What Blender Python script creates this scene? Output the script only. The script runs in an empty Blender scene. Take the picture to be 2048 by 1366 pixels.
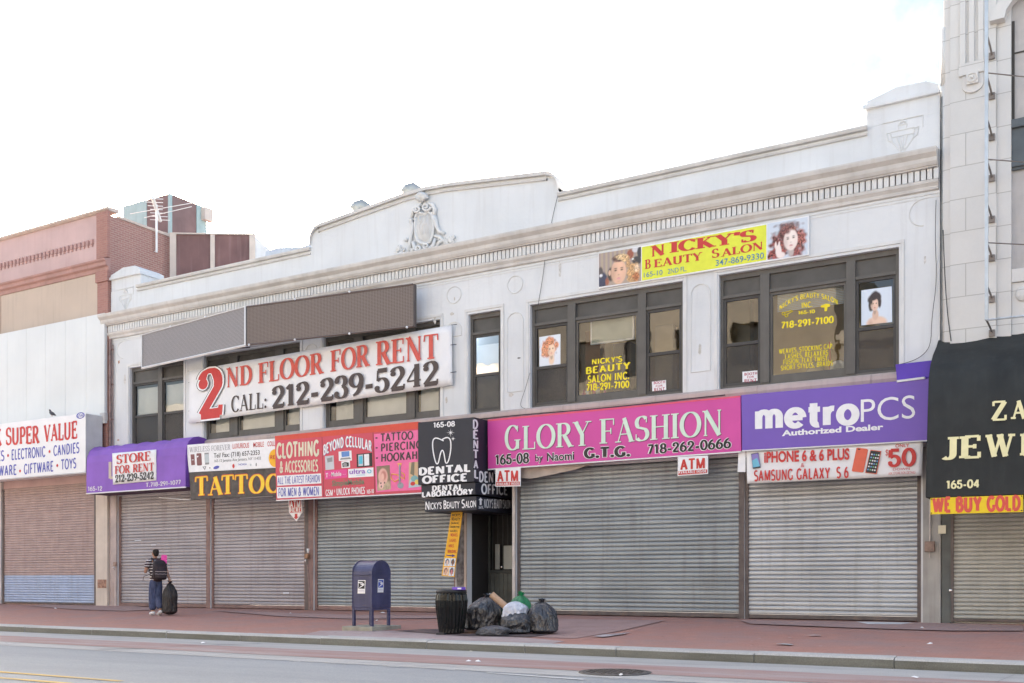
import bpy, bmesh, math, random
from mathutils import Vector, Matrix, noise as mnoise
random.seed(7)
R = math.radians
scene = bpy.context.scene
COL = scene.collection

# ------------------------------------------------------------------ camera, sky, sun, exposure
CX, CY, CZ = 27.3, -21.2, 0.81          # the camera stands across the street; the shop fronts lie on the plane Y = 0
F, SINA, COSA, HZ = 2040.0, 0.5086, 0.861, 1160.0
cam_d = bpy.data.cameras.new('camera'); cam = bpy.data.objects.new('camera', cam_d); COL.objects.link(cam)
cam.location = (CX, CY, CZ); cam.rotation_euler = (R(90), 0, math.asin(SINA))
cam_d.sensor_width = 36; cam_d.lens = F/2048*36; cam_d.shift_y = (HZ-683)/2048
cam_d.clip_end = 4000; cam_d.clip_start = 0.1
scene.camera = cam
SUN_EL, SUN_AZ = R(23), (-0.74, 0.67)   # the sun stands low behind the buildings, to the left
world = bpy.data.worlds.new('World'); scene.world = world; world.use_nodes = True
wn = world.node_tree.nodes; wl = world.node_tree.links
sky = wn.new('ShaderNodeTexSky'); sky.sky_type = 'NISHITA'; sky.sun_disc = False
sky.sun_elevation = SUN_EL; sky.sun_rotation = math.atan2(SUN_AZ[0], SUN_AZ[1])
sky.air_density = 1.0; sky.dust_density = 4.0; sky.ozone_density = 0.5
bw = wn.new('ShaderNodeRGBToBW'); wl.new(sky.outputs[0], bw.inputs[0])          # thin white cloud all over the sky
hz = wn.new('ShaderNodeMix'); hz.data_type = 'RGBA'; hz.inputs[0].default_value = 0.24
wl.new(sky.outputs[0], hz.inputs[6]); wl.new(bw.outputs[0], hz.inputs[7])
# a gap of clear pale blue between the clouds, high in the west
import math as _m
gd = Vector((COSA*.42-SINA, SINA*.42+COSA, .60)).normalized()
tcw = wn.new('ShaderNodeTexCoord'); dp_ = wn.new('ShaderNodeVectorMath'); dp_.operation = 'DOT_PRODUCT'; dp_.inputs[1].default_value = gd; wl.new(tcw.outputs['Generated'], dp_.inputs[0])
nzw = wn.new('ShaderNodeTexNoise'); nzw.inputs['Scale'].default_value = 5.0; nzw.inputs['Detail'].default_value = 7; nzw.inputs['Roughness'].default_value = .6; wl.new(tcw.outputs['Generated'], nzw.inputs['Vector'])
ad = wn.new('ShaderNodeMath'); ad.operation = 'MULTIPLY_ADD'; ad.inputs[1].default_value = .22; wl.new(nzw.outputs['Fac'], ad.inputs[0]); wl.new(dp_.outputs['Value'], ad.inputs[2])
rmp = wn.new('ShaderNodeMapRange'); rmp.interpolation_type = 'SMOOTHSTEP'; rmp.inputs[1].default_value = 1.0; rmp.inputs[2].default_value = 1.115; wl.new(ad.outputs[0], rmp.inputs[0])
gp_ = wn.new('ShaderNodeMix'); gp_.data_type = 'RGBA'; gp_.blend_type = 'MULTIPLY'; gp_.inputs[7].default_value = (.22,.265,.29,1)
wl.new(rmp.outputs[0], gp_.inputs[0]); wl.new(hz.outputs[2], gp_.inputs[6])
wl.new(gp_.outputs[2], wn['Background'].inputs[0]); wn['Background'].inputs[1].default_value = 0.15
sun_d = bpy.data.lights.new('sun', 'SUN'); sun = bpy.data.objects.new('sun', sun_d); COL.objects.link(sun)
sun_d.energy = 4.0; sun_d.angle = R(0.5); sun_d.color = (1.0, 0.94, 0.86)
sdir = Vector((SUN_AZ[0]*math.cos(SUN_EL), SUN_AZ[1]*math.cos(SUN_EL), math.sin(SUN_EL)))
sun.rotation_euler = sdir.to_track_quat('Z', 'Y').to_euler()
scene.view_settings.view_transform = 'Standard'; scene.view_settings.look = 'None'
scene.view_settings.gamma = 1; scene.view_settings.exposure = 2.05

# ------------------------------------------------------------------ helpers
def ray(px, py):
    u = (px-1024)/F; v = (HZ-py)/F
    return COSA*u-SINA, SINA*u+COSA, v
def P(px, py, Y=0.0):                    # a point of the photograph on the plane Y
    dx, dy, v = ray(px, py); t = (Y-CY)/dy
    return Vector((CX+dx*t, Y, CZ+v*t))
def PX(px, py, X):                       # on the plane X
    dx, dy, v = ray(px, py); t = (X-CX)/dx
    return Vector((X, CY+dy*t, CZ+v*t))
SLOPE = 0.032
def G(px, py):                           # on the sloping sidewalk
    dx, dy, v = ray(px, py); t = (-CZ+SLOPE*CY)/(v-SLOPE*dy)
    return Vector((CX+dx*t, CY+dy*t, CZ+v*t))
ROADZ = -0.37
def RD(px, py):                          # on the road
    dx, dy, v = ray(px, py); t = (ROADZ-CZ)/v
    return Vector((CX+dx*t, CY+dy*t, ROADZ))
def XP(px, Y=0.0): return P(px, 1000, Y).x
def sw(y): return SLOPE*y                # sidewalk height at Y

_mats = {}
def M(name, col, rough=0.6, metal=0.0, var=0.08, scale=3.0, bump=0.0, bscale=40.0, streak=0.0, streakcol=None, spec=0.4, hvar=0.0):
    if name in _mats: return _mats[name]
    m = bpy.data.materials.new(name); m.use_nodes = True
    nt = m.node_tree; n = nt.nodes; l = nt.links; b = n['Principled BSDF']
    b.inputs['Roughness'].default_value = rough; b.inputs['Metallic'].default_value = metal
    b.inputs['Specular IOR Level'].default_value = spec
    tc = n.new('ShaderNodeTexCoord')
    nz = n.new('ShaderNodeTexNoise'); nz.inputs['Scale'].default_value = scale; nz.inputs['Detail'].default_value = 5
    l.new(tc.outputs['Object'], nz.inputs['Vector'])
    mr = n.new('ShaderNodeMapRange'); mr.inputs[1].default_value = 0.3; mr.inputs[2].default_value = 0.7
    mr.inputs[3].default_value = 1-var; mr.inputs[4].default_value = 1+var
    l.new(nz.outputs['Fac'], mr.inputs[0])
    mx = n.new('ShaderNodeMix'); mx.data_type = 'RGBA'; mx.blend_type = 'MULTIPLY'; mx.inputs[0].default_value = 1
    mx.inputs[6].default_value = (*col, 1); l.new(mr.outputs[0], mx.inputs[7])
    out = mx.outputs[2]
    if hvar:                             # every slat weathers a little differently
        mp = n.new('ShaderNodeMapping'); mp.inputs['Scale'].default_value = (.22, .0, 10.5); l.new(tc.outputs['Object'], mp.inputs['Vector'])
        nh = n.new('ShaderNodeTexNoise'); nh.inputs['Scale'].default_value = 1.0; nh.inputs['Detail'].default_value = 2; l.new(mp.outputs[0], nh.inputs['Vector'])
        rh = n.new('ShaderNodeMapRange'); rh.inputs[1].default_value = .3; rh.inputs[2].default_value = .7; rh.inputs[3].default_value = 1-hvar; rh.inputs[4].default_value = 1+hvar*.7; l.new(nh.outputs['Fac'], rh.inputs[0])
        mh_ = n.new('ShaderNodeMix'); mh_.data_type = 'RGBA'; mh_.blend_type = 'MULTIPLY'; mh_.inputs[0].default_value = 1; l.new(out, mh_.inputs[6]); l.new(rh.outputs[0], mh_.inputs[7]); out = mh_.outputs[2]
    if streak:
        mp = n.new('ShaderNodeMapping'); mp.inputs['Scale'].default_value = (5, 5, 0.35)
        l.new(tc.outputs['Object'], mp.inputs['Vector'])
        n2 = n.new('ShaderNodeTexNoise'); n2.inputs['Scale'].default_value = 1.6; n2.inputs['Detail'].default_value = 6
        l.new(mp.outputs[0], n2.inputs['Vector'])
        r2 = n.new('ShaderNodeMapRange'); r2.inputs[1].default_value = 0.52; r2.inputs[2].default_value = 0.78
        r2.inputs[3].default_value = 0; r2.inputs[4].default_value = streak; l.new(n2.outputs['Fac'], r2.inputs[0])
        m2 = n.new('ShaderNodeMix'); m2.data_type = 'RGBA'; l.new(r2.outputs[0], m2.inputs[0])
        l.new(out, m2.inputs[6]); sc = streakcol or tuple(c*0.45 for c in col); m2.inputs[7].default_value = (*sc, 1)
        out = m2.outputs[2]
    l.new(out, b.inputs['Base Color'])
    if bump:
        n3 = n.new('ShaderNodeTexNoise'); n3.inputs['Scale'].default_value = bscale; n3.inputs['Detail'].default_value = 4
        l.new(tc.outputs['Object'], n3.inputs['Vector'])
        bp = n.new('ShaderNodeBump'); bp.inputs['Strength'].default_value = bump; bp.inputs['Distance'].default_value = 0.02
        l.new(n3.outputs['Fac'], bp.inputs['Height']); l.new(bp.outputs[0], b.inputs['Normal'])
    _mats[name] = m
    return m

def ink(name, col, rough=0.55): return M('ink_'+name, col, rough=rough, var=0.05, scale=8)

class MB:
    def __init__(s): s.v = []; s.f = []; s.m = []
    def add(s, vs, fs, mi=0):
        o = len(s.v); s.v += [tuple(p) for p in vs]
        for q in fs: s.f.append([o+i for i in q]); s.m.append(mi)
    def box(s, x0, x1, y0, y1, z0, z1, mi=0):
        s.add([(x0,y0,z0),(x1,y0,z0),(x1,y1,z0),(x0,y1,z0),(x0,y0,z1),(x1,y0,z1),(x1,y1,z1),(x0,y1,z1)],
              [(0,1,5,4),(1,2,6,5),(2,3,7,6),(3,0,4,7),(4,5,6,7),(3,2,1,0)], mi)
    def quad(s, a, b, c, d, mi=0): s.add([a,b,c,d], [(0,1,2,3)], mi)
    def prism(s, poly, y0, y1, mi=0):            # poly of (x, z), from y0 (front) to y1
        n = len(poly)
        s.add([(x,y0,z) for x,z in poly]+[(x,y1,z) for x,z in poly],
              [tuple(range(n)), tuple(range(2*n-1, n-1, -1))]+[(i, n+i, n+(i+1)%n, (i+1)%n) for i in range(n)], mi)
    def extx(s, prof, x0, x1, mi=0):             # profile of (y, z) along x
        n = len(prof)
        s.add([(x0,y,z) for y,z in prof]+[(x1,y,z) for y,z in prof],
              [tuple(range(n)), tuple(range(2*n-1, n-1, -1))]+[(i, n+i, n+(i+1)%n, (i+1)%n) for i in range(n)], mi)
    def extz(s, poly, z0, z1, mi=0):             # plan of (x, y) upwards
        n = len(poly)
        s.add([(x,y,z0) for x,y in poly]+[(x,y,z1) for x,y in poly],
              [tuple(range(n)), tuple(range(2*n-1, n-1, -1))]+[(i, n+i, n+(i+1)%n, (i+1)%n) for i in range(n)], mi)
    def tube(s, pts, r, n=8, mi=0):
        pts = [Vector(p) for p in pts]; rs = r if isinstance(r, (list, tuple)) else [r]*len(pts)
        rings = []; up = None
        for i, p in enumerate(pts):
            d = (pts[min(i+1, len(pts)-1)]-pts[max(i-1, 0)]).normalized()
            if up is None: up = Vector((0,0,1)) if abs(d.z) < 0.9 else Vector((0,1,0))
            a = d.cross(up).normalized(); b = a.cross(d).normalized(); up = b
            rings.append([p+(a*math.cos(2*math.pi*k/n)+b*math.sin(2*math.pi*k/n))*rs[i] for k in range(n)])
        vs = [v for g in rings for v in g]; fs = []
        for i in range(len(pts)-1):
            for k in range(n): fs.append((i*n+k, i*n+(k+1)%n, (i+1)*n+(k+1)%n, (i+1)*n+k))
        fs.append(tuple(range(n-1, -1, -1))); fs.append(tuple(range(len(vs)-n, len(vs))))
        s.add(vs, fs, mi)
    def lathe(s, prof, cx, cy, n=24, mi=0, rad=None):
        vs = []
        for r, z in prof:
            for k in range(n):
                a = 2*math.pi*k/n; q = r*(rad(k, n, z) if rad else 1)
                vs.append((cx+q*math.cos(a), cy+q*math.sin(a), z))
        fs = []
        for i in range(len(prof)-1):
            for k in range(n): fs.append((i*n+k, i*n+(k+1)%n, (i+1)*n+(k+1)%n, (i+1)*n+k))
        fs.append(tuple(range(n-1, -1, -1))); fs.append(tuple(range(len(vs)-n, len(vs))))
        s.add(vs, fs, mi)
    def ball(s, c, r, n=10, mi=0, sq=(1,1,1)):
        vs = []; fs = []; m = n//2+1
        for i in range(m):
            th = math.pi*i/(m-1)
            for k in range(n):
                a = 2*math.pi*k/n
                vs.append((c[0]+r*sq[0]*math.sin(th)*math.cos(a), c[1]+r*sq[1]*math.sin(th)*math.sin(a), c[2]+r*sq[2]*math.cos(th)))
        for i in range(m-1):
            for k in range(n): fs.append((i*n+k, (i+1)*n+k, (i+1)*n+(k+1)%n, i*n+(k+1)%n))
        s.add(vs, fs, mi)
    def build(s, name, mats, parent=None, smooth=False, bevel=0.0, recalc=True):
        if not isinstance(mats, (list, tuple)): mats = [mats]
        o0 = Vector((0,0,0)); q = parent
        while q is not None: o0 = o0+q.location; q = q.parent
        me = bpy.data.meshes.new(name)
        me.from_pydata([tuple(Vector(p)-o0) for p in s.v], [], s.f)
        for m in mats: me.materials.append(m)
        me.polygons.foreach_set('material_index', s.m)
        if recalc:
            bm = bmesh.new(); bm.from_mesh(me); bmesh.ops.remove_doubles(bm, verts=bm.verts, dist=1e-5)
            bmesh.ops.recalc_face_normals(bm, faces=bm.faces); bm.to_mesh(me); bm.free()
        if smooth: me.polygons.foreach_set('use_smooth', [True]*len(me.polygons))
        me.update()
        ob = bpy.data.objects.new(name, me); COL.objects.link(ob)
        if parent is not None: ob.parent = parent
        if bevel:
            md = ob.modifiers.new('bevel', 'BEVEL'); md.width = bevel; md.segments = 2; md.limit_method = 'ANGLE'
        return ob

def tag(o, label, cat=None, group=None):
    o['label'] = label
    if cat: o['category'] = cat
    if group: o['group'] = group
    return o
def thing(name, label, cat, loc=(0,0,0), group=None):
    o = bpy.data.objects.new(name, None); COL.objects.link(o); o.location = loc
    return tag(o, label, cat, group)
def struct(o, kind='structure'): o['kind'] = kind; return o

# ------------------------------------------------------------------ lettering
def ell(cx, cy, rx, ry, a0, a1, n=14):
    return [(cx+rx*math.cos(R(a0+(a1-a0)*i/n)), cy+ry*math.sin(R(a0+(a1-a0)*i/n))) for i in range(n+1)]
K, TH = 'K', 'T'                         # hairline and thick overrides
def glyphs():
    g = {}
    def S(x, lo=0, hi=1, se=2): return ('s', x, lo, hi, se)      # stem, serifs: 0 none, 1 top, -1 foot, 2 both
    def L(*p, w=None): return ('l', p, w)
    def A(pts, w=None): return ('l', tuple(pts), w)
    g['A'] = (.78, [L((.1,0),(.38,1), w=K), L((.36,1),(.68,0), w=TH), L((.2,.33),(.56,.33)), ('f',.1), ('f',.68)])
    g['B'] = (.68, [S(.16), A([(.16,.98),(.34,.98)]+ell(.34,.76,.2,.22,90,-90)+[(.16,.54)]), A([(.16,.53),(.36,.53)]+ell(.36,.275,.24,.255,90,-90)+[(.16,.02)])])
    g['C'] = (.74, [A(ell(.42,.5,.33,.49,42,318,24)), L((.67,.98),(.67,.72), w=K)])
    g['D'] = (.78, [S(.16), A([(.16,.98),(.32,.98)]+ell(.32,.5,.36,.48,90,-90,20)+[(.16,.02)])])
    g['E'] = (.66, [S(.16), L((.16,.98),(.58,.98)), L((.16,.52),(.46,.52)), L((.16,.02),(.6,.02)), L((.58,1),(.58,.76), w=K), L((.6,0),(.6,.26), w=K), L((.46,.42),(.46,.62), w=K)])
    g['F'] = (.62, [S(.16), L((.16,.98),(.57,.98)), L((.16,.5),(.46,.5)), L((.57,1),(.57,.74), w=K), L((.46,.38),(.46,.62), w=K)])
    g['G'] = (.8, [A(ell(.42,.5,.33,.49,45,325,24)), ('s',.66,0.04,.42,1), L((.66,.98),(.66,.74), w=K)])
    g['H'] = (.82, [S(.16), S(.66), L((.16,.52),(.66,.52))])
    g['I'] = (.34, [S(.17)])
    g['J'] = (.46, [('s',.3,.2,1,1), A([(.3,.25)]+ell(.14,.2,.16,.2,0,-140,8))])
    g['K'] = (.78, [S(.16), L((.16,.42),(.62,1), w=K), L((.3,.56),(.66,0), w=TH), ('f',.68), ('g',.6)])
    g['L'] = (.62, [S(.16), L((.16,.02),(.57,.02)), L((.57,0),(.57,.3), w=K)])
    g['M'] = (.98, [('sk',.14), L((.15,1),(.47,.02), w=TH), L((.47,.02),(.8,1), w=K), S(.82)])
    g['N'] = (.84, [('sk',.14), L((.14,1),(.68,0), w=TH), ('sk2',.68)])
    g['O'] = (.84, [A(ell(.42,.5,.35,.49,0,360,36))])
    g['P'] = (.64, [S(.16), A([(.16,.98),(.34,.98)]+ell(.34,.72,.22,.26,90,-90)+[(.16,.46)])])
    g['Q'] = (.84, [A(ell(.42,.5,.35,.49,0,360,36)), L((.42,.12),(.76,-.18), w=TH)])
    g['R'] = (.74, [S(.16), A([(.16,.98),(.34,.98)]+ell(.34,.74,.22,.24,90,-90)+[(.16,.5)]), L((.36,.5),(.64,0), w=TH), ('f',.66)])
    g['S'] = (.6, [A(ell(.3,.745,.22,.245,38,235,16)+ell(.29,.26,.24,.25,62,-142,18), w='S'), L((.49,.97),(.49,.74), w=K), L((.06,.03),(.06,.28), w=K)])
    g['T'] = (.72, [('s',.36,0,1,-1), L((.04,.98),(.68,.98)), L((.05,1),(.03,.74), w=K), L((.67,1),(.69,.74), w=K)])
    g['U'] = (.8, [A([(.16,1),(.16,.3)]+ell(.4,.3,.24,.29,180,360,14)+[(.64,1)]), ('g',.16), ('g',.64)])
    g['V'] = (.76, [L((.1,1),(.39,0), w=TH), L((.37,0),(.66,1), w=K), ('g',.1), ('g',.66)])
    g['W'] = (1.08, [L((.1,1),(.33,0), w=TH), L((.32,0),(.54,.9), w=K), L((.52,1),(.76,0), w=TH), L((.75,0),(.98,1), w=K), ('g',.1), ('g',.54), ('g',.98)])
    g['X'] = (.76, [L((.12,1),(.62,0), w=TH), L((.1,0),(.62,1), w=K), ('f',.1), ('f',.64), ('g',.12), ('g',.62)])
    g['Y'] = (.74, [L((.09,1),(.37,.46), w=TH), L((.36,.46),(.65,1), w=K), ('s',.37,0,.5,-1), ('g',.09), ('g',.65)])
    g['Z'] = (.68, [L((.08,.98),(.6,.98)), L((.58,.98),(.08,.02), w=TH), L((.06,.02),(.62,.02)), L((.08,1),(.08,.76), w=K), L((.62,0),(.62,.26), w=K)])
    g['0'] = (.62, [A(ell(.31,.5,.24,.49,0,360,32))])
    g['1'] = (.44, [('s',.24,0,1,-1), L((.06,.8),(.24,.98))])
    g['2'] = (.6, [A(ell(.29,.73,.21,.26,165,-32,16)+[(.08,.04)], w='S'), L((.06,.05),(.54,.05), w=TH), L((.54,.0),(.56,.22), w=K), ('d',.12,.72)])
    g['3'] = (.58, [A(ell(.27,.75,.19,.24,160,-78,14)), A(ell(.27,.27,.23,.26,78,-160,16)), ('d',.1,.78), ('d',.08,.22)])
    g['4'] = (.62, [('s',.42,0,1,-1), L((.42,.98),(.05,.3), w=K), L((.04,.29),(.58,.29), w=K)])
    g['5'] = (.58, [L((.12,.96),(.5,.96), w=TH), L((.12,.98),(.1,.52), w=K), A([(.1,.52)]+ell(.27,.31,.23,.3,105,-150,18)), ('d',.09,.2)])
    g['6'] = (.6, [A(ell(.3,.3,.22,.29,0,360,28)), A(ell(.5,.32,.42,.66,100,180,12))])
    g['7'] = (.56, [L((.06,.96),(.5,.96), w=TH), L((.5,.96),(.2,0), w=TH), L((.06,1),(.06,.76), w=K)])
    g['8'] = (.6, [A(ell(.3,.75,.19,.24,0,360,24)), A(ell(.3,.26,.23,.25,0,360,24))])
    g['9'] = (.6, [A(ell(.3,.7,.22,.29,0,360,28)), A(ell(.1,.68,.42,.66,-80,0,12))])
    g['-'] = (.4, [L((.05,.34),(.35,.34), w=TH)])
    g['.'] = (.26, [('d',.13,.07)])
    g[':'] = (.28, [('d',.14,.08), ('d',.14,.5)])
    g["'"] = (.24, [L((.14,1.02),(.1,.72), w=TH)])
    g['&'] = (.8, [A(ell(.34,.8,.16,.19,-50,250,14)+[(.7,.02)]), A(ell(.3,.26,.24,.25,110,320,14)+[(.68,.5)])])
    g[','] = (.26, [L((.16,.1),(.09,-.16), w=TH)]); g['*'] = (.4, [L((.2,1),(.2,.6), w=K), L((.03,.9),(.37,.7), w=K), L((.03,.7),(.37,.9), w=K)])
    g['m'] = (1.08, [('s',.14,0,.8,0), A([(.14,.42)]+ell(.34,.5,.2,.25,180,0,10)+[(.54,0)]), A([(.54,.42)]+ell(.74,.5,.2,.25,180,0,10)+[(.94,0)])])
    g['e'] = (.8, [A(ell(.4,.4,.28,.36,0,318,22)), L((.12,.4),(.68,.4))]); g['o'] = (.8, [A(ell(.4,.4,.28,.36,0,360,30))])
    g['t'] = (.5, [('s',.22,.22,1,0), L((.03,.72),(.46,.72)), A([(.22,.3)]+ell(.38,.22,.16,.19,180,285,8))])
    g['r'] = (.43, [('s',.14,0,.8,0), A([(.14,.4)]+ell(.37,.44,.23,.28,180,80,8))])
    g[' '] = (.34, [])
    return g
GL = glyphs()
def strip(pts, wf):
    n = len(pts); closed = n > 3 and abs(pts[0][0]-pts[-1][0])+abs(pts[0][1]-pts[-1][1]) < 1e-6
    vs = []
    for i in range(n):
        if closed and i in (0, n-1): a, b = pts[n-2], pts[1]
        else: a, b = pts[max(i-1,0)], pts[min(i+1,n-1)]
        dx, dy = b[0]-a[0], b[1]-a[1]; d = math.hypot(dx, dy) or 1
        w = wf(dx/d, dy/d)/2
        vs += [(pts[i][0]-dy/d*w, pts[i][1]+dx/d*w), (pts[i][0]+dy/d*w, pts[i][1]-dx/d*w)]
    return [[vs[2*i], vs[2*i+1], vs[2*i+3], vs[2*i+2]] for i in range(n-1)]
def serif_text(txt, T=.17, t=.05, se=.1, grow=0.0, sp=.04, sans=False):
    polys = []; x = 0
    for ch in txt:
        w, prim = GL.get(ch, GL[' '])
        sx = []
        def put(ps): sx.append([[(q[0]+x, q[1]) for q in p] for p in ps])
        def wv(w0):
            if sans: return (lambda a, b: T+grow) if w0 in (K, TH) else (lambda a, b: t+(T-t)*abs(b)+grow)
            if w0 == K: return lambda a, b: t+grow
            if w0 == TH: return lambda a, b: T+grow
            if w0 == 'S': return lambda a, b: max(t, T*abs(a*.25-b*.97) if a*b < 0 else T*max(.3, abs(b)))+grow
            return lambda a, b: t+(T-t)*abs(b)**1.3+grow
        h = t*.55+grow/2
        def rect(x0, x1, y0, y1): put([[(x0-grow/2,y0-grow/2),(x1+grow/2,y0-grow/2),(x1+grow/2,y1+grow/2),(x0-grow/2,y1+grow/2)]])
        for p in prim:
            if p[0] == 's':
                _, cx, lo, hi, k = p; rect(cx-T/2, cx+T/2, lo, hi)
                if se and k in (2,1): rect(cx-T/2-se, cx+T/2+se, hi-t, hi)
                if se and k in (2,-1): rect(cx-T/2-se, cx+T/2+se, lo, lo+t)
            elif p[0] in ('sk','sk2'):
                rect(p[1]-max(t,T*.4)/2, p[1]+max(t,T*.4)/2, 0, 1)
                if se:
                    if p[0] == 'sk': rect(p[1]-se, p[1]+se, 0, t); rect(p[1]-se-T*.3, p[1]+.02, 1-t, 1)
                    else: rect(p[1]-se, p[1]+se, 1-t, 1)
            elif p[0] == 'f':
                if se: rect(p[1]-se-T/3, p[1]+se+T/3, 0, t)
            elif p[0] == 'g':
                if se: rect(p[1]-se-T/3, p[1]+se+T/3, 1-t, 1)
            elif p[0] == 'd':
                r = max(T*.55, .07)+grow/2; put([[(q[0], q[1]) for q in ell(p[1], p[2], r, r, 0, 330, 11)]])
            elif sans and p[2] == K and math.dist(p[1][0], p[1][-1]) < .35 and ch not in '*': pass
            else: put(strip(list(p[1]), wv(p[2])))
        polys += sx; x += w+sp
    return polys, x-sp                   # groups of polygons, total advance
_bf = {}
def bfont(txt, bold=0.0, space=1.0):
    key = (txt, bold, space)
    if key in _bf: return _bf[key]
    c = bpy.data.curves.new('lettering', 'FONT'); c.body = txt; c.offset = bold; c.space_character = space; c.resolution_u = 4
    o = bpy.data.objects.new('lettering', c); COL.objects.link(o)
    dg = bpy.context.evaluated_depsgraph_get(); me = bpy.data.meshes.new_from_object(o.evaluated_get(dg))
    vs = [(v.co.x, v.co.y) for v in me.vertices]; fs = [list(p.vertices) for p in me.polygons]
    bpy.data.objects.remove(o); bpy.data.curves.remove(c); bpy.data.meshes.remove(me)
    _bf[key] = (vs, fs); return vs, fs
_hv, _ = bfont('H'); CAPH = max(v[1] for v in _hv)

def text(mb, txt, O, U, V, N, width, cap, font='sans', bold=0.0, arc=0.0, mi=0, lift=0.004, space=1.0, T=.17, t=.05, se=.1, grow=0.0, slant=0.0):
    """letters on a plane: O baseline start, U along, V up, N outwards"""
    heavy = font == 'heavy' or (font == 'sans' and bold >= .012 and all(c in GL for c in txt))
    if font == 'serif' or heavy:
        if heavy: T = .13+bold*2.0 if font == 'sans' else T; groups, adv = serif_text(txt, T, T*.82, 0, grow, .07, True)
        else: groups, adv = serif_text(txt, T, t, se, grow)
        xs = [q[0] for g in groups for p in g for q in p]; x0, x1 = min(xs), max(xs)
        if grow: x0 += grow/2; x1 -= grow/2
        k = 0
        for g in groups:
            k += 1; off = lift+0.0006*(k % 5)
            for p in g:
                vs = []
                for a, b in p:
                    s = (a-x0)/(x1-x0); zz = b*cap+arc*(1-(2*s-1)**2)
                    vs.append(O+U*(s*width)+V*zz+U*(slant*b*cap)+N*off)
                mb.add(vs, [tuple(range(len(vs)))], mi)
    else:
        vs, fs = bfont(txt, bold, space)
        if not vs: return
        v0, _ = bfont(txt, min(bold, 0.0) if bold < 0 else 0.0, space) if False else (vs, fs)
        x0 = min(v[0] for v in v0)+grow; x1 = max(v[0] for v in v0)-grow
        out = []
        for a, b in vs:
            s = (a-x0)/(x1-x0); zz = b/CAPH*cap+arc*(1-(2*s-1)**2)
            out.append(O+U*(s*width)+V*zz+U*(slant*b/CAPH*cap)+N*lift)
        mb.add(out, fs, mi)

def tpx(mb, txt, a, b, cap, Y, **kw):
    """letters between two baseline points of the photograph, on the plane Y; cap = capital height there"""
    p0 = P(a[0], a[1], Y); p1 = P(b[0], b[1], Y)
    dx, dy, v = ray(*a); t = (Y-CY)/dy
    d = p1-p0; kw['arc'] = kw.get('arc', 0)*t/F
    U = d.normalized()
    text(mb, txt, p0, U, Vector((0,0,1)), Vector((0,-1,0)), d.length, cap*t/F, **kw)
def tpxs(mb, txt, a, b, cap, X, **kw):
    p0 = PX(a[0], a[1], X); p1 = PX(b[0], b[1], X)
    dx, dy, v = ray(*a); t = (X-CX)/dx; d = p1-p0
    text(mb, txt, p0, d.normalized(), Vector((0,0,1)), Vector((1,0,0)), d.length, cap*t/F, **kw)

def lettering(parent, lines, Y, mat, name='lettering'):
    for ln in lines:
        mb = MB(); kw = dict(ln[4]) if len(ln) > 4 else {}
        tpx(mb, ln[0], ln[1], ln[2], ln[3], Y, **kw); mb.build(name, mat, parent, recalc=False)
def qpx(pts, Y): return [(lambda p: (p.x, p.z))(P(a, b, Y)) for a, b in pts]
def plate(parent, name, pts, Y, depth, mat, bevel=0.0):
    mb = MB(); mb.prism(qpx(pts, Y), Y, Y+depth); return mb.build(name, mat, parent, bevel=bevel)
def decal(parent, name, quad, Y, layers, mats):
    """flat printed picture: layers of (polygon in 0..1 picture coordinates, material index)"""
    q = [P(a, b, Y) for a, b in quad]; mb = MB()     # quad: TL TR BR BL
    for k, (poly, mi) in enumerate(layers):
        vs = []
        for s, r in poly:
            s = min(1, max(0, s)); r = min(1, max(0, r))
            p = (q[0]*(1-s)+q[1]*s)*r+(q[3]*(1-s)+q[2]*s)*(1-r)
            vs.append(p+Vector((0, -0.0012*k, 0)))
        mb.add(vs, [tuple(range(len(vs)))], mi)
    return mb.build(name, mats, parent, recalc=False)
FULL = [(0,0),(1,0),(1,1),(0,1)]
def rc(x0, x1, y0, y1): return [(x0,y0),(x1,y0),(x1,y1),(x0,y1)]
def el(cx, cy, rx, ry, n=18, a0=0, a1=None):
    if a1 is None: return [(cx+rx*math.cos(2*math.pi*i/n), cy+ry*math.sin(2*math.pi*i/n)) for i in range(n)]
    return [(cx+rx*math.cos(R(a0+(a1-a0)*i/n)), cy+ry*math.sin(R(a0+(a1-a0)*i/n))) for i in range(n+1)]

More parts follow.
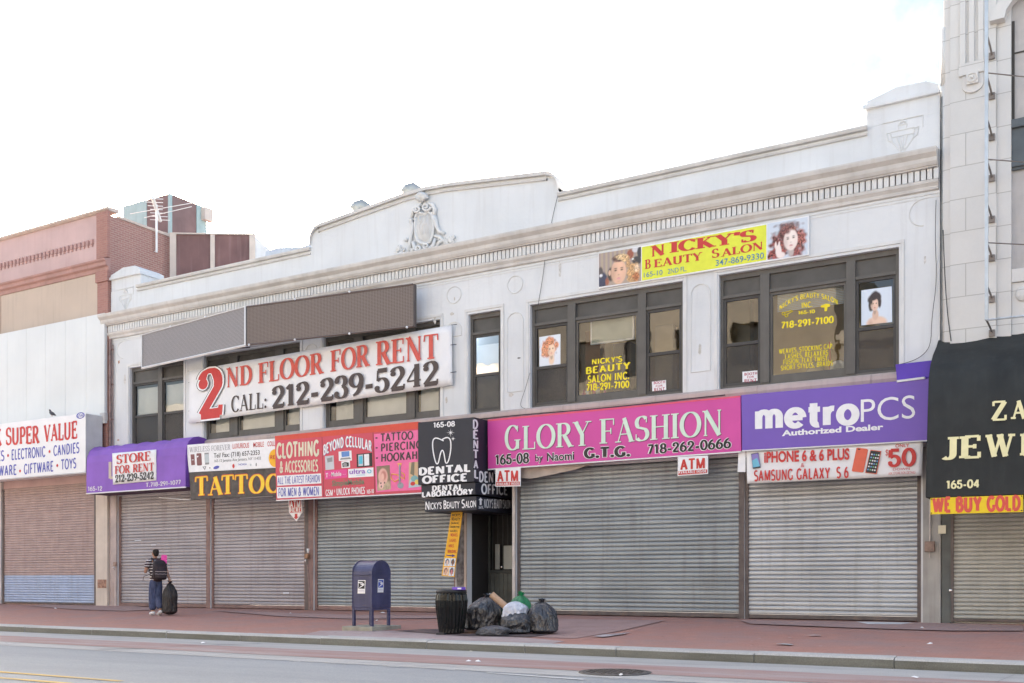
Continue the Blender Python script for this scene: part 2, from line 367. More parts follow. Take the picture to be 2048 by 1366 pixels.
PRN = bpy.data.materials.new('printed_photo'); PRN.use_nodes = True
_a = PRN.node_tree.nodes.new('ShaderNodeAttribute'); _a.attribute_name = 'print'; PRN.node_tree.links.new(_a.outputs['Color'], PRN.node_tree.nodes['Principled BSDF'].inputs['Base Color']); PRN.node_tree.nodes['Principled BSDF'].inputs['Roughness'].default_value = .5
def photo_print(parent, name, quad, Y, bg, layers, n=64):
    """a printed portrait: soft shapes (cx, cy, rx, ry, colour, softness, strength, hair grain) blended into the colours of one flat print"""
    q = [P(a, b, Y) for a, b in quad]; vs = []; cols = []
    for j in range(n+1):
        for i in range(n+1):
            s, r = i/n, j/n; vs.append((q[0]*(1-s)+q[1]*s)*r+(q[3]*(1-s)+q[2]*s)*(1-r)); c = list(bg(s, r)) if callable(bg) else list(bg)
            for (cx, cy, rx, ry, col, soft, al, grain) in layers:
                wob = mnoise.noise(Vector((s*9, r*9, cx*10)))*grain*.35
                d = math.hypot((s-cx)/rx, (r-cy)/ry)+wob
                k = al*min(1, max(0, (1-d)/max(soft, .02)))
                if k > 0:
                    g = 1
                    if grain:
                        a = math.atan2((r-cy)/ry, (s-cx)/rx); g = 1+grain*1.2*mnoise.noise(Vector((d*11, a*1.2+d, cx*7)))+grain*.7*mnoise.noise(Vector((s*30, r*14, 3)))
                    c = [c[m]*(1-k)+col[m]*max(.15, g)*k for m in range(3)]
            cols.append((*c, 1))
    fs = [(j*(n+1)+i, j*(n+1)+i+1, (j+1)*(n+1)+i+1, (j+1)*(n+1)+i) for j in range(n) for i in range(n)]
    mb = MB(); mb.add(vs, fs); ob = mb.build(name, PRN, parent, recalc=False)
    at = ob.data.color_attributes.new('print', 'FLOAT_COLOR', 'POINT'); at.data.foreach_set('color', [v for c in cols for v in c]); return ob
def face(cx, cy, w, h, skin, lip=(.50,.14,.13), tilt=0.0):
    dk = tuple(a*.62 for a in skin); lt = tuple(min(.9, a*1.18) for a in skin); br = (.10,.06,.045)
    def f(x, y, rx, ry, col, so, al): return (cx+w*(x-tilt*y*.3), cy+h*(y+tilt*x*.3), rx*w, ry*h, col, so, al, 0)
    return [f(0,-1.0,.42,.6,dk,.4,1), f(0,0,1,1,skin,.14,1), f(-.7,-.1,.45,.8,dk,.9,.55), f(.25,.1,.6,.7,lt,.9,.6), f(.1,.55,.55,.35,lt,.9,.5), f(-.38,.14,.30,.16,dk,.7,.6), f(.38,.14,.30,.16,dk,.7,.6),
            f(-.38,.27,.27,.05,br,.6,.8), f(.38,.27,.27,.05,br,.6,.8), f(-.38,.12,.19,.07,br,.5,.95), f(.38,.12,.19,.07,br,.5,.95), f(0,-.22,.16,.08,dk,.8,.8), f(.06,.0,.09,.3,lt,.9,.6), f(0,-.50,.32,.10,lip,.5,.9), f(0,-.44,.2,.03,tuple(a*.7 for a in lip),.6,.6), f(0,-.72,.3,.08,dk,.9,.4)]
# ------------------------------------------------------------------ shared materials
WALL = M('painted_stucco', (.66,.672,.68), .75, var=.07, scale=.7, bump=.35, bscale=14, streak=.26, streakcol=(.46,.44,.42))
TRIM = M('painted_trim', (.66,.66,.65), .7, var=.07, scale=2.5, bump=.15, bscale=20, streak=.25, streakcol=(.5,.45,.4))
CORN = M('weathered_cornice', (.57,.55,.525), .75, var=.12, scale=2.2, bump=.2, bscale=18, streak=.35, streakcol=(.42,.36,.31))
BRONZE = M('bronze_frame', (.105,.098,.088), .5, var=.12, scale=3, metal=.0, streak=.3, streakcol=(.17,.16,.15))
TRANSOM = M('transom_panel', (.085,.08,.073), .55, var=.25, scale=1.8)
DARKROOM = M('dark_interior', (.20,.165,.13), .9, var=.3, scale=.9)
TANROOM = M('tan_interior', (.52,.38,.20), .9, var=.2, scale=.8)
BLIND = M('white_blind', (.72,.74,.76), .7, var=.05)
GALV = M('galvanised_slats', (.30,.328,.342), .42, metal=.3, var=.12, scale=.8, streak=.5, streakcol=(.17,.168,.16), bump=.05, bscale=9, hvar=.2)
GALVP = M('galvanised_slats_warm', (.385,.36,.375), .48, metal=.25, var=.12, scale=.8, streak=.45, streakcol=(.22,.17,.165), hvar=.16)
RAILM = M('shutter_rail', (.12,.10,.095), .55, var=.25, scale=4, streak=.4, streakcol=(.22,.13,.09))
RAILR = M('rusty_shutter_rail', (.24,.155,.14), .6, var=.2, scale=4, streak=.4, streakcol=(.15,.08,.06))
BLACKM = M('black_metal', (.02,.02,.022), .45, var=.2)
WHITEV = M('white_vinyl', (.78,.78,.79), .5, var=.04, scale=1.5)
REDV = ink('red', (.55,.045,.04)); BLACKV = ink('black', (.03,.028,.028)); BLUEV = ink('blue', (.10,.11,.42))
WHITEI = ink('white', (.82,.82,.83)); YELV = ink('yellow', (.85,.68,.02)); CREAMV = ink('cream', (.80,.74,.45))
GREYI = ink('grey', (.28,.28,.28)); SKIN = ink('skin', (.72,.43,.30)); SKIN2 = ink('skin_light', (.80,.60,.48))
HAIRB = ink('black_hair', (.035,.025,.022)); HAIRR = ink('red_hair', (.42,.12,.06)); HAIRO = ink('ginger_hair', (.68,.28,.13)); HAIRY = ink('blond_hair', (.66,.45,.22))
PALE = ink('pale', (.72,.76,.80)); BROWNI = ink('brown', (.20,.09,.05)); LIPS = ink('lips', (.62,.22,.22)); PINKI = ink('pink', (.80,.28,.42))
def glass_mat(name, tint, ior=1.6, rough=0.0):
    m = bpy.data.materials.new(name); m.use_nodes = True; nt = m.node_tree; n = nt.nodes; l = nt.links
    n.remove(n['Principled BSDF']); o = n['Material Output']
    tr = n.new('ShaderNodeBsdfTransparent'); tr.inputs[0].default_value = (*tint, 1)
    gl = n.new('ShaderNodeBsdfGlossy'); gl.inputs['Roughness'].default_value = rough; gl.inputs[0].default_value = (.95,.95,.95,1)
    fr = n.new('ShaderNodeFresnel'); fr.inputs[0].default_value = ior
    tc = n.new('ShaderNodeTexCoord'); nz = n.new('ShaderNodeTexNoise'); nz.inputs['Scale'].default_value = 1.7
    l.new(tc.outputs['Object'], nz.inputs['Vector'])
    bp = n.new('ShaderNodeBump'); bp.inputs['Strength'].default_value = .045; bp.inputs['Distance'].default_value = .05
    l.new(nz.outputs['Fac'], bp.inputs['Height']); l.new(bp.outputs[0], gl.inputs['Normal'])
    mx = n.new('ShaderNodeMixShader'); l.new(fr.outputs[0], mx.inputs[0]); l.new(tr.outputs[0], mx.inputs[1]); l.new(gl.outputs[0], mx.inputs[2])
    l.new(mx.outputs[0], o.inputs['Surface']); return m
GLASS = glass_mat('window_glass', (.88,.89,.87), 1.75)
SCREEN = M('window_screen', (.075,.07,.066), .7, var=.15, scale=2)
_n = SCREEN.node_tree.nodes; _l = SCREEN.node_tree.links; _t = _n.new('ShaderNodeBsdfTransparent'); _m = _n.new('ShaderNodeMixShader'); _m.inputs[0].default_value = .62
_l.new(_t.outputs[0], _m.inputs[1]); _l.new(_n['Principled BSDF'].outputs[0], _m.inputs[2]); _l.new(_m.outputs[0], _n['Material Output'].inputs[0])
# ------------------------------------------------------------------ ground, road, sidewalk, kerb
def brick_mat(name, c1, c2, mortar, sx, rough=.85, scale=1.0, mort=.012, bw=.5, rh=.25, plane='XZ', dirt=.3, dirtcol=(.3,.28,.27), bump=.3, dscale=.6, fine=.18):
    m = bpy.data.materials.new(name); m.use_nodes = True; nt = m.node_tree; n = nt.nodes; l = nt.links; b = n['Principled BSDF']
    b.inputs['Roughness'].default_value = rough; b.inputs['Specular IOR Level'].default_value = .3
    tc = n.new('ShaderNodeTexCoord'); sp = n.new('ShaderNodeSeparateXYZ'); cb = n.new('ShaderNodeCombineXYZ')
    l.new(tc.outputs['Object'], sp.inputs[0])
    l.new(sp.outputs[plane[0]], cb.inputs[0]); l.new(sp.outputs[plane[1]], cb.inputs[1])
    bt = n.new('ShaderNodeTexBrick'); bt.inputs['Color1'].default_value = (*c1,1); bt.inputs['Color2'].default_value = (*c2,1); bt.inputs['Mortar'].default_value = (*mortar,1)
    bt.inputs['Scale'].default_value = scale; bt.inputs['Mortar Size'].default_value = mort; bt.inputs['Brick Width'].default_value = bw; bt.inputs['Row Height'].default_value = rh
    bt.inputs['Bias'].default_value = 0.0
    l.new(cb.outputs[0], bt.inputs['Vector'])
    nz = n.new('ShaderNodeTexNoise'); nz.inputs['Scale'].default_value = dscale; nz.inputs['Detail'].default_value = 8; nz.inputs['Roughness'].default_value = .65
    l.new(tc.outputs['Object'], nz.inputs['Vector'])
    mr = n.new('ShaderNodeMapRange'); mr.inputs[1].default_value = .42; mr.inputs[2].default_value = .68; mr.inputs[3].default_value = 0; mr.inputs[4].default_value = dirt
    l.new(nz.outputs['Fac'], mr.inputs[0])
    mx = n.new('ShaderNodeMix'); mx.data_type = 'RGBA'; l.new(mr.outputs[0], mx.inputs[0]); l.new(bt.outputs['Color'], mx.inputs[6]); mx.inputs[7].default_value = (*dirtcol,1)
    n2 = n.new('ShaderNodeTexNoise'); n2.inputs['Scale'].default_value = 30; n2.inputs['Detail'].default_value = 3; l.new(tc.outputs['Object'], n2.inputs['Vector'])
    m2 = n.new('ShaderNodeMapRange'); m2.inputs[3].default_value = 1-fine; m2.inputs[4].default_value = 1+fine; l.new(n2.outputs['Fac'], m2.inputs[0])
    mm = n.new('ShaderNodeMix'); mm.data_type = 'RGBA'; mm.blend_type = 'MULTIPLY'; mm.inputs[0].default_value = 1; l.new(mx.outputs[2], mm.inputs[6]); l.new(m2.outputs[0], mm.inputs[7])
    l.new(mm.outputs[2], b.inputs['Base Color'])
    bp = n.new('ShaderNodeBump'); bp.inputs['Strength'].default_value = bump; bp.inputs['Distance'].default_value = .01
    l.new(bt.outputs['Fac'], bp.inputs['Height']); bp.invert = True; l.new(bp.outputs[0], b.inputs['Normal'])
    return m
def worn_mat(name, c1, c2, lo=.4, hi=.6, scale=2.0, stretch=(1,1,1), rough=.85, fine=.15):
    m = bpy.data.materials.new(name); m.use_nodes = True; nt = m.node_tree; n = nt.nodes; l = nt.links; b = n['Principled BSDF']
    b.inputs['Roughness'].default_value = rough; b.inputs['Specular IOR Level'].default_value = .25
    tc = n.new('ShaderNodeTexCoord'); mp = n.new('ShaderNodeMapping'); mp.inputs['Scale'].default_value = stretch; l.new(tc.outputs['Object'], mp.inputs[0])
    nz = n.new('ShaderNodeTexNoise'); nz.inputs['Scale'].default_value = scale; nz.inputs['Detail'].default_value = 9; nz.inputs['Roughness'].default_value = .7
    l.new(mp.outputs[0], nz.inputs['Vector'])
    mr = n.new('ShaderNodeMapRange'); mr.inputs[1].default_value = lo; mr.inputs[2].default_value = hi; l.new(nz.outputs['Fac'], mr.inputs[0])
    mx = n.new('ShaderNodeMix'); mx.data_type = 'RGBA'; l.new(mr.outputs[0], mx.inputs[0]); mx.inputs[6].default_value = (*c1,1); mx.inputs[7].default_value = (*c2,1)
    n2 = n.new('ShaderNodeTexNoise'); n2.inputs['Scale'].default_value = 55; n2.inputs['Detail'].default_value = 4; l.new(tc.outputs['Object'], n2.inputs['Vector'])
    m2 = n.new('ShaderNodeMapRange'); m2.inputs[1].default_value = .3; m2.inputs[2].default_value = .7; m2.inputs[3].default_value = 1-fine; m2.inputs[4].default_value = 1+fine; l.new(n2.outputs['Fac'], m2.inputs[0])
    mm = n.new('ShaderNodeMix'); mm.data_type = 'RGBA'; mm.blend_type = 'MULTIPLY'; mm.inputs[0].default_value = 1; l.new(mx.outputs[2], mm.inputs[6]); l.new(m2.outputs[0], mm.inputs[7])
    l.new(mm.outputs[2], b.inputs['Base Color'])
    bp = n.new('ShaderNodeBump'); bp.inputs['Strength'].default_value = .25; bp.inputs['Distance'].default_value = .006
    l.new(n2.outputs['Fac'], bp.inputs['Height']); l.new(bp.outputs[0], b.inputs['Normal'])
    return m
KY = -7.0                                 # street side of the kerb
XA, XB = -60.0, 75.0
ASPH = worn_mat('asphalt', (.235,.25,.265), (.29,.305,.32), .35, .7, .5, (.5,2,1))
CONC = worn_mat('gutter_concrete', (.40,.395,.385), (.29,.285,.28), .45, .7, 1.2, (.35,2,1))
BUSP = worn_mat('worn_red_paint', (.315,.20,.185), (.37,.33,.32), .40, .72, 1.3, (.3,1.6,1))
SIDE = brick_mat('sidewalk_pavers', (.42,.215,.17), (.375,.19,.15), (.335,.18,.148), 1, mort=.006, bw=.2, rh=.1, plane='XY', dirt=.7, dirtcol=(.30,.215,.20), dscale=.9, bump=.12)
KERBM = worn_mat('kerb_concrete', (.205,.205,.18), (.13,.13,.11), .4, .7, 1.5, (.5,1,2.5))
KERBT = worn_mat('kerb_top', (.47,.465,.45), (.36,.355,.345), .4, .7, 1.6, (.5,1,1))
GREYP = worn_mat('grey_pavement', (.39,.265,.24), (.31,.20,.18), .4, .75, 1.4, (1,1,1))
def flat(name, mat, x0, x1, y0, y1, z):
    mb = MB(); mb.quad((x0,y0,z),(x1,y0,z),(x1,y1,z),(x0,y1,z)); return struct(mb.build(name, mat))
flat('ground', M('bare_ground', (.18,.17,.16), .95, var=.2, scale=.1), -1500, 1500, -1500, 1500, -.52)
flat('road', ASPH, XA, XB, -19.8, KY+.05, ROADZ)
flat('gutter', CONC, XA, XB, -10.05, KY+.02, ROADZ+.004)
flat('bus_lane', BUSP, XA, XB, -9.4, -8.15, ROADZ+.008)
YLP = worn_mat('yellow_road_paint', (.58,.40,.12), (.32,.29,.24), .42, .72, 2.2, (.4,3,1))
WLP = worn_mat('white_road_paint', (.52,.52,.52), (.22,.22,.22), .5, .6, 2.5, (.6,2,1))
p0 = RD(10,1345); p1 = RD(10,1357)
flat('centre_line', YLP, XA, 17.35, p0.y-.06, p0.y+.05, ROADZ+.006)
flat('centre_line', YLP, XA, 17.1, p1.y-.06, p1.y+.05, ROADZ+.006)
mb = MB(); x = 17.0; random.seed(3)
while x < 23.4:
    w = random.uniform(.1, .5)
    y = -10.1+random.uniform(-.03,.03); hw = random.uniform(.012,.03)
    mb.quad((x,y-hw,ROADZ+.0065),(x+w,y-hw*.6,ROADZ+.0065),(x+w,y+hw,ROADZ+.0065),(x,y+hw*.7,ROADZ+.0065)); x += w+random.uniform(.15,.8)
a = RD(975,1346); b = RD(1170,1360)
mb.quad((a.x,a.y-.05,ROADZ+.0065),(b.x,b.y-.07,ROADZ+.0065),(b.x,b.y+.06,ROADZ+.0065),(a.x,a.y+.03,ROADZ+.0065))
a = RD(0,1286); b = RD(26,1288)
mb.quad((a.x,a.y-.06,ROADZ+.0065),(b.x,b.y-.06,ROADZ+.0065),(b.x,b.y+.06,ROADZ+.0065),(a.x,a.y+.06,ROADZ+.0065))
struct(mb.build('lane_line', WLP))
# dark tar seams in the road
mb = MB(); TAR = M('tar_seam', (.10,.10,.105), .6, var=.15)
def seam(pts, w):
    for i in range(len(pts)-1):
        a = RD(*pts[i]); b = RD(*pts[i+1])
        for q in (0,): mb.quad((a.x,a.y-w,ROADZ+.0095),(b.x,b.y-w,ROADZ+.0095),(b.x,b.y+w,ROADZ+.0095),(a.x,a.y+w,ROADZ+.0095))
seam([(200,1299),(290,1298),(350,1293),(420,1291),(520,1288)], .05)
seam([(1990,1366),(2016,1356),(2030,1350)], .03)
struct(mb.build('road_crack', TAR))
mb = MB()
mb.add([(XA,0.6,sw(0)),(XB,0.6,sw(0)),(XB,KY+.22,sw(KY+.22)),(XA,KY+.22,sw(KY+.22)),(XA,0.6,-.5),(XB,0.6,-.5),(XB,KY+.22,-.5),(XA,KY+.22,-.5)],
       [(0,1,2,3),(4,5,6,7),(0,1,5,4),(1,2,6,5),(2,3,7,6),(3,0,4,7)])
struct(mb.build('sidewalk', SIDE))
# kerb stones with open joints
joints = sorted([P(50,1250,KY).x, P(184,1255,KY).x, P(333,1262,KY).x, P(480,1270,KY).x, P(641,1280,KY).x, P(854,1290,KY).x, P(1049,1298,KY).x, P(1232,1305,KY).x, P(1508,1316,KY).x, P(1788,1330,KY).x])
gap = 2.45
js = joints[:]
while js[0] > XA: js.insert(0, js[0]-gap)
while js[-1] < XB: js.append(js[-1]+gap)
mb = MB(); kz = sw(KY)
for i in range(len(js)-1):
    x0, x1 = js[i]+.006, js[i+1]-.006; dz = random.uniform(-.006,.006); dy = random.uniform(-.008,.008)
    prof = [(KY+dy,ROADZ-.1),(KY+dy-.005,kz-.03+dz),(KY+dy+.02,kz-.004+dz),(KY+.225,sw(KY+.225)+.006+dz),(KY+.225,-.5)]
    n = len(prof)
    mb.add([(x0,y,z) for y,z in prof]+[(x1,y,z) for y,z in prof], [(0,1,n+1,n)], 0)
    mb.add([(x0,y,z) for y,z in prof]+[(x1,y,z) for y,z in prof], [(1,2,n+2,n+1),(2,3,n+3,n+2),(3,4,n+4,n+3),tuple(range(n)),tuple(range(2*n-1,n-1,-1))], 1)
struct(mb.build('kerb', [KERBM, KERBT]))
def patch(pts, mat, lift=.004):
    vs = []
    for a, b in pts:
        g = G(a, b); y = max(g.y, KY+.26); vs.append((g.x, y, sw(y)+lift))
    mb = MB(); mb.add(vs, [tuple(range(len(vs)))]); return struct(mb.build('pavement_patch', mat))
patch([(1010,1236),(1240,1240),(1330,1241),(1240,1262),(1150,1277),(1050,1274),(960,1268),(1000,1250)], GREYP)
patch([(560,1275),(640,1262),(800,1262),(900,1268),(1040,1275),(1130,1283),(1060,1295),(860,1290)], worn_mat('worn_kerbside', (.42,.35,.34), (.34,.245,.235), .35, .7, 1.6), .006)
patch([(60,1212),(140,1203),(232,1208),(330,1219),(250,1222),(150,1219)], GREYP, .005)
patch([(420,1221),(700,1230),(905,1232),(900,1237),(700,1238),(560,1233)], GREYP, .007)
patch([(1480,1241),(1850,1246),(2047,1252),(2047,1262),(1900,1262),(1700,1256),(1500,1248)], GREYP, .008)
patch([(1712,1244.2),(1826,1246),(1802,1249.5),(1735,1249)], M('spilled_plaster', (.62,.62,.62), .8), .011)
flat('far_sidewalk', M('far_pavement', (.30,.29,.28), .9, var=.1), XA, XB, -27.5, -19.8, -.22)

# ------------------------------------------------------------------ building kit
def wall_grid(mb, x0, x1, z0, z1, openings, Y=0.0, depth=.25, mi=0, mr=None, skipsill=False):
    if mr is None: mr = mi
    xs = sorted({x0, x1, *[o[0] for o in openings], *[o[1] for o in openings]})
    zs = sorted({z0, z1, *[o[2] for o in openings], *[o[3] for o in openings]})
    xs = [x for x in xs if x0 <= x <= x1]; zs = [z for z in zs if z0 <= z <= z1]
    for i in range(len(xs)-1):
        for j in range(len(zs)-1):
            cx, cz = (xs[i]+xs[i+1])/2, (zs[j]+zs[j+1])/2
            if any(o[0] < cx < o[1] and o[2] < cz < o[3] for o in openings): continue
            mb.quad((xs[i],Y,zs[j]),(xs[i+1],Y,zs[j]),(xs[i+1],Y,zs[j+1]),(xs[i],Y,zs[j+1]), mi)
    for a, b, c, d in openings:
        mb.quad((a,Y,c),(a,Y+depth,c),(a,Y+depth,d),(a,Y,d), mr); mb.quad((b,Y,c),(b,Y+depth,c),(b,Y+depth,d),(b,Y,d), mr)
        mb.quad((a,Y,d),(b,Y,d),(b,Y+depth,d),(a,Y+depth,d), mr); mb.quad((a,Y,c),(b,Y,c),(b,Y+depth,c),(a,Y+depth,c), mr)
def shutter(parent, x0, x1, z0, z1, Y, pitch, mat, rail, bar=.10, low=None, lowz=0, label=None, railw=.075):
    mb = MB(); z = z0+bar; rng = random.Random(int(x0*100)); rows = []
    while z < z1:
        h = pitch; j = rng.uniform(-.004,.004); bulge = .020+rng.uniform(-.003,.003)
        rows += [(0,z+.000,.004),(0,z+h*.05,-.012+j),(0,z+h*.30,-bulge+j),(0,z+h*.62,-bulge*.9+j),(0,z+h*.88,-.006+j),(0,z+h*.93,.010)]
        z += h
    vs = []; fs = []; ms = []
    for _, zz, yy in rows: vs += [(x0+railw*.6, Y+yy, zz), (x1-railw*.6, Y+yy, zz)]
    for i in range(len(rows)-1): fs.append((2*i, 2*i+1, 2*i+3, 2*i+2)); ms.append(1 if low and rows[i][1] < lowz else 0)
    o = len(mb.v); mb.v += vs
    for f, m_ in zip(fs, ms): mb.f.append([o+i for i in f]); mb.m.append(m_)
    sh = mb.build('roller_shutter', [mat]+([low] if low else []), parent, recalc=False)
    if label: sh['label'] = label
    for a, b in ((x0, x0+railw), (x1-railw, x1)):
        r = MB(); r.box(a, b, Y-.05, Y+.04, max(z0-.02, -.05), z1); r.build('guide_rail', rail, sh, bevel=.004)
    b = MB(); b.box(x0+railw+.002, x1-railw-.002, Y-.022, Y+.02, z0, z0+bar-.004); b.box(x0+railw+.002, x1-railw-.002, Y-.045, Y-.022, z0+.005, z0+.045); b.build('bottom_bar', rail, sh, bevel=.004)
    return sh

def window(parent, x0, x1, z0, z1, cuts, zt, kinds, Y=.10, fw=.07, blinds=(), room=None, name='window'):
    """cuts: (left, right) of each mullion; kinds: 'hung' or 'fixed' per light; zt: underside of the transom bar"""
    f = MB(); d = .09
    f.box(x0, x0+fw, Y, Y+d, z0, z1); f.box(x1-fw, x1, Y, Y+d, z0, z1)
    f.box(x0+fw, x1-fw, Y, Y+d, z1-fw*1.6, z1); f.box(x0+fw, x1-fw, Y, Y+d, z0, z0+fw*.9)
    for a, b in cuts: f.box(a, b, Y-.025, Y+d+.01, z0+fw*.9, z1-fw*1.6)
    edges = [x0+fw]+[e for c in cuts for e in c]+[x1-fw]; lights = [(edges[2*i], edges[2*i+1]) for i in range(len(edges)//2)]
    for a, b in lights: f.box(a, b, Y-.015, Y+d, zt, zt+.07)
    w = f.build(name, BRONZE, parent, bevel=.006)
    for i, (a, b) in enumerate(lights):
        t = MB(); t.quad((a,Y+.05,zt+.07),(b,Y+.05,zt+.07),(b,Y+.05,z1-fw*1.6),(a,Y+.05,z1-fw*1.6)); t.build('transom_panel', TRANSOM, w)
        s = MB(); e = .055; zb = z0+fw*.9; zm = zb+(zt-zb)*.47
        s.box(a, a+e, Y+.02, Y+.07, zb, zt); s.box(b-e, b, Y+.02, Y+.07, zb, zt); s.box(a+e, b-e, Y+.02, Y+.07, zt-e*1.1, zt); s.box(a+e, b-e, Y+.02, Y+.07, zb, zb+e*(1.2 if kinds[i] != 'fixed' else 2.6))
        if kinds[i] == 'hung': s.box(a+e, b-e, Y+.01, Y+.07, zm-.035, zm+.035)
        sash = s.build('sash', BRONZE if kinds[i] == 'fixed' else M('dark_sash', (.055,.052,.05), .5, var=.15), w, bevel=.004)
        g = MB()
        if kinds[i] == 'hung':
            g.quad((a+e,Y+.05,zm+.035),(b-e,Y+.05,zm+.035),(b-e,Y+.05,zt-e),(a+e,Y+.05,zt-e)); g.build('pane', GLASS, w)
            g = MB(); g.quad((a+e,Y+.05,zb+e),(b-e,Y+.05,zb+e),(b-e,Y+.05,zm-.035),(a+e,Y+.05,zm-.035)); g.build('pane', GLASS, w)
            g = MB(); g.quad((a+e,Y+.035,zb+e),(b-e,Y+.035,zb+e),(b-e,Y+.035,zm-.035),(a+e,Y+.035,zm-.035)); g.build('insect_screen', SCREEN, w)
        else:
            g.quad((a+e,Y+.05,zb+e),(b-e,Y+.05,zb+e),(b-e,Y+.05,zt-e),(a+e,Y+.05,zt-e)); g.build('pane', GLASS, w)
    for (a, b, c, dd, kind) in blinds:
        bl = MB()
        if kind == 'v':
            x = a; k = 0
            while x < b-.02:
                bl.quad((x,Y+.16+(k%2)*.004,c),(x+.085,Y+.19,c),(x+.085,Y+.19,dd),(x,Y+.16+(k%2)*.004,dd)); x += .092+random.Random(k).uniform(-.003,.008); k += 1
        elif kind == 'h':
            z = c
            while z < dd: bl.quad((a,Y+.15,z),(b,Y+.15,z),(b,Y+.175,z+.03),(a,Y+.175,z+.03)); z += .034
        else: bl.quad((a,Y+.14,c),(b,Y+.14,c),(b,Y+.14,dd),(a,Y+.14,dd))
        bl.build('blind', BLIND, w, recalc=False)
    return w

# ------------------------------------------------------------------ the white two storey building
XL, XR = P(222,900).x, P(1880,400).x
ZS, ZH = 4.92, 7.385                      # second floor sill and head
B = thing('shop_building', 'long white two storey stucco shop building with dentil cornice and gabled parapet', 'building', (XL,0,0))
wins = [(258.8,367),(407.6,599.7),(646.6,880),(936.5,1001),(1060,1365.5),(1437.5,1798)]
WX = [(XP(a), XP(b)) for a, b in wins]
SHX = [(235,413),(420.5,610),(627,911),(1033,1483),(1489,1842)]
SX = [(XP(a), XP(b)) for a, b in SHX]
DX = (XP(934), XP(1028))
ops = [(a, b, ZS, ZH) for a, b in WX]+[(a, b, -.1, 3.45) for a, b in SX]+[(DX[0], DX[1], -.1, 3.45)]
mb = MB(); wall_grid(mb, XL, XR, -.1, 9.86, ops, 0, .22)
mb.quad((XL,0,-.1),(XL,12,-.1),(XL,12,9.86),(XL,0,9.86)); mb.quad((XR,0,-.1),(XR,12,-.1),(XR,12,9.86),(XR,0,9.86))
mb.quad((XL,12,-.1),(XR,12,-.1),(XR,12,9.86),(XL,12,9.86)); mb.quad((XL,.36,8.9),(XR,.36,8.9),(XR,12,8.9),(XL,12,8.9))
mb.build('wall', WALL, B, recalc=False)
# rooms behind the glass
mb = MB()
mb.quad((XL+.05,3.2,4.4),(XR-.05,3.2,4.4),(XR-.05,3.2,8.2),(XL+.05,3.2,8.2),1); mb.quad((XL+.05,.23,4.4),(XR-.05,.23,4.4),(XR-.05,3.2,4.4),(XL+.05,3.2,4.4),0)
mb.quad((XL+.05,.23,8.2),(XR-.05,.23,8.2),(XR-.05,3.2,8.2),(XL+.05,3.2,8.2),0)
for i in range(5):
    x = (WX[i][1]+WX[i+1][0])/2; mb.quad((x,.23,4.4),(x,3.2,4.4),(x,3.2,8.2),(x,.23,8.2),1 if i == 4 else 0)
mb.build('room', [DARKROOM, TANROOM], B, recalc=False)
# ledge under the second floor windows, niches, medallions, mouldings
LEDGE = M('pinkish_ledge', (.50,.41,.38), .75, var=.12, scale=2, streak=.3)
mb = MB(); prof = [(.0,4.70),(-.10,4.72),(-.13,4.78),(-.13,4.86),(-.04,4.915),(.0,4.92)]
x = XL
while x < XR-.01:
    x2 = min(x+2.3, XR); mb.extx(prof, x+.004, x2-.004); x = x2
mb.build('window_ledge', LEDGE, B)
mb = MB(); mb.box(XL, XR, -.03, 0, 4.5, 4.7); mb.build('ledge_base', TRIM, B)
mb = MB()
for a, b in WX:                           # shallow architraves
    mb.box(a-.10, a-.03, -.02, 0, ZS, ZH+.06); mb.box(b+.03, b+.10, -.02, 0, ZS, ZH+.06); mb.box(a-.10, b+.10, -.022, .0, ZH+.06, ZH+.13)
mb.build('architrave', TRIM, B, bevel=.005)
mb = MB()
def arch_niche(xc, hw, z0, z1):
    pts = [(xc-hw,-.006,z0)]+[(xc+hw*math.cos(R(180-180*i/14)), -.006, z1-hw+hw*math.sin(R(180-180*i/14))) for i in range(15)]+[(xc+hw,-.006,z0)]
    mb.tube(pts+[pts[0]], .014, 5); mb.build('niche_moulding', TRIM, B)
for i in range(1,5):
    xc = (WX[i][1]+WX[i+1][0])/2; hw = (WX[i+1][0]-WX[i][1])*.27; mb = MB()
    arch_niche(xc, hw, 5.35 if i > 2 else 6.9, 7.25)
    mb = MB(); mb.tube([(xc+.21*math.cos(2*math.pi*k/24), -.006, 7.93+.21*math.sin(2*math.pi*k/24)) for k in range(25)], .013, 5); mb.build('medallion', TRIM, B)
for xc in (XL+.55, XR-.3):
    mb = MB(); mb.tube([(xc+.26*math.cos(R(90+180*k/14)), -.006, 7.98+.26*math.sin(R(90+180*k/14))) for k in range(15)], .012, 5); mb.build('medallion', TRIM, B)
mb = MB()
for z, y, h in ((8.30,.018,.03),(8.24,.01,.02)): mb.box(XL, XR, -y, 0, z, z+h)
mb.build('frieze_band', TRIM, B)
# cornice
mb = MB()
mb.extx([(0,8.36),(-.05,8.38),(-.06,8.44),(-.11,8.5),(-.12,8.555),(0,8.555)], XL-.05, XR-.02)
mb.extx([(0,8.77),(-.17,8.77),(-.17,8.80),(-.20,8.80),(-.24,8.86),(-.25,8.905),(-.255,8.93),(-.34,9.0),(-.36,9.06),(-.36,9.09),(0,9.15)], XL-.20, XR-.02)
mb.build('cornice', CORN, B)
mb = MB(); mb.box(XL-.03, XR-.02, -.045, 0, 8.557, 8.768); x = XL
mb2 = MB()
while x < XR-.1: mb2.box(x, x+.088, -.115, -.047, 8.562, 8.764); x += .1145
mb.build('dentil_bed', M('dentil_recess', (.22,.19,.175), .8), B); mb2.build('dentil_course', TRIM, B)
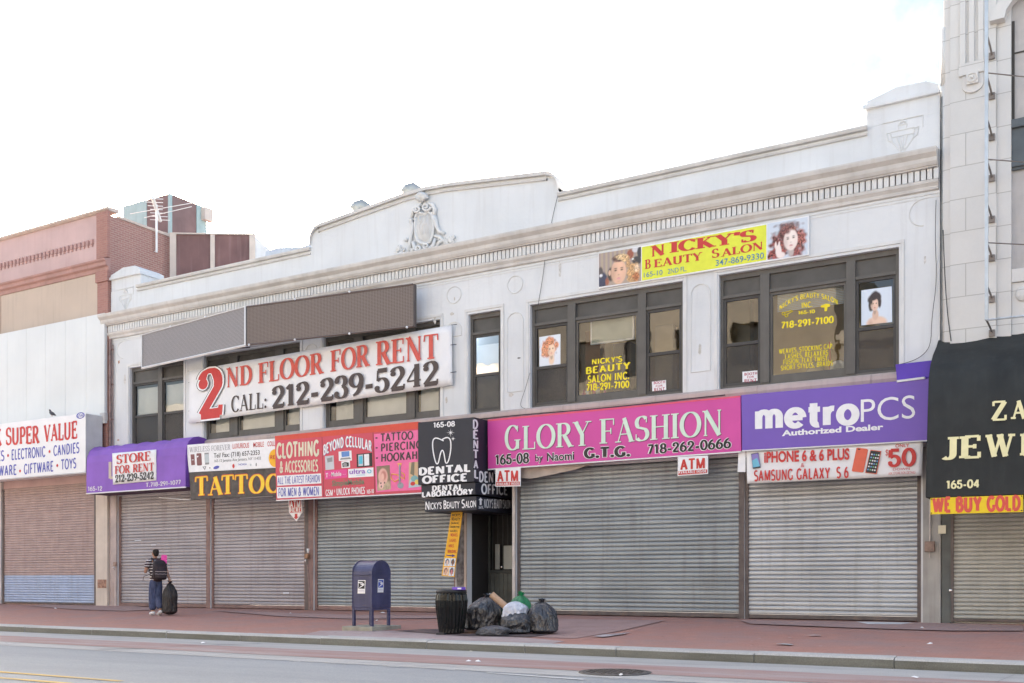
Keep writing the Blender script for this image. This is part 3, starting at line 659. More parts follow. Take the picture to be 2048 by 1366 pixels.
# parapet
YB = .36
BL, BR = P(281,575).x, P(1733,257).x
PLx, PRx = P(622,497).x, P(1117,393).x; PC = (PLx+PRx)/2
def seg_band(pts, h, y0, y1, mb):
    for i in range(len(pts)-1):
        a, b = pts[i], pts[i+1]
        mb.prism([(a[0],a[1]-h),(b[0],b[1]-h),(b[0],b[1]),(a[0],a[1])], y0, y1)
ped = [(PLx,9.86),(PLx,10.02)]+[(PLx+.30-.30*math.cos(R(90*i/6)), 10.03+.40*math.sin(R(90*i/6))) for i in range(7)]
top = [(PLx+.30, 10.45), (PLx+.45,10.46)]+[(PLx+.45+(PC-PLx-.45)*k/5, 10.46+(.0,.068,.136,.204,.268,.30)[k]) for k in range(1,6)]
left_half = ped+top
right_half = [(2*PC-x_, z_) for x_, z_ in reversed(left_half)]
mb = MB()
mb.prism([(PLx,9.86)]+left_half[1:]+right_half[1:-1]+[(PRx,9.86)], 0.0, YB)
mb.box(XL, PLx, YB-.02, YB, 8.9, 9.86); mb.box(PRx, XR, YB-.02, YB, 8.9, 9.86)
mb.quad((XL,0,9.862),(XR,0,9.862),(XR,YB,9.862),(XL,YB,9.862))
for x0, x1 in ((XL+.02, BL),(BR, XR)): mb.box(x0, x1, 0.004, .9, 9.86, 10.22)
mb.build('parapet', WALL, B)
mb = MB()
for x0, x1, s0, s1 in ((BL-.12, PLx, 0, 0),(PRx, BR+.02, 0, 0)):
    mb.extx([(0,9.70),(-.045,9.71),(-.05,9.745),(0,9.75)], x0, x1); mb.extx([(YB+.04,9.865),(0,9.80),(-.075,9.81),(-.09,9.85),(-.09,9.89),(YB+.04,9.90)], x0, x1)
up = left_half[2:]+right_half[1:-2]
seg_band([(a, b+.01) for a, b in up], .085, -.09, YB+.03, mb); seg_band([(a, b-.14) for a, b in up[6:-6]], .045, -.045, 0, mb)
mb.build('coping', CORN, B)
for x0, x1 in ((XL, BL),(BR, XR)):
    mb = MB(); xm = (x0+x1)/2
    mb.box(x0-.06, x1+.05 if x1 < 20 else x1, -.07, .95, 10.22, 10.30)
    mb.prism([(x0,10.30),(x1-.02,10.30),(x1-.02,10.40),(x1-.25,10.52),(xm-.1,10.54),(x0,10.38)], -.02, .92)
    mb.build('pier_cap', WALL, B, bevel=.012)
    # urn in low relief within its panel
    mb = MB(); u = .0; s = .44; y = -.004
    def ln(pts, r=.011): mb.tube([(xm+a*s, y, 9.43+b*s) for a, b in pts], r, 5)
    ln([(-.85,1.02),(.85,1.02)]); ln([(.85,1.02),(.85,.5)], .007)
    ln([(-.5,.45),(-.45,.1),(-.12,-.35),(.12,-.35),(.45,.1),(.5,.45)]); ln([(-.5,.45),(-.5,.55),(.5,.55),(.5,.45)]); ln([(-.5,.3),(.5,.3)], .01)
    for e in (-.25,-.1,.05,.2): ln([(e,.28),(e*.35,-.3)], .009)
    ln([(-.5,.5),(-.68,.55),(-.62,.2),(-.45,.1)], .012); ln([(.5,.5),(.68,.55),(.62,.2),(.45,.1)], .012)
    ln([(-.12,-.35),(-.05,-.5),(-.2,-.62),(.2,-.62),(.05,-.5),(.12,-.35)]); ln([(-.3,-.72),(.3,-.72)], .016)
    ln([(-.15,.62),(-.2,.78),(.2,.78),(.15,.62)]); ln([(-.14,.86),(0,.95),(.14,.86)], .022)
    mb.build('urn_relief', TRIM, B)
# cartouche with shell, scrolls, shield and fruit
mb = MB()
def cz(zx, zy, y=-.03): p = P(770+zx/8.5375, 370+zy/8.5375, 0); return Vector((p.x, y, p.z))
oval = [(545,560),(570,500),(640,490),(700,510),(760,470),(800,500),(845,560),(855,700),(840,880),(800,980),(730,1020),(640,1010),(575,960),(545,850),(540,700)]
c0 = cz(700,760,-.10); vs = [c0]+[cz(a,b,-.055) for a,b in oval]+[cz(a,b,0) for a,b in oval]; n = len(oval)
mb.add(vs, [(0,1+i,1+(i+1)%n) for i in range(n)]+[(1+i,1+n+i,1+n+(i+1)%n,1+(i+1)%n) for i in range(n)])
mb.tube([cz(a,b,-.06) for a,b in oval+oval[:1]], .035, 7)
inner = [(700+(a-700)*.86, 760+(b-760)*.88) for a, b in oval]
mb.tube([cz(a,b,-.062) for a,b in inner+inner[:1]], .014, 5)
def spiral(cx_, cy_, r0, turns, s, r=.04):
    pts = [cz(cx_+s*r0*(1-i/22)*math.cos(turns*2*math.pi*i/22), cy_+r0*(1-i/22)*math.sin(turns*2*math.pi*i/22), -.09-.03*i/22) for i in range(21)]
    mb.tube(pts, [r*(1-.5*i/21) for i in range(21)], 6)
spiral(740,395,75,1.7,1); spiral(585,430,60,1.6,-1); spiral(745,1065,70,1.6,1); spiral(600,1095,60,1.5,-1)
for k in range(9):                                     # shell
    a = R(195+150*k/8); mb.tube([cz(660,300,-.06), cz(660+75*math.cos(a), 255+75*math.sin(a), -.13), cz(660+112*math.cos(a), 250+108*math.sin(a), -.07)], [.02,.055,.03], 6)
for pts, r in (([(640,340),(560,375),(500,440),(480,560)],[.05,.06,.05,.05]), ([(480,590),(465,640),(500,690),(480,800),(455,960),(420,1170)],[.08,.06,.045,.05,.045,.03]),
               ([(760,320),(830,350),(870,430),(860,540)],[.04,.06,.06,.05]), ([(850,560),(885,620),(905,730),(950,810),(1030,830)],[.08,.06,.05,.05,.03]),
               ([(500,980),(530,1080),(620,1140),(760,1120),(850,1040),(880,920)],[.05,.06,.06,.06,.06,.04]), ([(870,880),(960,900),(1060,1000)],[.04,.05,.04]),
               ([(900,1050),(960,980),(1060,930)],[.03,.05,.03]), ([(420,1160),(340,1190),(200,1200)],[.03,.05,.04]), ([(400,950),(360,940),(340,960)],[.04,.03,.02])):
    mb.tube([cz(a,b,-.05) for a,b in pts], r, 7)
rng = random.Random(5)
for x_, y_, r in ((260,1090,.085),(300,1165,.075),(215,1150,.06),(240,1200,.05),(330,1110,.05),(1065,985,.075),(1140,945,.085),(1190,900,.05),(1095,1040,.05),(1180,980,.05),(910,1050,.06),(480,1130,.07),(500,1170,.05),(380,945,.05),(1015,830,.05),(560,520,.05),(830,500,.06),(930,930,.045),(445,1060,.04)):
    c = cz(x_, y_, -.03); mb.ball(c, r, 9, 0, (1,.8,1))
    for k in range(5):
        a = k*1.257+rng.random(); mb.ball(c+Vector((math.cos(a)*r*.7,-.03,math.sin(a)*r*.7)), r*.42, 6)
mb.build('cartouche', TRIM, B, smooth=True)
mb = MB()
a0, a1 = cz(605,720), cz(800,690); text(mb, '921', a0, (a1-a0).normalized(), Vector((0,0,1)), Vector((0,-1,0)), (a1-a0).length, .26, font='serif', T=.1, t=.06, se=0, lift=.075)
a0, a1 = cz(620,880), cz(800,850); text(mb, 'MW', a0, (a1-a0).normalized(), Vector((0,0,1)), Vector((0,-1,0)), (a1-a0).length, .26, font='serif', T=.1, t=.06, se=0, lift=.075)
mb.build('date_lettering', CORN, B, recalc=False)

# shutters and door of the ground floor
shutter(B, SX[0][0], SX[0][1], 0.0, 3.42, .10, .0965, GALVP, RAILR)
shutter(B, SX[1][0], SX[1][1], 0.0, 3.42, .10, .0965, GALVP, RAILR)
shutter(B, SX[2][0], SX[2][1], 0.0, 3.42, .10, .092, GALV, RAILR, bar=.12)
shutter(B, SX[3][0], SX[3][1], 0.0, 3.42, .08, .098, GALV, RAILM, bar=.10)
shutter(B, SX[4][0], SX[4][1], 0.0, 3.42, .08, .092, M('pale_galvanised', (.45,.47,.485), .38, metal=.3, var=.1, scale=.8, streak=.4, streakcol=(.24,.235,.23), hvar=.2), RAILM, bar=.09)
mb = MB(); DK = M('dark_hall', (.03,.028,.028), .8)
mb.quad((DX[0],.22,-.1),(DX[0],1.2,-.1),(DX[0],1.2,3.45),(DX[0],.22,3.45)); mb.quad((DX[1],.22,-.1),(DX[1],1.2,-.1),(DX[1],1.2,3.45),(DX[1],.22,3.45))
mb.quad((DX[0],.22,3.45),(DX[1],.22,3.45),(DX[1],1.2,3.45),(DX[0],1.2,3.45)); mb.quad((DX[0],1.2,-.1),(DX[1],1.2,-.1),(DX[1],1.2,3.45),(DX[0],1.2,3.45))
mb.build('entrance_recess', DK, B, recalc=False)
GATEM = M('dark_gate', (.045,.05,.048), .5, var=.2)
yd = .95; da, db = DX[0]+.02, DX[1]-.02; wd = db-da
mb = MB(); mb.box(da, da+.06, yd, yd+.06, -.02, 3.2); mb.box(db-.06, db, yd, yd+.06, -.02, 3.2); mb.box(da+.06, db-.06, yd, yd+.06, .98, 1.06); mb.box(da+.06, db-.06, yd, yd+.06, -.02, .06); mb.box(da+.06, db-.06, yd, yd+.06, 2.5, 2.58)
dr = mb.build('door', GATEM, B, bevel=.006)
mb = MB(); k = 0; x = da+.06
while x < db-.1: mb.box(x+.004, x+.125, yd+.02, yd+.05, .062, .978); x += .13
mb.build('lower_panel', M('gate_planks', (.075,.085,.08), .5, var=.25, streak=.4), dr, bevel=.004)
mb = MB(); x = da+.12
while x < db-.08: mb.box(x, x+.016, yd+.02, yd+.036, 1.062, 2.498); x += .15
mb.build('gate_bars', GATEM, dr)
mb = MB(); mb.box(da+.17*wd, da+.27*wd, yd-.015, yd+.015, 1.08, 1.72); mb.box(da+.36*wd, da+.55*wd, yd-.015, yd+.015, 1.08, 1.68); mb.build('lock_plate', M('steel_plate', (.30,.32,.32), .4, metal=.5), dr, bevel=.006)
mb = MB(); mb.ball((da+.33*wd, yd-.03, 1.14), .035, 8); mb.build('handle', M('bright_steel', (.7,.7,.7), .25, metal=.9), dr, smooth=True)
mb = MB(); mb.box(XP(1027.5), XP(1033), -.08, -.03, -.02, 3.2); mb.build('corner_post', M('pale_post', (.50,.46,.43), .6, var=.15, streak=.4), B, bevel=.005)
mb = MB(); mb.box(XP(914), XP(929), -.03, 0, 0, 3.4); mb.box(XP(930), XP(934), -.045, 0, 0, 3.4, 1); mb.build('door_jamb', [M('flaking_pier', (.20,.185,.18), .8, var=.6, scale=7, streak=.5, streakcol=(.4,.36,.33)), M('tan_strip', (.50,.40,.33), .7)], B)
mb = MB(); mb.box(XP(223), XP(235), -.05, .0, 0, 3.5); mb.build('shutter_post', M('stained_post', (.45,.38,.36), .75, var=.15, streak=.6, streakcol=(.28,.17,.13)), B, bevel=.006)
for a, b, m in ((413.2,420.3,RAILR),(610.2,617,RAILM),(617.3,626.8,RAILR),(1483.2,1488.8,RAILM)):
    mb = MB(); mb.box(XP(a), XP(b), -.012, .0, -.02, 3.45); mb.build('shutter_jamb', m, B)
# windows of the second floor
def zz(px, py): return P(px, py).z
zt = (P(1066,652).z+P(1709,557).z)/2
def cutx(*c): return [(XP(a), XP(b)) for a, b in c]
(a,b) = WX[0]; window(B, a, b, ZS, ZH, cutx((311.7,320)), zt, ['hung','hung'], blinds=[(a+.1,b-.1,5.95,6.75,'p')])
(a,b) = WX[1]; window(B, a, b, ZS, ZH, cutx((455,471),(546,563)), zt, ['fixed','fixed','fixed'], blinds=[(XP(420),XP(452),5.0,5.95,'p'),(XP(474),XP(543),5.0,5.9,'p'),(XP(565),XP(596),5.0,6.4,'v')])
(a,b) = WX[2]; window(B, a, b, ZS, ZH, cutx((704,722),(810,826)), zt, ['fixed','fixed','fixed'], blinds=[(XP(660),XP(703),5.0,6.3,'v'),(XP(724),XP(808),5.0,5.9,'p'),(XP(830),XP(872),5.0,6.3,'v')])
(a,b) = WX[3]; window(B, a, b, ZS, ZH, [], zt, ['hung'], blinds=[(a+.1,b-.1,5.0,6.65,'v')])
(a,b) = WX[4]; W5 = window(B, a, b, ZS, ZH, cutx((1132,1147.5),(1272.6,1289)), zt, ['hung','fixed','hung'])
(a,b) = WX[5]; W6 = window(B, a, b, ZS, ZH, cutx((1518,1536.5),(1690.6,1709)), zt, ['hung','fixed','hung'], blinds=[(XP(1548),XP(1686),P(1600,612).z,P(1600,583).z+.08,'h')])
# lettering on the salon windows
YG = .10+.045
S_ = dict(bold=.045)
lettering(W5, [("NICKY'S",(1184,729),(1245,722.5),10,S_),("BEAUTY",(1172,748),(1261,737),12.5,S_),("SALON INC.",(1175.4,766),(1258.6,757.5),13.5,S_),("718-291-7100",(1173.7,781.5),(1259,774.4),12.5,S_)], YG, YELV)
S2 = dict(bold=.024)
lettering(W6, [("NICKY'S BEAUTY SALON",(1559.4,621),(1675.4,609.5),9.5,dict(bold=.03,arc=19)),("INC.",(1603.4,615.9),(1625,613.5),10,S_),("165-10",(1596.4,629),(1630,626),6.5,S_),("718-291-7100",(1563.4,657),(1668,645),12.5,S_),
   ("WEAVES, STOCKING CAP,",(1558,708),(1667,696.5),9,S2),("LASHES, RELAXERS",(1570.6,718),(1656.6,709.4),9,S2),("FUSION, FLAT TWIST,",(1566.9,729),(1657.8,720.4),9,S2),("SHORT STYLES, BRAIDS",(1561.7,741),(1666,730.5),9,S2)], YG, YELV)
mb = MB()
def gl(pts): mb.add([P(a, b, YG-.003) for a, b in pts], [tuple(range(len(pts)))])
gl([(1641,612),(1652,607),(1660,608),(1660,613),(1655,614),(1654,622),(1649,623),(1649,615),(1642,615)])   # hair dryer
for c in ((1567,627),(1573,631)): mb.tube([P(c[0]+3*math.cos(k*.785), c[1]+3*math.sin(k*.785), YG-.005) for k in range(9)], .008, 4)
mb.tube([P(1570,625,YG-.005), P(1584,620,YG-.005)], .008, 4); mb.tube([P(1575,628,YG-.005), P(1586,622,YG-.005)], .008, 4)
mb.build('window_emblem', YELV, W6)

# things seen inside the salon
mb = MB(); a = P(1181,640,.32); b = P(1268,668,.32); mb.box(a.x, b.x, .32, .36, b.z-.12, a.z+.02); mb.box(a.x+.04, b.x-.04, .312, .32, b.z-.08, a.z-.02, 1)
mb.build('light_box', [WHITEI, M('light_box_face', (.42,.46,.42), .3)], W5)
def inner(name, lab, cat, build, loc): t_ = thing(name, lab, cat, loc); build(t_); return t_
def lamp(t_):
    mb = MB(); c = P(1676,735,.6); mb.ball(c, .17, 14, 0, (1,.8,.9)); mb.build('hood', M('white_plastic', (.75,.75,.75), .35), t_, smooth=True)
    mb = MB(); mb.tube([(c.x-.15,.6,c.z-.4),(c.x-.17,.6,c.z+.55)], .018, 6); mb.build('stand', M('red_stand', (.5,.1,.06), .5), t_)
inner('dryer_hood', 'white salon dryer hood behind the far right window', 'salon dryer', lamp, P(1676,760,.6))
def table(t_):
    mb = MB(); a, b = P(1610,748,.7), P(1650,738,.7); mb.prism([(a.x,a.z-.05),(b.x,b.z-.08),(b.x-.1,b.z+.12),((a.x+b.x)/2,b.z+.2),(a.x+.05,a.z+.04)], .55, .95); mb.build('cushion', M('tan_leather', (.30,.26,.18), .4), t_, bevel=.03)
inner('salon_chair', 'tan salon chair top behind the far right window', 'chair', table, P(1630,760,.7))
def stock(t_):
    rng = random.Random(4)
    for k in range(7):
        p = P(1168+k*7, 785-rng.uniform(0,14), .45+.05*(k%2)); mb = MB(); h = rng.uniform(.12,.3); mb.lathe([(.05,p.z-.2),(.055,p.z-.2+h),(.03,p.z-.17+h),(.02,p.z-.12+h)], p.x, p.y, 10); mb.build('bottle', (ink('bottle_pink', (.7,.2,.3)), WHITEI, ink('bottle_gold', (.5,.35,.1)))[k%3], t_, smooth=True)
inner('bottle_row', 'row of pink and white bottles inside the middle salon window', 'bottles', stock, P(1180,790,.45))
for x0_, x1_, m_ in ((1170,1200,'a'),(1225,1262,'b'),(1310,1345,'c'),(1450,1500,'d')):
    a, b = P(x0_,700,1.6), P(x1_,700,1.6); mb = MB(); mb.box(a.x, b.x, 1.6, 1.9, 4.41, 6.6+.3*ord(m_)%.7); mb.build('cabinet', M('cabinet_'+m_, {'a':(.4,.2,.08),'b':(.06,.05,.05),'c':(.5,.4,.25),'d':(.25,.2,.1)}[m_], .6), B, bevel=.01)

# stains, rust spots and small repairs on the plaster
rng = random.Random(21)
for px, py, w_, h_, colr in ((238,724,.10,.14,(.42,.22,.13)),(237,880,.14,.08,(.48,.33,.26)),(904,628,.16,.10,(.55,.52,.47)),(909,598,.05,.12,(.52,.49,.45)),(1038,716,.12,.04,(.12,.11,.1)),(622,800,.22,.05,(.50,.44,.38)),(395,845,.16,.04,(.48,.42,.36)),(893,800,.10,.22,(.53,.49,.44)),(1400,700,.10,.3,(.56,.54,.50)),(1022,790,.2,.12,(.55,.52,.48)),(1850,520,.07,.2,(.56,.54,.52)),(640,700,.1,.2,(.55,.5,.45)),(1195,503,.10,.05,(.3,.28,.26)),(1405,468,.12,.03,(.25,.23,.22)),(870,640,.12,.25,(.56,.53,.49)),(250,760,.14,.4,(.57,.55,.52)),(1120,540,.1,.5,(.58,.565,.54))):
    p = P(px, py); mb = MB(); n = 14; mb.add([(p.x+w_/2*math.cos(2*math.pi*k/n)*rng.uniform(.5,1), -.0035, p.z+h_/2*math.sin(2*math.pi*k/n)*rng.uniform(.55,1)) for k in range(n)], [tuple(range(n))])
    mb.build('plaster_stain', M('stain_%d' % px, colr, .85, var=.25, scale=14), B)
for pts in ([(905,430),(907,470),(903,505),(906,540)],[(1480,690),(1484,720),(1478,745)],[(1235,470),(1238,500),(1233,520)]):
    pass

mb = MB(); rng = random.Random(9)                 # old gum spots on the pavers
for k in range(420):
    x = rng.uniform(-3, 30); y = rng.uniform(-6.6, -.3); r = rng.uniform(.012, .035); z = sw(y)+.0125
    mb.add([(x+r*math.cos(2*math.pi*i/8)*rng.uniform(.8,1.1), y+r*math.sin(2*math.pi*i/8)*rng.uniform(.8,1.1), z) for i in range(8)], [tuple(range(8))], 0 if rng.random() < .7 else 1)
struct(mb.build('gum_spots', [M('old_gum', (.13,.09,.085), .8), M('pale_gum', (.45,.38,.36), .8)], recalc=False), 'stuff')

patch([(790,1263),(850,1259),(945,1261),(1010,1267),(1100,1270),(1060,1275),(930,1273),(860,1268)], worn_mat('wet_stain_contact_shade', (.10,.08,.08), (.22,.16,.15), .45, .7, 2.5), .0145)  # wet stain by the bin, drawn on under bin and bags as painted contact shade
patch([(1185,1274),(1210,1270),(1262,1266),(1245,1270),(1205,1276)], worn_mat('pale_spill', (.5,.46,.45), (.32,.25,.24), .4, .6, 4), .0145)
# ------------------------------------------------------------------ red brick building on the left
BRK = brick_mat('red_brick', (.37,.19,.155), (.30,.15,.125), (.42,.31,.27), 1, mort=.010, bw=.21, rh=.07, plane='YZ', dirt=.35, dirtcol=(.40,.22,.19), dscale=.8)
BRKF = brick_mat('red_brick_front', (.39,.20,.165), (.34,.17,.14), (.36,.22,.19), 1, mort=.008, bw=.21, rh=.07, plane='XZ', dirt=.3, dirtcol=(.38,.2,.17))
PINKP = M('faded_pink_facade', (.55,.385,.365), .8, var=.1, scale=1.0, streak=.25, streakcol=(.42,.24,.22), bump=.15)
TANP = M('tan_render', (.52,.42,.34), .8, var=.06, scale=.8, streak=.2)
RTRIM = M('red_brown_moulding', (.41,.24,.21), .75, var=.12, scale=2, streak=.3)
COPE = M('beige_coping', (.56,.46,.40), .7, var=.12)
LB = thing('brick_building', 'faded red brick building with corbelled front and bare side wall beside the shops', 'building', (XL-.4,0,0))
LX0, LX1 = -12.0, XL-.03
zt0 = P(212,424).z; zd = P(201.5,480).z; zc1 = P(201,526).z; zc0 = P(201,546).z
mb = MB()
mb.quad((LX0,0,-.1),(LX1,0,-.1),(LX1,0,zt0),(LX0,0,zt0),1); mb.quad((LX1,0,-.1),(LX1,14,-.1),(LX1,14,zt0-.15),(LX1,0,zt0-.15),0)
mb.quad((LX0,0,-.1),(LX0,14,-.1),(LX0,14,zt0-.5),(LX0,0,zt0-.5),0); mb.quad((LX0,14,-.1),(LX1,14,-.1),(LX1,14,zt0-.5),(LX0,14,zt0-.5),0)
mb.quad((LX0,.3,zt0-.5),(LX1,.3,zt0-.5),(LX1,14,zt0-.5),(LX0,14,zt0-.5),0); mb.quad((LX1-.25,0,zt0-.15),(LX1,0,zt0-.15),(LX1,14,zt0-.15),(LX1-.25,14,zt0-.15),0)
mb.quad((LX1-.25,.0,zt0-.6),(LX1-.25,14,zt0-.6),(LX1-.25,14,zt0-.15),(LX1-.25,0,zt0-.15),0)
mb.build('wall', [BRK, PINKP], LB, recalc=False)
mb = MB(); mb.extx([(.3,zt0),(-.05,zt0),(-.12,zt0+.04),(-.12,zt0+.10),(.3,zt0+.13)], LX0, LX1+.02); 
rng = random.Random(4); y = .3
while y < 13: 
    w = rng.uniform(.5,.9); mb.box(LX1-.28, LX1+.04, y+.004, y+w-.004, zt0-.15, zt0-.08+rng.uniform(0,.03)); y += w
mb.build('coping', COPE, LB)
mb = MB(); x = LX0
while x < LX1-.75: mb.box(x, x+.10, -.055, 0, zd-.08, zd+.07); mb.box(x+.02, x+.08, -.03, 0, zd-.15, zd-.081); x += .2
mb.build('corbel_course', M('corbel_brick', (.44,.27,.245), .8, var=.1), LB)
mb = MB(); mb.extx([(0,zc0),(-.06,zc0+.01),(-.08,zc0+.12),(-.16,zc0+.16),(-.17,zc0+.26),(-.23,zc0+.30),(-.24,zc1+.03),(0,zc1+.09)], LX0, LX1+.0); mb.build('cornice', RTRIM, LB)
mb = MB(); xp0 = P(200,600).x
mb.box(xp0, LX1+.0, -.10, 0, 5.0, zc0-.35); mb.box(xp0-.05, LX1+.03, -.14, 0, zc0-.34, zc0-.001); mb.box(xp0-.03, LX1+.0, -.11, 0, zc1+.1, zt0-.01); mb.build('pilaster', BRKF, LB)
xq = P(2,700).x; mb = MB(); mb.box(xq-.5, xq, -.10, 0, 5.0, zc0-.001); mb.build('pilaster', BRKF, LB)
mb = MB(); mb.box(LX0, xp0-.06, -.03, 0, 5, zc0-.002); mb.build('infill_panel', TANP, LB)
# ground floor: pier and shutter
s0, s1 = P(8,1100).x, P(195,1100).x
mb = MB(); mb.box(P(197,1100).x, LX1-.02, -.10, 0, 0, 4.6); mb.build('pier', M('cream_pier', (.60,.53,.46), .8, var=.08, streak=.35, streakcol=(.42,.34,.32)), LB)
mb = MB(); a = P(201,1148); mb.box(a.x, LX1-.06, -.112, -.10, P(201,1176).z, P(201,1159).z); mb.build('tile_inset', M('brown_tile', (.30,.17,.12), .6, var=.5, scale=12), LB)
shutter(LB, s0, s1, 0.02, 3.9, -.02, .082, M('brown_slats', (.40,.305,.285), .55, metal=.1, var=.1, streak=.35, streakcol=(.26,.17,.155)), RAILM, bar=.05, low=M('blue_slats', (.38,.45,.60), .5, metal=.15, var=.08, streak=.4, streakcol=(.26,.28,.34)), lowz=P(100,1151).z)
mb = MB(); mb.box(LX0, s0-.03, -.10, 0, 0, 4.6); mb.build('pier', M('white_pier', (.62,.6,.58), .8, var=.1, streak=.3), LB)
# blank white panel and shop sign of the left building
WBP = M('white_sheet_panel', (.66,.67,.66), .35, var=.06, scale=.6, streak=.25, streakcol=(.56,.58,.59))
WB = thing('blank_billboard', 'blank white sheet metal panel above the variety store sign', 'billboard', (LX1-2,-.2,4.5))
pt = [(-60,687.5),(215.5,624.5)]; zb_ = P(171,830,-.3).z; zt_ = P(215,625,-.2).z
mb = MB(); x = LX0; 
while x < LX1-.05:
    x2 = min(x+1.02, LX1); mb.box(x+.003, x2-.003, -.22, -.11, zb_-.3, zt_); x = x2
mb.build('panel', WBP, WB, bevel=.006)
SV = thing('store_sign', 'white box sign of a variety store with red SUPER VALUE lettering', 'sign', (LX1-2,-.8,3.4))
ys = -.83; zsb = P(171,944,ys).z; zst = P(171,826,ys).z
mb = MB(); mb.box(LX0, P(171,900,ys).x, ys, -.23, zsb, zst); mb.build('panel', WHITEV, SV, bevel=.01)
mb = MB(); mb.box(LX0, P(171,900,ys).x+.012, ys-.004, ys+.03, zsb-.03, zsb-.002); mb.box(P(171,900,ys).x+.001, P(171,900,ys).x+.012, ys+.0, -.23, zsb, zst-.02); mb.build('frame', M('grey_trim', (.5,.5,.5), .5), SV)
lettering(SV, [("K",(-10,892),(4,891),33,dict(font='serif',T=.22,t=.14,se=.0)),("SUPER",(11.7,889.5),(79,886),33,dict(font='serif',T=.22,t=.12,se=.03)),("VALUE",(88,884),(154.7,876),33,dict(font='serif',T=.22,t=.12,se=.03))], ys, REDV, 'title_lettering')
lettering(SV, [("ES",(-5,921.5),(9,921),19.5,dict(bold=.03)),("ELECTRONIC",(23.5,919.5),(91,913),19.5,dict(bold=.03)),("CANDIES",(107,911.5),(159,905),19.5,dict(bold=.03)),
   ("WARE",(-3,951.5),(33,949),19,dict(bold=.03)),("GIFTWARE",(48,948),(106.5,942),19,dict(bold=.03)),("TOYS",(122.5,939),(152.8,935.5),19,dict(bold=.03))], ys, BLUEV)
mb = MB()
for c in ((16,911),(99,903),(40,942),(114.5,931)):
    p = P(c[0], c[1], ys-.005); mb.add([p+Vector((.05*math.cos(k*.628),0,.05*math.sin(k*.628))) for k in range(10)], [tuple(range(10))])
mb.build('bullet_marks', REDV, SV)
mb = MB(); c = P(161,831,ys-.005)
for r1, dy in ((1,0),(.72,-.002)):
    mb.add([c+Vector((.20*r1*math.cos(k*.314), dy, .10*r1*math.sin(k*.314)+.0)) for k in range(20)], [tuple(range(20))], 0 if r1 == 1 else 1)
mb.build('oval_emblem', [BLUEV, WHITEI], SV)
tpx_mb = MB(); tpx(tpx_mb, 'USA', (156,834.5), (166,833), 6, ys-.008, bold=.03); tpx_mb.build('emblem_lettering', BLUEV, SV, recalc=False)
# pigeon on the sign
pg = thing('pigeon', 'dark pigeon perched on top of the white variety store sign', 'bird', P(104,833,-.6))
PM = M('pigeon_feathers', (.07,.065,.075), .7, var=.3, scale=25)
q = pg.location; mb = MB()
def chain(mb, pts, rs, n=10): mb.tube([q+Vector(p) for p in pts], rs, n)
chain(mb, [(.20,0,.02),(.13,0,.045),(.06,0,.075),(-.01,0,.10),(-.06,0,.13),(-.085,0,.17),(-.10,0,.205),(-.125,0,.215),(-.155,0,.205)], [.012,.03,.05,.06,.052,.034,.03,.026,.006])
mb.build('body', PM, pg, smooth=True)
mb = MB(); chain(mb, [(.22,-.05,.03),(.12,-.06,.06),(.03,-.055,.085),(-.03,-.045,.10)], [.008,.02,.028,.012], 8); mb.build('wing', M('pigeon_wing', (.05,.048,.055), .7), pg, smooth=True)
for dy in (-.02,.02):
    mb = MB(); chain(mb, [(.0,dy,.06),(.0,dy,.012),(-.03,dy,.006)], [.008,.006,.004], 6); mb.build('leg', M('pigeon_leg', (.35,.12,.10), .6), pg)
# roof bulkhead on the brick building
HB = thing('roof_bulkhead', 'dark red roof bulkhead with pale green corner trim above the brick building', 'rooftop structure', (XL-1.6,4,zt0-.5))
HX1 = PX(340,387,-.8).x; y0 = PX(340,387,HX1).y; y1 = PX(412,408,HX1).y; hz_ = PX(340,387,HX1).z; hx0 = P(247,408,y0).x; hxm = P(294,400,y0).x
DRED = M('dark_red_cladding', (.21,.135,.13), .7, var=.15, scale=2, streak=.3); GRN = M('pale_green_metal', (.36,.47,.47), .5, var=.08, streak=.25)
mb = MB(); mb.box(hx0, HX1, y0, y1, zt0-.5, hz_); mb.build('cladding', DRED, HB)
mb = MB(); mb.box(hx0-.01, hxm, y0-.02, y0-.001, zt0-.5, hz_); mb.box(HX1-.08, HX1+.02, y0-.02, y0+.08, zt0-.5, hz_); mb.box(HX1+.001, HX1+.02, y1-.45, y1+.01, zt0-.5, hz_); mb.build('corner_trim', GRN, HB)
mb = MB(); mb.box(HX1+.02, HX1+.22, y1-.25, y1+.15, hz_-.5, hz_-.05); mb.build('wall_lamp', M('beige_box', (.6,.52,.46), .5), HB, bevel=.01)
# television antenna
az = PX(313,505,LX1+.12); TA = thing('antenna', 'old television antenna on a thin mast beside the brick side wall', 'antenna', az)
ALU = M('aluminium_tube', (.85,.84,.82), .4, metal=.1); p_ = Vector((LX1+.12, az.y, 0)); zt_a = PX(311,412,LX1+.12).z
mb = MB(); mb.tube([(p_.x,p_.y,az.z),(p_.x,p_.y,zt_a+.05)], .036, 8); mb.tube([(p_.x-.1,p_.y,az.z+.05),(p_.x,p_.y,az.z+.05)], .015, 6); mb.build('mast', ALU, TA)
mb = MB(); bd = Vector((.55,-.75,.36)).normalized(); c = Vector((p_.x,p_.y,zt_a-.1)); mb.tube([c-bd*.55, c+bd*.55], .06, 6); cr = bd.cross(Vector((0,0,1))).normalized()
for k in range(7): e = c+bd*(-.5+k*.166); L_ = .20+.04*abs(3-k); mb.tube([e-cr*L_, e+cr*L_], .013, 5)
mb.build('boom', ALU, TA)
mb = MB(); e = c+bd*.05; mb.tube([e-Vector((1.15,.1,0)), e+Vector((1.75,.1,-.1))], .012, 5); mb.tube([e-Vector((.7,-.1,.15)), e+Vector((1.55,.1,-.2))], .012, 5); mb.build('dipole', ALU, TA)
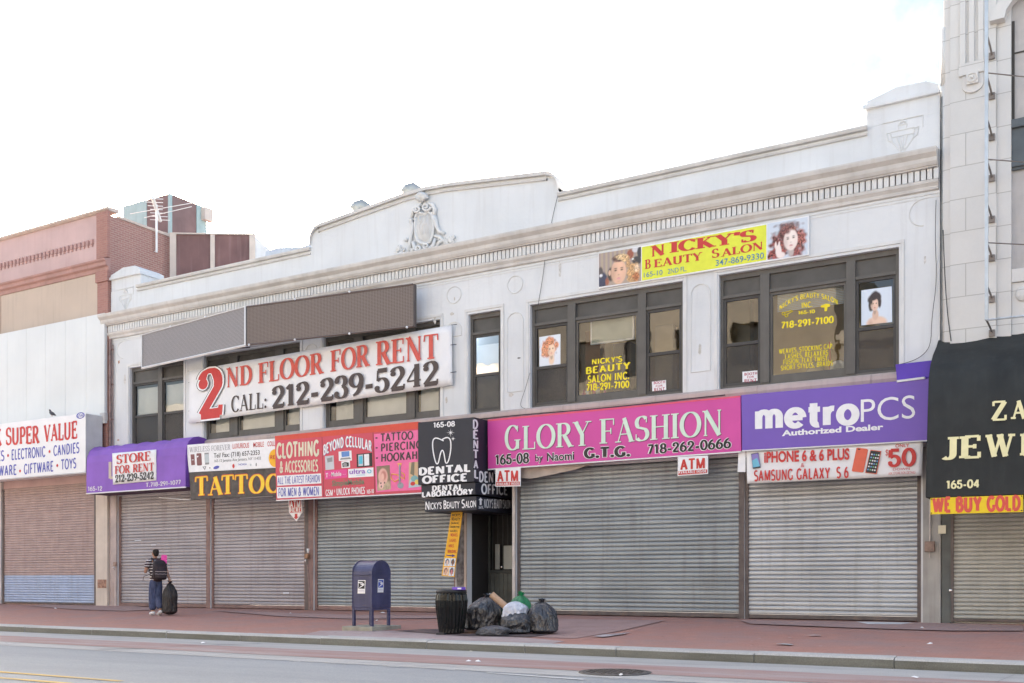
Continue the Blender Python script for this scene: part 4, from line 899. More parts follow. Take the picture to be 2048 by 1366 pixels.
# back of a roof billboard
RB = thing('roof_billboard', 'dark red roof billboard with beige frame posts behind the left parapet', 'billboard', (5,3.2,8.9))
ry = 2.2; ra = P(343,469,ry); 
rdir = Vector((.84,.54,0)).normalized(); nrm = Vector((.54,-.84,0)).normalized()
def onb(px):
    dx, dy, v = ray(px, 500); den = dx*nrm.x+dy*nrm.y; t = ((ra.x-CX)*nrm.x+(ra.y-CY)*nrm.y)/den
    return Vector((CX+dx*t, CY+dy*t, 0)), t
pa, ta = onb(343); pb, tb = onb(424); pc, tc_ = onb(502); pd, td = onb(511)
zt1 = CZ+(HZ-470)/F*ta; zb1 = 8.95
def slab(mb, a, b, z0, z1, d0, d1, mi=0):
    A_, B_ = a-nrm*d0, b-nrm*d0; C_, D_ = b-nrm*d1, a-nrm*d1
    mb.add([(p.x,p.y,z) for z in (z0,z1) for p in (A_,B_,C_,D_)], [(0,1,5,4),(1,2,6,5),(2,3,7,6),(3,0,4,7),(4,5,6,7),(3,2,1,0)], mi)
mb = MB(); slab(mb, pa, pc, zb1+.55, zt1+.021, 0, .06); mb.build('panel', M('dark_red_board', (.17,.09,.085), .6, var=.2, scale=1.4, streak=.4, streakcol=(.32,.2,.2)), RB)
FRM = M('beige_frame', (.58,.50,.44), .6, var=.08)
mb = MB()
for p0_, w in ((pa, .16),(pb, .10),(pc, .14)): slab(mb, p0_-rdir*.04, p0_+rdir*w, zb1, zt1+.02, -.06, .10)
slab(mb, pa-rdir*.05, pc+rdir*.15, zt1+.021, zt1+.06, -.07, .11); mb.build('frame', FRM, RB)
mb = MB(); pe = pc+rdir*.14; slab(mb, pe, pe+rdir*.02, zb1, zt1-.02, 0, .12)
mb.add([(pe.x,pe.y,zt1),(pe.x,pe.y,zb1),(pe.x+.9,pe.y+.5,zb1),(pe.x+.55,pe.y+.3,zt1-.6)], [(0,1,2,3)]); mb.build('side_panel', M('pale_metal', (.66,.67,.68), .5, streak=.3), RB)
mb = MB()
for p0_ in (pa+rdir*.35, pb+rdir*.7): mb.tube([(p0_.x,p0_.y,9.2),(p0_.x-.05,p0_.y-.5,9.9),(p0_.x-.02,p0_.y-.48,10.05)], [.08,.05,.02], 6)
slab(mb, pa-rdir*.05, pa+rdir*1.0, 9.55, 9.75, -.55, -.45); mb.build('bracket', FRM, RB)
# low pale roof hut right of it, roof ventilators
RH = thing('roof_hut', 'low grey metal flashing on the roof right of the red billboard', 'roof'); RH.location = (8,1.2,9.3)
a = P(526,503,1.0); b = P(622,490,1.0); mb = MB(); mb.prism([(a.x,9.3),(b.x+.3,9.3),(b.x+.3,b.z+.08),(b.x-.4,b.z),(a.x+.6,a.z+.02),(a.x+.1,a.z-.02)], 1.0, 2.2); mb.build('flashing', M('bluish_metal', (.48,.52,.58), .45, metal=.3, var=.1, streak=.3), RH)
VM = M('grey_vent_metal', (.35,.37,.37), .45, metal=.4, var=.2)
for (pxc, pyc), lab in (((726,413),'left roof ventilator hood behind the gable slope, bright inside'), ((828,380),'right roof ventilator hood close to the gable peak')):
    c = P(pxc, pyc, 1.3); v = thing('roof_ventilator', lab, 'ventilator', (c.x,1.3,8.9), 'ventilator hoods behind the gable'); mb = MB()
    mb.tube([(c.x+.12,1.3,8.9),(c.x+.12,1.3,c.z-.18),(c.x+.09,1.28,c.z-.05),(c.x,1.25,c.z+.02),(c.x-.10,1.2,c.z-.02),(c.x-.17,1.15,c.z-.14)], [.16,.16,.165,.17,.18,.19], 14); mb.build('hood', VM, v, smooth=True)

# ------------------------------------------------------------------ terracotta building on the right
TCB = brick_mat('terracotta_blocks', (.62,.61,.59), (.655,.64,.615), (.40,.385,.36), 1, mort=.008, bw=1.05, rh=.62, plane='XZ', dirt=.3, dirtcol=(.50,.475,.44), dscale=.5, bump=.12, rough=.35, fine=.03)
TCS = brick_mat('terracotta_strip', (.63,.615,.595), (.65,.635,.61), (.42,.40,.375), 1, mort=.008, bw=3.0, rh=.62, plane='XZ', dirt=.25, dirtcol=(.50,.475,.44), dscale=.5, bump=.12, rough=.35, fine=.03)
TC = thing('terracotta_building', 'tall pale terracotta building with fluted pilaster right of the white shops', 'building', (XR+1,0,0))
TX = lambda px: P(px, 400, -.15).x
x0, x1, x2, x3 = TX(1892), TX(1900), TX(1993), TX(2022); TOP = 14.5; ZL = 5.3
mb = MB(); mb.box(TX(1885), XR+9, .02, 10, -.1, TOP); mb.build('wall', M('terracotta_plain', (.56,.545,.525), .6, var=.08, scale=1.2, streak=.25), TC)
mb = MB(); mb.box(x1, x2, -.15, .02, ZL, TOP); mb.build('pilaster', TCB, TC)
mb = MB(); mb.box(x2, x3, -.10, .02, ZL, TOP); mb.box(TX(1888), x1, -.10, .02, ZL, TOP); mb.build('jamb_strip', TCS, TC)
mb = MB(); mb.tube([(TX(1887),-.03,ZL),(TX(1887),-.03,P(1887,172).z)], .055, 8); mb.tube([(TX(1887),-.03,P(1887,172).z),(TX(1887),-.03,P(1887,60).z)], .075, 10); mb.build('corner_bead', TCS, TC, smooth=True)
mb = MB(); mb.tube([(TX(1884),-.04,3),(TX(1884),-.04,P(1884,196).z)], .035, 8); mb.build('rain_pipe', M('dark_grey_pipe', (.14,.15,.15), .5, var=.4, scale=5), TC)
zo = P(1945,133).z
mb = MB()
for a, b in ((1930,1938),(1949,1958)):
    xa, xb = TX(a), TX(b); mb.quad((xa,-.152,zo+.18),(xb,-.152,zo+.18),(xb,-.152,TOP),(xa,-.152,TOP))
for a in (1926,1943.5,1962): mb.box(TX(a)-.05, TX(a)+.05, -.20, -.15, zo, TOP)
mb.build('flute', TCS, TC, bevel=.012)
mb = MB(); zz0 = P(1945,157).z; xa, xb = TX(1918), TX(1969)
mb.box(xa, xb, -.215, -.15, zz0, zo); uc, ur = (TX(1925)+TX(1967))/2, (TX(1967)-TX(1925))/2; zu = P(1945,178).z
mb.prism([(uc+ur, zz0-.004),(uc-ur, zz0-.004)]+[(uc+ur*math.cos(R(180+180*k/12)), zu+ur*.8*math.sin(R(180+180*k/12))) for k in range(13)], -.19, -.15)
xa, xb = TX(1933), TX(1958); za, zb2 = P(1945,178).z, P(1945,154).z; mb.box(xa, xb, -.245, -.216, za, zb2)
cxx, czz = (xa+xb)/2, (za+zb2)/2; mb.tube([(cxx+.09*math.cos(k*.5236), -.25, czz+.08*math.sin(k*.5236)) for k in range(13)], .016, 5); mb.ball((cxx,-.25,czz), .035, 8)
mb.build('ornament', TCS, TC, bevel=.008)
# boarded window with hood moulding
wz0, wz1 = P(2030,240).z, P(2022,45).z; xw0, xw1 = x3, x3+3.2
mb = MB(); mb.quad((xw0,.0,wz0),(xw1,.0,wz0),(xw1,.0,wz1+.4),(xw0,.0,wz1+.4)); w_ = mb.build('window', M('grey_boarding', (.47,.445,.43), .8, var=.12, scale=2.5, streak=.4), TC)
mb = MB(); mb.box(xw0, xw1, -.02, .0-.001, P(2030,107).z-.012, P(2030,107).z+.012); mb.box(xw0, xw0+.05, -.03, -.001, wz0, wz1); mb.build('board_joint', M('joint_dark', (.06,.055,.05), .8), w_)
mb = MB(); xm = xw0+1.6; mb2 = []
for rr, zz_ in ((1.7,0),(1.95,0)): mb2.append([(xm+rr*math.cos(R(180-180*k/16)), wz1-.02+rr*.42*math.sin(R(180-180*k/16))) for k in range(17)])
mb.prism(mb2[1]+mb2[0][::-1], -.30, -.10); mb.build('hood_mould', TCS, TC)
zl0, zl1 = P(2030,342).z, P(2030,242).z; DG = M('dark_spandrel', (.10,.115,.125), .5, var=.15, streak=.3)
mb = MB(); mb.box(xw0, xw1, -.05, .0, zl0, zl1); mb.box(xw0, xw1, -.11, -.051, zl1-.16, zl1); mb.box(xw0, xw1, -.09, -.051, zl0+.05, zl0+.15); mb.build('spandrel', DG, TC, bevel=.01)
z5, z6 = P(2030,540).z, P(2030,345).z
mb = MB(); mb.quad((xw0,-.002,z5),(xw1,-.002,z5),(xw1,-.002,z6),(xw0,-.002,z6)); mb.build('window', M('grey_boarding', (.47,.445,.43)), TC)
mb = MB(); mb.box(xw0, xw1, -.09, .02, z5-.25, z5); 
for k in range(5): mb.ball((xw0+.18+k*.3,-.06,z5-.48), .12, 10, 0, (1,.5,1.2))
mb.box(xw0, xw1, -.05, .02, ZL, z5-.252); mb.build('sill_band', TCS, TC, bevel=.01)
# ground floor post and shutter of the jeweller
mb = MB(); mb.box(P(1847,1100).x, XR+.02, -.06, .0, -.02, 3.4); mb.build('pier', M('dirty_grey_pier', (.36,.35,.33), .8, var=.18, scale=2.2, streak=.5, streakcol=(.2,.17,.14)), B)
gx = XR+.03; r1 = P(1905,1100,0).x
mb = MB(); mb.box(gx, r1-.02, -.04, .02, -.02, 3.5); mb.build('shutter_post', M('dark_green_grey', (.115,.125,.12), .6, var=.2, streak=.3), TC, bevel=.006)
shutter(TC, r1-.02, r1+4.4, 0.02, 3.5, -.03, .080, M('olive_slats', (.42,.42,.385), .5, metal=.2, var=.1, streak=.4, streakcol=(.27,.26,.22)), RAILM, bar=.05, railw=.05)
mb = MB(); a = P(1860,1093,-.08); mb.box(a.x-.09, a.x+.09, -.15, -.061, a.z-.10, a.z+.10); jb = mb.build('junction_box', M('rusty_box', (.24,.17,.14), .6, var=.3, scale=10), B, bevel=.008)
mb = MB(); mb.tube([(a.x,-.09,a.z+.1),(a.x,-.09,3.1)], .018, 6); mb.tube([(a.x-.01,-.09,a.z-.1),(a.x,-.1,a.z-.22)], .012, 6); mb.build('conduit', M('pale_post', (.50,.46,.43)), jb)
def litnote(name, lab, px, py, w, h, Y, mat, cat='notice', tilt=0):
    p = P(px, py, Y); mb = MB(); c, s_ = math.cos(tilt), math.sin(tilt)
    mb.prism([(p.x+a*c-b*s_, p.z+a*s_+b*c) for a, b in ((-w/2,-h/2),(w/2,-h/2),(w/2,h/2),(-w/2,h/2))], Y-.004, Y); return tag(mb.build(name, mat), lab, cat)
PAPER = M('yellowed_paper', (.70,.66,.50), .8); WPAP = M('white_paper', (.80,.80,.80), .8)
litnote('paper_notice', 'small yellowed paper notice on the grey pier under the gold sign', 1884, 1059, .14, .16, -.068, PAPER)
mb = MB(); a = P(1901,1181,-.08); mb.ball(a, .035, 10, 0, (1,.6,1)); mb.build('padlock', M('bright_steel', (.7,.7,.7)), TC, smooth=True)
# vertical pole frame of an old sign
PF = thing('sign_frame', 'bare steel sign frame pole with arms bolted to the terracotta pilaster', 'pole', P(1973,640,-.9))
STL = M('painted_steel', (.52,.57,.61), .45, metal=.3, var=.15, streak=.4); pz = P(1973,640,-.9); ztop = 14.2
mb = MB(); mb.box(pz.x-.028, pz.x+.028, -.93, -.87, pz.z, ztop); mb.build('pole', STL, PF)
for py in (72,155,240,325,410,490,575,645):
    zq = P(1976,py,-.9).z; mb = MB(); mb.tube([(pz.x,-.9,zq+.05),(pz.x+.02,-.5,zq+.0),(pz.x+.02,-.15,zq-.02)], .018, 5); mb.box(pz.x-.03, pz.x+.07, -.20, -.15, zq-.10, zq+.02); mb.build('arm', M('rusty_steel', (.22,.19,.17), .6, var=.3), PF)
for py in (145,318,485):
    zq = P(1976,py,-.9).z; mb = MB(); mb.tube([(pz.x,-.9,zq),(pz.x+.75,-.12,zq+.05)], .012, 5); mb.build('brace', M('rusty_steel', (.12,.10,.09)), PF)
mb = MB(); mb.tube([(pz.x,-.9,pz.z),(pz.x+3.5,-.9,pz.z-.04)], .022, 6); mb.build('crossbar', M('painted_steel', (.55,.62,.68)), PF)
# ------------------------------------------------------------------ buildings across the street (they throw warm light back and stand in the window reflections)
for i, (xa, xb, h, colr, lab) in enumerate([(-30,-2,13,(.34,.31,.27),'tan brick block across the street at the left end'),(-1.8,16,17,(.42,.37,.30),'tall golden stone block across the street'),(16.2,31,12.5,(.38,.36,.33),'cream block across the street facing the shops'),(31.2,60,15,(.29,.255,.225),'brown brick block across the street at the right end')]):
    ob_ = thing('opposite_building', lab, 'building', (xa,-27.5,0), 'buildings across the street')
    mb = MB(); op = []; x = xa+1.2
    while x < xb-2.2:
        z = 4.6
        while z < h-2.2: op.append((x, x+1.5, z, z+2.1)); z += 3.4
        x += 2.9
    wall_grid(mb, xa, xb, -.3, h, op, -27.5, -.25)
    mb.quad((xa,-27.5,-.3),(xa,-37,-.3),(xa,-37,h),(xa,-27.5,h)); mb.quad((xb,-27.5,-.3),(xb,-37,-.3),(xb,-37,h),(xb,-27.5,h)); mb.quad((xa,-37,-.3),(xb,-37,-.3),(xb,-37,h),(xa,-37,h)); mb.quad((xa,-27.5,h),(xb,-27.5,h),(xb,-37,h),(xa,-37,h))
    mb.build('wall', M('opposite_wall_'+'abcd'[i], colr, .85, var=.12, scale=.5), ob_, recalc=False)
    mb = MB(); mb.box(xa, xb, -27.5, -27.1, h-.7, h-.2); mb.box(xa, xb, -27.5, -27.3, 3.9, 4.2); mb.build('cornice', M('opposite_trim', (.6,.54,.45), .8), ob_)
    mb = MB()
    for a, b, c, d in op: mb.quad((a,-27.75,c),(b,-27.75,c),(b,-27.75,d),(a,-27.75,d))
    mb.build('window_glazing', M('dark_glazing', (.04,.045,.05), .1), ob_, recalc=False)['kind'] = 'stuff'
# ------------------------------------------------------------------ signs, awnings and banners of the white building
def sign(name, lab, cat, pts, Y, depth, mat, part='panel', group=None, bevel=.006):
    c = P((pts[0][0]+pts[2][0])/2, (pts[2][1]+pts[3][1])/2, Y)
    t = thing(name, lab, cat, (c.x, Y, c.z), group); plate(t, part, pts, Y, depth, mat, bevel); return t
SF = dict(font='serif'); BD = dict(bold=.03)
# perforated V-shaped sign frames
def mesh_mat(name, col):
    m = bpy.data.materials.new(name); m.use_nodes = True; nt = m.node_tree; n = nt.nodes; l = nt.links; b = n['Principled BSDF']
    b.inputs['Base Color'].default_value = (*col,1); b.inputs['Roughness'].default_value = .6
    tc = n.new('ShaderNodeTexCoord'); sp = n.new('ShaderNodeSeparateXYZ'); l.new(tc.outputs['Object'], sp.inputs[0])
    def fr(o, k):
        a = n.new('ShaderNodeMath'); a.operation = 'MULTIPLY'; a.inputs[1].default_value = k; l.new(o, a.inputs[0])
        f = n.new('ShaderNodeMath'); f.operation = 'FRACT'; l.new(a.outputs[0], f.inputs[0])
        g = n.new('ShaderNodeMath'); g.operation = 'LESS_THAN'; g.inputs[1].default_value = .3; l.new(f.outputs[0], g.inputs[0]); return g.outputs[0]
    mx = n.new('ShaderNodeMath'); mx.operation = 'MAXIMUM'; l.new(fr(sp.outputs['X'], 22), mx.inputs[0]); l.new(fr(sp.outputs['Z'], 28), mx.inputs[1])
    cm = n.new('ShaderNodeMix'); cm.data_type = 'RGBA'; l.new(mx.outputs[0], cm.inputs[0]); cm.inputs[6].default_value = (col[0]*.35,col[1]*.35,col[2]*.35,1); cm.inputs[7].default_value = (*col,1)
    l.new(cm.outputs[2], b.inputs['Base Color']); return m
VS = thing('lattice_sign', 'V-shaped projecting sign with two brown grey lattice faces under the cornice', 'sign', (P(492,650,-1.05).x,-1.05,6.37))
qa = [P(284.5,670.6,-.3), P(492,613.7,-1.05), P(492,691,-1.05), P(284.5,736.7,-.3)]; qb = [P(493.5,613.7,-1.05), P(826,568.5,-.46), P(826,653,-.46), P(493.5,690,-1.05)]
MG1 = mesh_mat('grey_lattice', (.33,.305,.31)); MG2 = mesh_mat('brown_lattice', (.235,.185,.16))
for q, m in ((qa, MG1),(qb, MG2)):
    mb = MB(); nb = Vector((0,.06,0)); mb.add(q+[p+nb for p in q], [(0,1,2,3),(7,6,5,4),(0,1,5,4),(1,2,6,5),(2,3,7,6),(3,0,4,7)]); mb.build('lattice_panel', m, VS)
WTB = M('white_edge_trim', (.72,.72,.72), .5)
mb = MB()
def bar3(a, b, r): mb.tube([a, b], r, 4)
mb.tube([qa[3]+Vector((0,-.02,0)), qa[2]+Vector((0,-.02,0))], .035, 4); mb.tube([qa[1]+Vector((-.01,-.03,0)), qa[2]+Vector((-.01,-.03,0))], .03, 4); mb.tube([qa[0]+Vector((0,-.015,0)), qa[3]+Vector((0,-.015,0))], .016, 4); mb.tube([qa[0]+Vector((0,-.015,.01)), qa[1]+Vector((0,-.015,.01))], .014, 4)
mb.build('edge_trim', WTB, VS)
mb = MB()
for a, b in ((qb[3],qb[2]),(qb[0],qb[1])): mb.tube([a, b], .025, 4)
mb.build('bottom_rail', M('brown_rail', (.14,.11,.1), .6), VS)
mb = MB(); a = P(826.5,600,-.46).x; mb.box(a, a+.03, -.46, -.36, P(826,653,-.46).z, P(826,568.5,-.46).z); mb.build('end_panel', M('dark_end', (.10,.085,.08), .6), VS)
for f in (.27,.55,.82):
    a = qa[3].lerp(qa[2], f); mb = MB(); mb.tube([a+Vector((0,.05,.05)), (a.x,0,a.z+.25)], .02, 5); mb.build('bracket', M('brown_rail', (.14,.11,.1)), VS)
    a = qb[3].lerp(qb[2], f); mb = MB(); mb.tube([a+Vector((0,.05,.05)), (a.x,0,a.z+.25)], .02, 5); mb.build('bracket', M('brown_rail', (.14,.11,.1)), VS)
for q, f, e in ((qa,.3,0),(qa,.64,0),(qb,.31,0),(qb,.64,0),(qb,.31,1),(qb,.64,1),(qb,.97,1),(qb,.02,1)):
    a = q[0].lerp(q[1], f) if e == 0 else q[3].lerp(q[2], f); mb = MB(); mb.ball(a+Vector((0,-.03,.02 if e == 0 else -.01)), .032, 8); mb.build('bolt_cap', WHITEI, VS, smooth=True)
# 2nd floor banner
def cloth(parent, name, pts, Y, mat, nx=24, nz=6, amp=.02, seed=1, th=.004):
    q = [P(a, b, Y) for a, b in pts]; vs = []; fs = []
    for j in range(nz+1):
        for i in range(nx+1):
            s, r = i/nx, j/nz; p = (q[0]*(1-s)+q[1]*s)*(1-r)+(q[3]*(1-s)+q[2]*s)*r
            d = mnoise.noise(Vector((s*6+seed, r*2.2, seed*3.1)))*amp+mnoise.noise(Vector((s*2+seed*2, r*5, 7)))*amp*.6
            vs.append((p.x, p.y+max(d, -.8*amp)+amp*.8, p.z))
    for j in range(nz):
        for i in range(nx): k = j*(nx+1)+i; fs.append((k, k+1, k+nx+2, k+nx+1))
    mb = MB(); mb.add(vs, fs); o = mb.build(name, mat, parent, smooth=True)
    md = o.modifiers.new('thickness', 'SOLIDIFY'); md.thickness = th; md.offset = 1; return o
YB2 = -.13
FB = thing('rental_banner', 'long white vinyl banner reading 2ND FLOOR FOR RENT with a phone number', 'banner', P(640,800,YB2))
cloth(FB, 'vinyl_sheet', [(376.6,741.5),(902.5,650),(904,770),(376.6,847)], YB2+.005, WHITEV, 60, 8, .028, 2)
lettering(FB, [("2",(396,836),(446,829.5),92,dict(font='serif',T=.2,t=.09,se=.0,grow=.10))], YB2, BLACKV, 'numeral_outline')
lettering(FB, [("2",(396,836),(446,829.5),92,dict(font='serif',T=.2,t=.09,se=.0,grow=.075))], YB2-.003, WHITEI, 'numeral_border')
lettering(FB, [("2",(397,835),(445,829),91,dict(font='serif',T=.2,t=.09,se=.0,grow=.02))], YB2-.006, REDV, 'numeral')
SB = dict(font='serif',T=.2,t=.06,se=.07)
lettering(FB, [("ND",(453,775.5),(504.5,768),38.5,SB),("FLOOR",(516.5,767),(648,746),40,SB),("FOR",(661,744),(740,731),42,SB),("RENT",(752,731),(877,716),47,SB)], YB2, ink('banner_red', (.60,.10,.075)), 'headline')
lettering(FB, [("CALL:",(462.5,825),(533,816),32,dict(font='serif',T=.16,t=.06,se=.06)),("212-239-5242",(543.5,816.5),(877,767.5),42,dict(font='serif',T=.2,t=.07,se=.04))], YB2, ink('banner_brown', (.075,.055,.05)), 'phone_lettering')
for px, py in ((378,765),(378,822),(901,690),(901,745),(376.6,742),(902,650)):
    mb = MB(); a = P(px, py, YB2-.012); sx_ = -1 if px < 500 else 1; mb.tube([a, a+Vector((.12*sx_,.09,.02))], .008, 5); mb.build('tie', BLACKM, FB)
# purple awning
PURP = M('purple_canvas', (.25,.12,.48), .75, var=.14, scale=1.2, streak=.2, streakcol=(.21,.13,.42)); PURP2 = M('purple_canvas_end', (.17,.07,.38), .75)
AW = thing('purple_awning', 'faded purple canvas awning with scalloped top over the left shutter', 'awning', (P(275,980,-.84).x,-.84,3.48))
ax0 = PX(172,950,XL-.04).x; ax0 = XL-.06; ax1 = P(371,950,-.84).x; az0 = P(371,973,-.84).z
prof = [(-.84,0),(-.845,.45),(-.84,.92),(-.81,1.14),(-.72,1.32),(-.56,1.44),(-.36,1.49),(-.14,1.47),(0,1.42)]
mb = MB(); NX = 40; vs = []; fs = []
for i in range(NX+1):
    s = i/NX; ph = (s*6) % 1; sag = .055*math.sin(math.pi*ph) if ax0+(ax1-ax0)*s < ax1-.9 else .0
    for k, (y, z) in enumerate(prof): f = max(0, (k-2)/6) if k > 2 else 0; vs.append((ax0+(ax1-ax0)*s, y+sag*.5*min(1,f*2), az0+z-sag*f*1.2))
n = len(prof)
for i in range(NX):
    for k in range(n-1): fs.append((i*n+k, (i+1)*n+k, (i+1)*n+k+1, i*n+k+1))
mb.add(vs, fs); mb.build('canvas', PURP, AW)
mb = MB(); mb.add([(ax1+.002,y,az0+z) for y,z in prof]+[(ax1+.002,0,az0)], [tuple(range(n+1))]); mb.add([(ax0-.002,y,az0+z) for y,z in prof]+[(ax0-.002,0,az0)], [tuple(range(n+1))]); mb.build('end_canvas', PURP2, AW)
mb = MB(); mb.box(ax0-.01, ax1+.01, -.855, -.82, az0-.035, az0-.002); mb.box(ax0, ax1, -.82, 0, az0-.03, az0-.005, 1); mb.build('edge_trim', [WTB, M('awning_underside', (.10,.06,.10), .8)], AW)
lettering(AW, [("165-12",(176,982),(204.5,981),8.4,dict(bold=.03)),("T.718-291-1077",(292,974),(362,968),7.8,dict(bold=.035))], -.848, ink('awning_white', (.66,.62,.68)))
lettering(AW, [("L",(217.5,957),(232,955.5),33,dict(bold=.035)),("A",(300,949),(314,948),22,dict(bold=.02))], -.848, ink('awning_beige', (.52,.43,.36)), 'shop_lettering')
SR = thing('rental_banner', 'small white STORE FOR RENT banner stuck on the purple awning', 'banner', P(268,965,-.87))
cloth(SR, 'vinyl_sheet', [(223.8,906.4),(312,899),(311.7,961),(225,969.3)], -.87, WHITEV, 14, 8, .012, 5)
lettering(SR, [("STORE",(233,928),(301,920.5),17.5,dict(font='serif',T=.2,t=.07,se=.07)),("FOR RENT",(229.7,948),(308,941),15.5,dict(font='serif',T=.2,t=.07,se=.07))], -.872, REDV)
lettering(SR, [("212-239-5242",(230.5,964.6),(307.5,957.5),14,dict(font='serif',T=.2,t=.11,se=.03))], -.872, BLACKV, 'phone_lettering')
# wireless and tattoo sign
YW = -.78
WS = thing('wireless_sign', 'white phone shop sign joined above a black TATTOO panel with yellow letters', 'sign', P(460,999,YW))
plate(WS, 'upper_panel', [(372.4,889.8),(575,875),(578,934),(377.8,944.8)], YW, .06, WHITEI, .004)
BLKP = M('scuffed_black_panel', (.055,.045,.045), .35, var=.5, scale=6)
plate(WS, 'lower_panel', [(378,945.2),(578,934.4),(580,989),(381.8,999.5)], YW, .06, BLKP, .004)
lettering(WS, [("WIRELESS",(379.3,905),(419.5,902),10.3,dict(font='serif',T=.11,t=.05,se=.06)),("FOREVER",(423,902),(461,899.2),10.3,dict(font='serif',T=.11,t=.05,se=.06))], YW, ink('sign_grey', (.22,.22,.25)), 'shop_lettering')
lettering(WS, [("LUXURIOUS",(465.5,897.3),(498.3,895.2),9.5,dict(bold=.01)),("MOBILE",(506.7,894.6),(528,893.1),9.5,dict(bold=.01)),("COLLECTION",(535,892.7),(572,890.2),9.5,dict(bold=.01))], YW, REDV, 'red_lettering')
lettering(WS, [("Tel/ Fax: (718) 657-2353",(427.7,915.5),(519.6,909.2),8.6,dict(bold=.012)),("165-12 Jamaica Ave Jamaica, NY 11432",(429,924.6),(522,918.8),5.2,dict(bold=.0))], YW, BLACKV, 'phone_lettering')
def zq(ox, oy, s): return lambda x, y: (ox+x/s, oy+y/s)
w = zq(370,860,9.105)
def quads(parent, name, items, Y, mats):
    mb = MB()
    for pts, mi, l in items: mb.add([P(a, b, Y-.003-.0015*l) for a, b in pts], [tuple(range(len(pts)))], mi)
    return mb.build(name, mats, parent, recalc=False)
def elp(cx, cy, rx, ry, n=16, sl=0): return [(cx+rx*math.cos(2*math.pi*k/n), cy+ry*math.sin(2*math.pi*k/n)+sl*rx*math.cos(2*math.pi*k/n)) for k in range(n)]
M6 = [ink('phone_maroon', (.22,.09,.09)), GREYI, ink('phone_grey', (.50,.55,.57)), WHITEI, BLUEV, REDV]
quads(WS, 'phone_picture', [([w(60,450),w(172,440),w(186,650),w(78,660)],3,0),([w(100,445),w(170,440),w(182,635),w(115,642)],0,1),([w(122,540),w(158,538),w(158,548),w(122,550)],3,2)], YW, M6)
quads(WS, 'phone_picture', [([w(208,432),w(225,424),w(285,422),w(298,430),w(310,630),w(295,645),w(235,648),w(218,640)],0,0),([w(215,480),w(240,465),w(245,490),w(218,500)],3,1)], YW, M6)
quads(WS, 'phone_picture', [([w(352,418),w(432,412),w(440,625),w(366,632)],1,0),([w(358,445),w(430,440),w(438,590),w(366,596)],2,1)], YW, M6)
quads(WS, 'brand_emblems', [([w(315,668),w(388,658),w(360,735)],1,0),([w(338,676),w(370,672),w(358,705)],3,1),(elp(*w(570,682),6.0,3.2,16,-.25),4,0),(elp(*w(882,657),2.4,4.4),5,0),(elp(*w(452,690),1.5,1.6),1,0),(elp(*w(1297,630),1.3,3.6),1,0),(elp(*w(1197,635),1.5,2.4),2,0)], YW, M6)
lettering(WS, [("NOKIA",w(978,645),w(1128,638),3.6,dict(bold=.01))], YW, BLUEV, 'brand_lettering')
quads(WS, 'yellow_disc', [(elp(*w(1640,512),12.8,18.0,24),0,0)], YW, [ink('orange', (.85,.45,.02))])
lettering(WS, [("REE",w(1555,528),w(1690,520),7,dict(bold=.02))], YW-.006, REDV, 'disc_lettering')
TT = dict(font='serif',T=.2,t=.06,se=.06)
tl = [("T",w(185,1200),w(418,1182)),("A",w(425,1192),w(690,1172)),("T",w(668,1172),w(892,1155)),("T",w(908,1165),w(1145,1148)),("O",w(1165,1158),w(1450,1138)),("O",w(1470,1148),w(1755,1128))]
lettering(WS, [(c,a,b,37.5 if c == 'T' else 36.5,dict(TT,grow=.05)) for c,a,b in tl], YW, ink('tattoo_red', (.75,.12,.03)), 'lettering_outline')
lettering(WS, [(c,a,b,37 if c == 'T' else 36,TT) for c,a,b in tl], YW-.005, ink('tattoo_yellow', (.88,.60,.04)), 'lettering')
mb = MB(); a, b = P(545,1005,-.5), P(612,1002,-.5); mb.tube([P(318,995,-.5), P(380,1000,-.5)], .014, 6); mb.tube([P(480,996,-.6), P(545,992,-.6)], .014, 6); mb.build('support_rod', WTB, WS)
# red clothing sign
YC = -.88; c_ = zq(520,800,5.689)
REDP = M('red_sign_panel', (.58,.07,.105), .45, var=.06, scale=1.5)
CS = thing('clothing_sign', 'wide red shop sign with CLOTHING lettering and pink tattoo panel beside the dental box', 'sign', P(690,990,YC))
plate(CS, 'panel', [(549.5,872),(837,843),(843,984.8),(552.5,999.9)], YC, .30, REDP, .006)
quads(CS, 'top_strip', [([c_(170,412),c_(1797,247),c_(1797,325),c_(175,462)],0,0)], YC, [ink('orange_red', (.62,.075,.045))])
quads(CS, 'seam', [([c_(703,420),c_(708,420),c_(727,1105),c_(722,1105)],0,0),([c_(1283,370),c_(1289,370),c_(1312,1080),c_(1305,1080)],0,0)], YC, [ink('dark_red', (.20,.03,.04))])
mb = MB(); a, b = P(552.5,999.9,YC), P(843,984.8,YC); mb.prism([(a.x,a.z-.03),(b.x,b.z-.03),(b.x,b.z-.002),(a.x,a.z-.002)], YC-.008, YC+.03); mb.build('edge_trim', WTB, CS)
CRM = ink('clothing_cream', (.70,.66,.50))
lettering(CS, [("CLOTHING",c_(187,660),c_(674,628),28,dict(bold=.06)),("& ACCESSORIES",c_(225,825),c_(663,806),21,dict(bold=.045))], YC, CRM)
quads(CS, 'white_box', [([c_(193,862),c_(693,836),c_(697,948),c_(197,975)],0,0)], YC, [WHITEI]); quads(CS, 'white_box', [([c_(192,992),c_(700,976),c_(705,1095),c_(195,1119)],0,0)], YC, [WHITEI])
lettering(CS, [("ALL THE LATEST FASHION",c_(203,956),c_(680,931),13.5,dict(bold=.012)),("FOR MEN & WOMEN",c_(212,1096),c_(670,1080),15.5,dict(bold=.022))], YC-.004, BLUEV, 'blue_lettering')
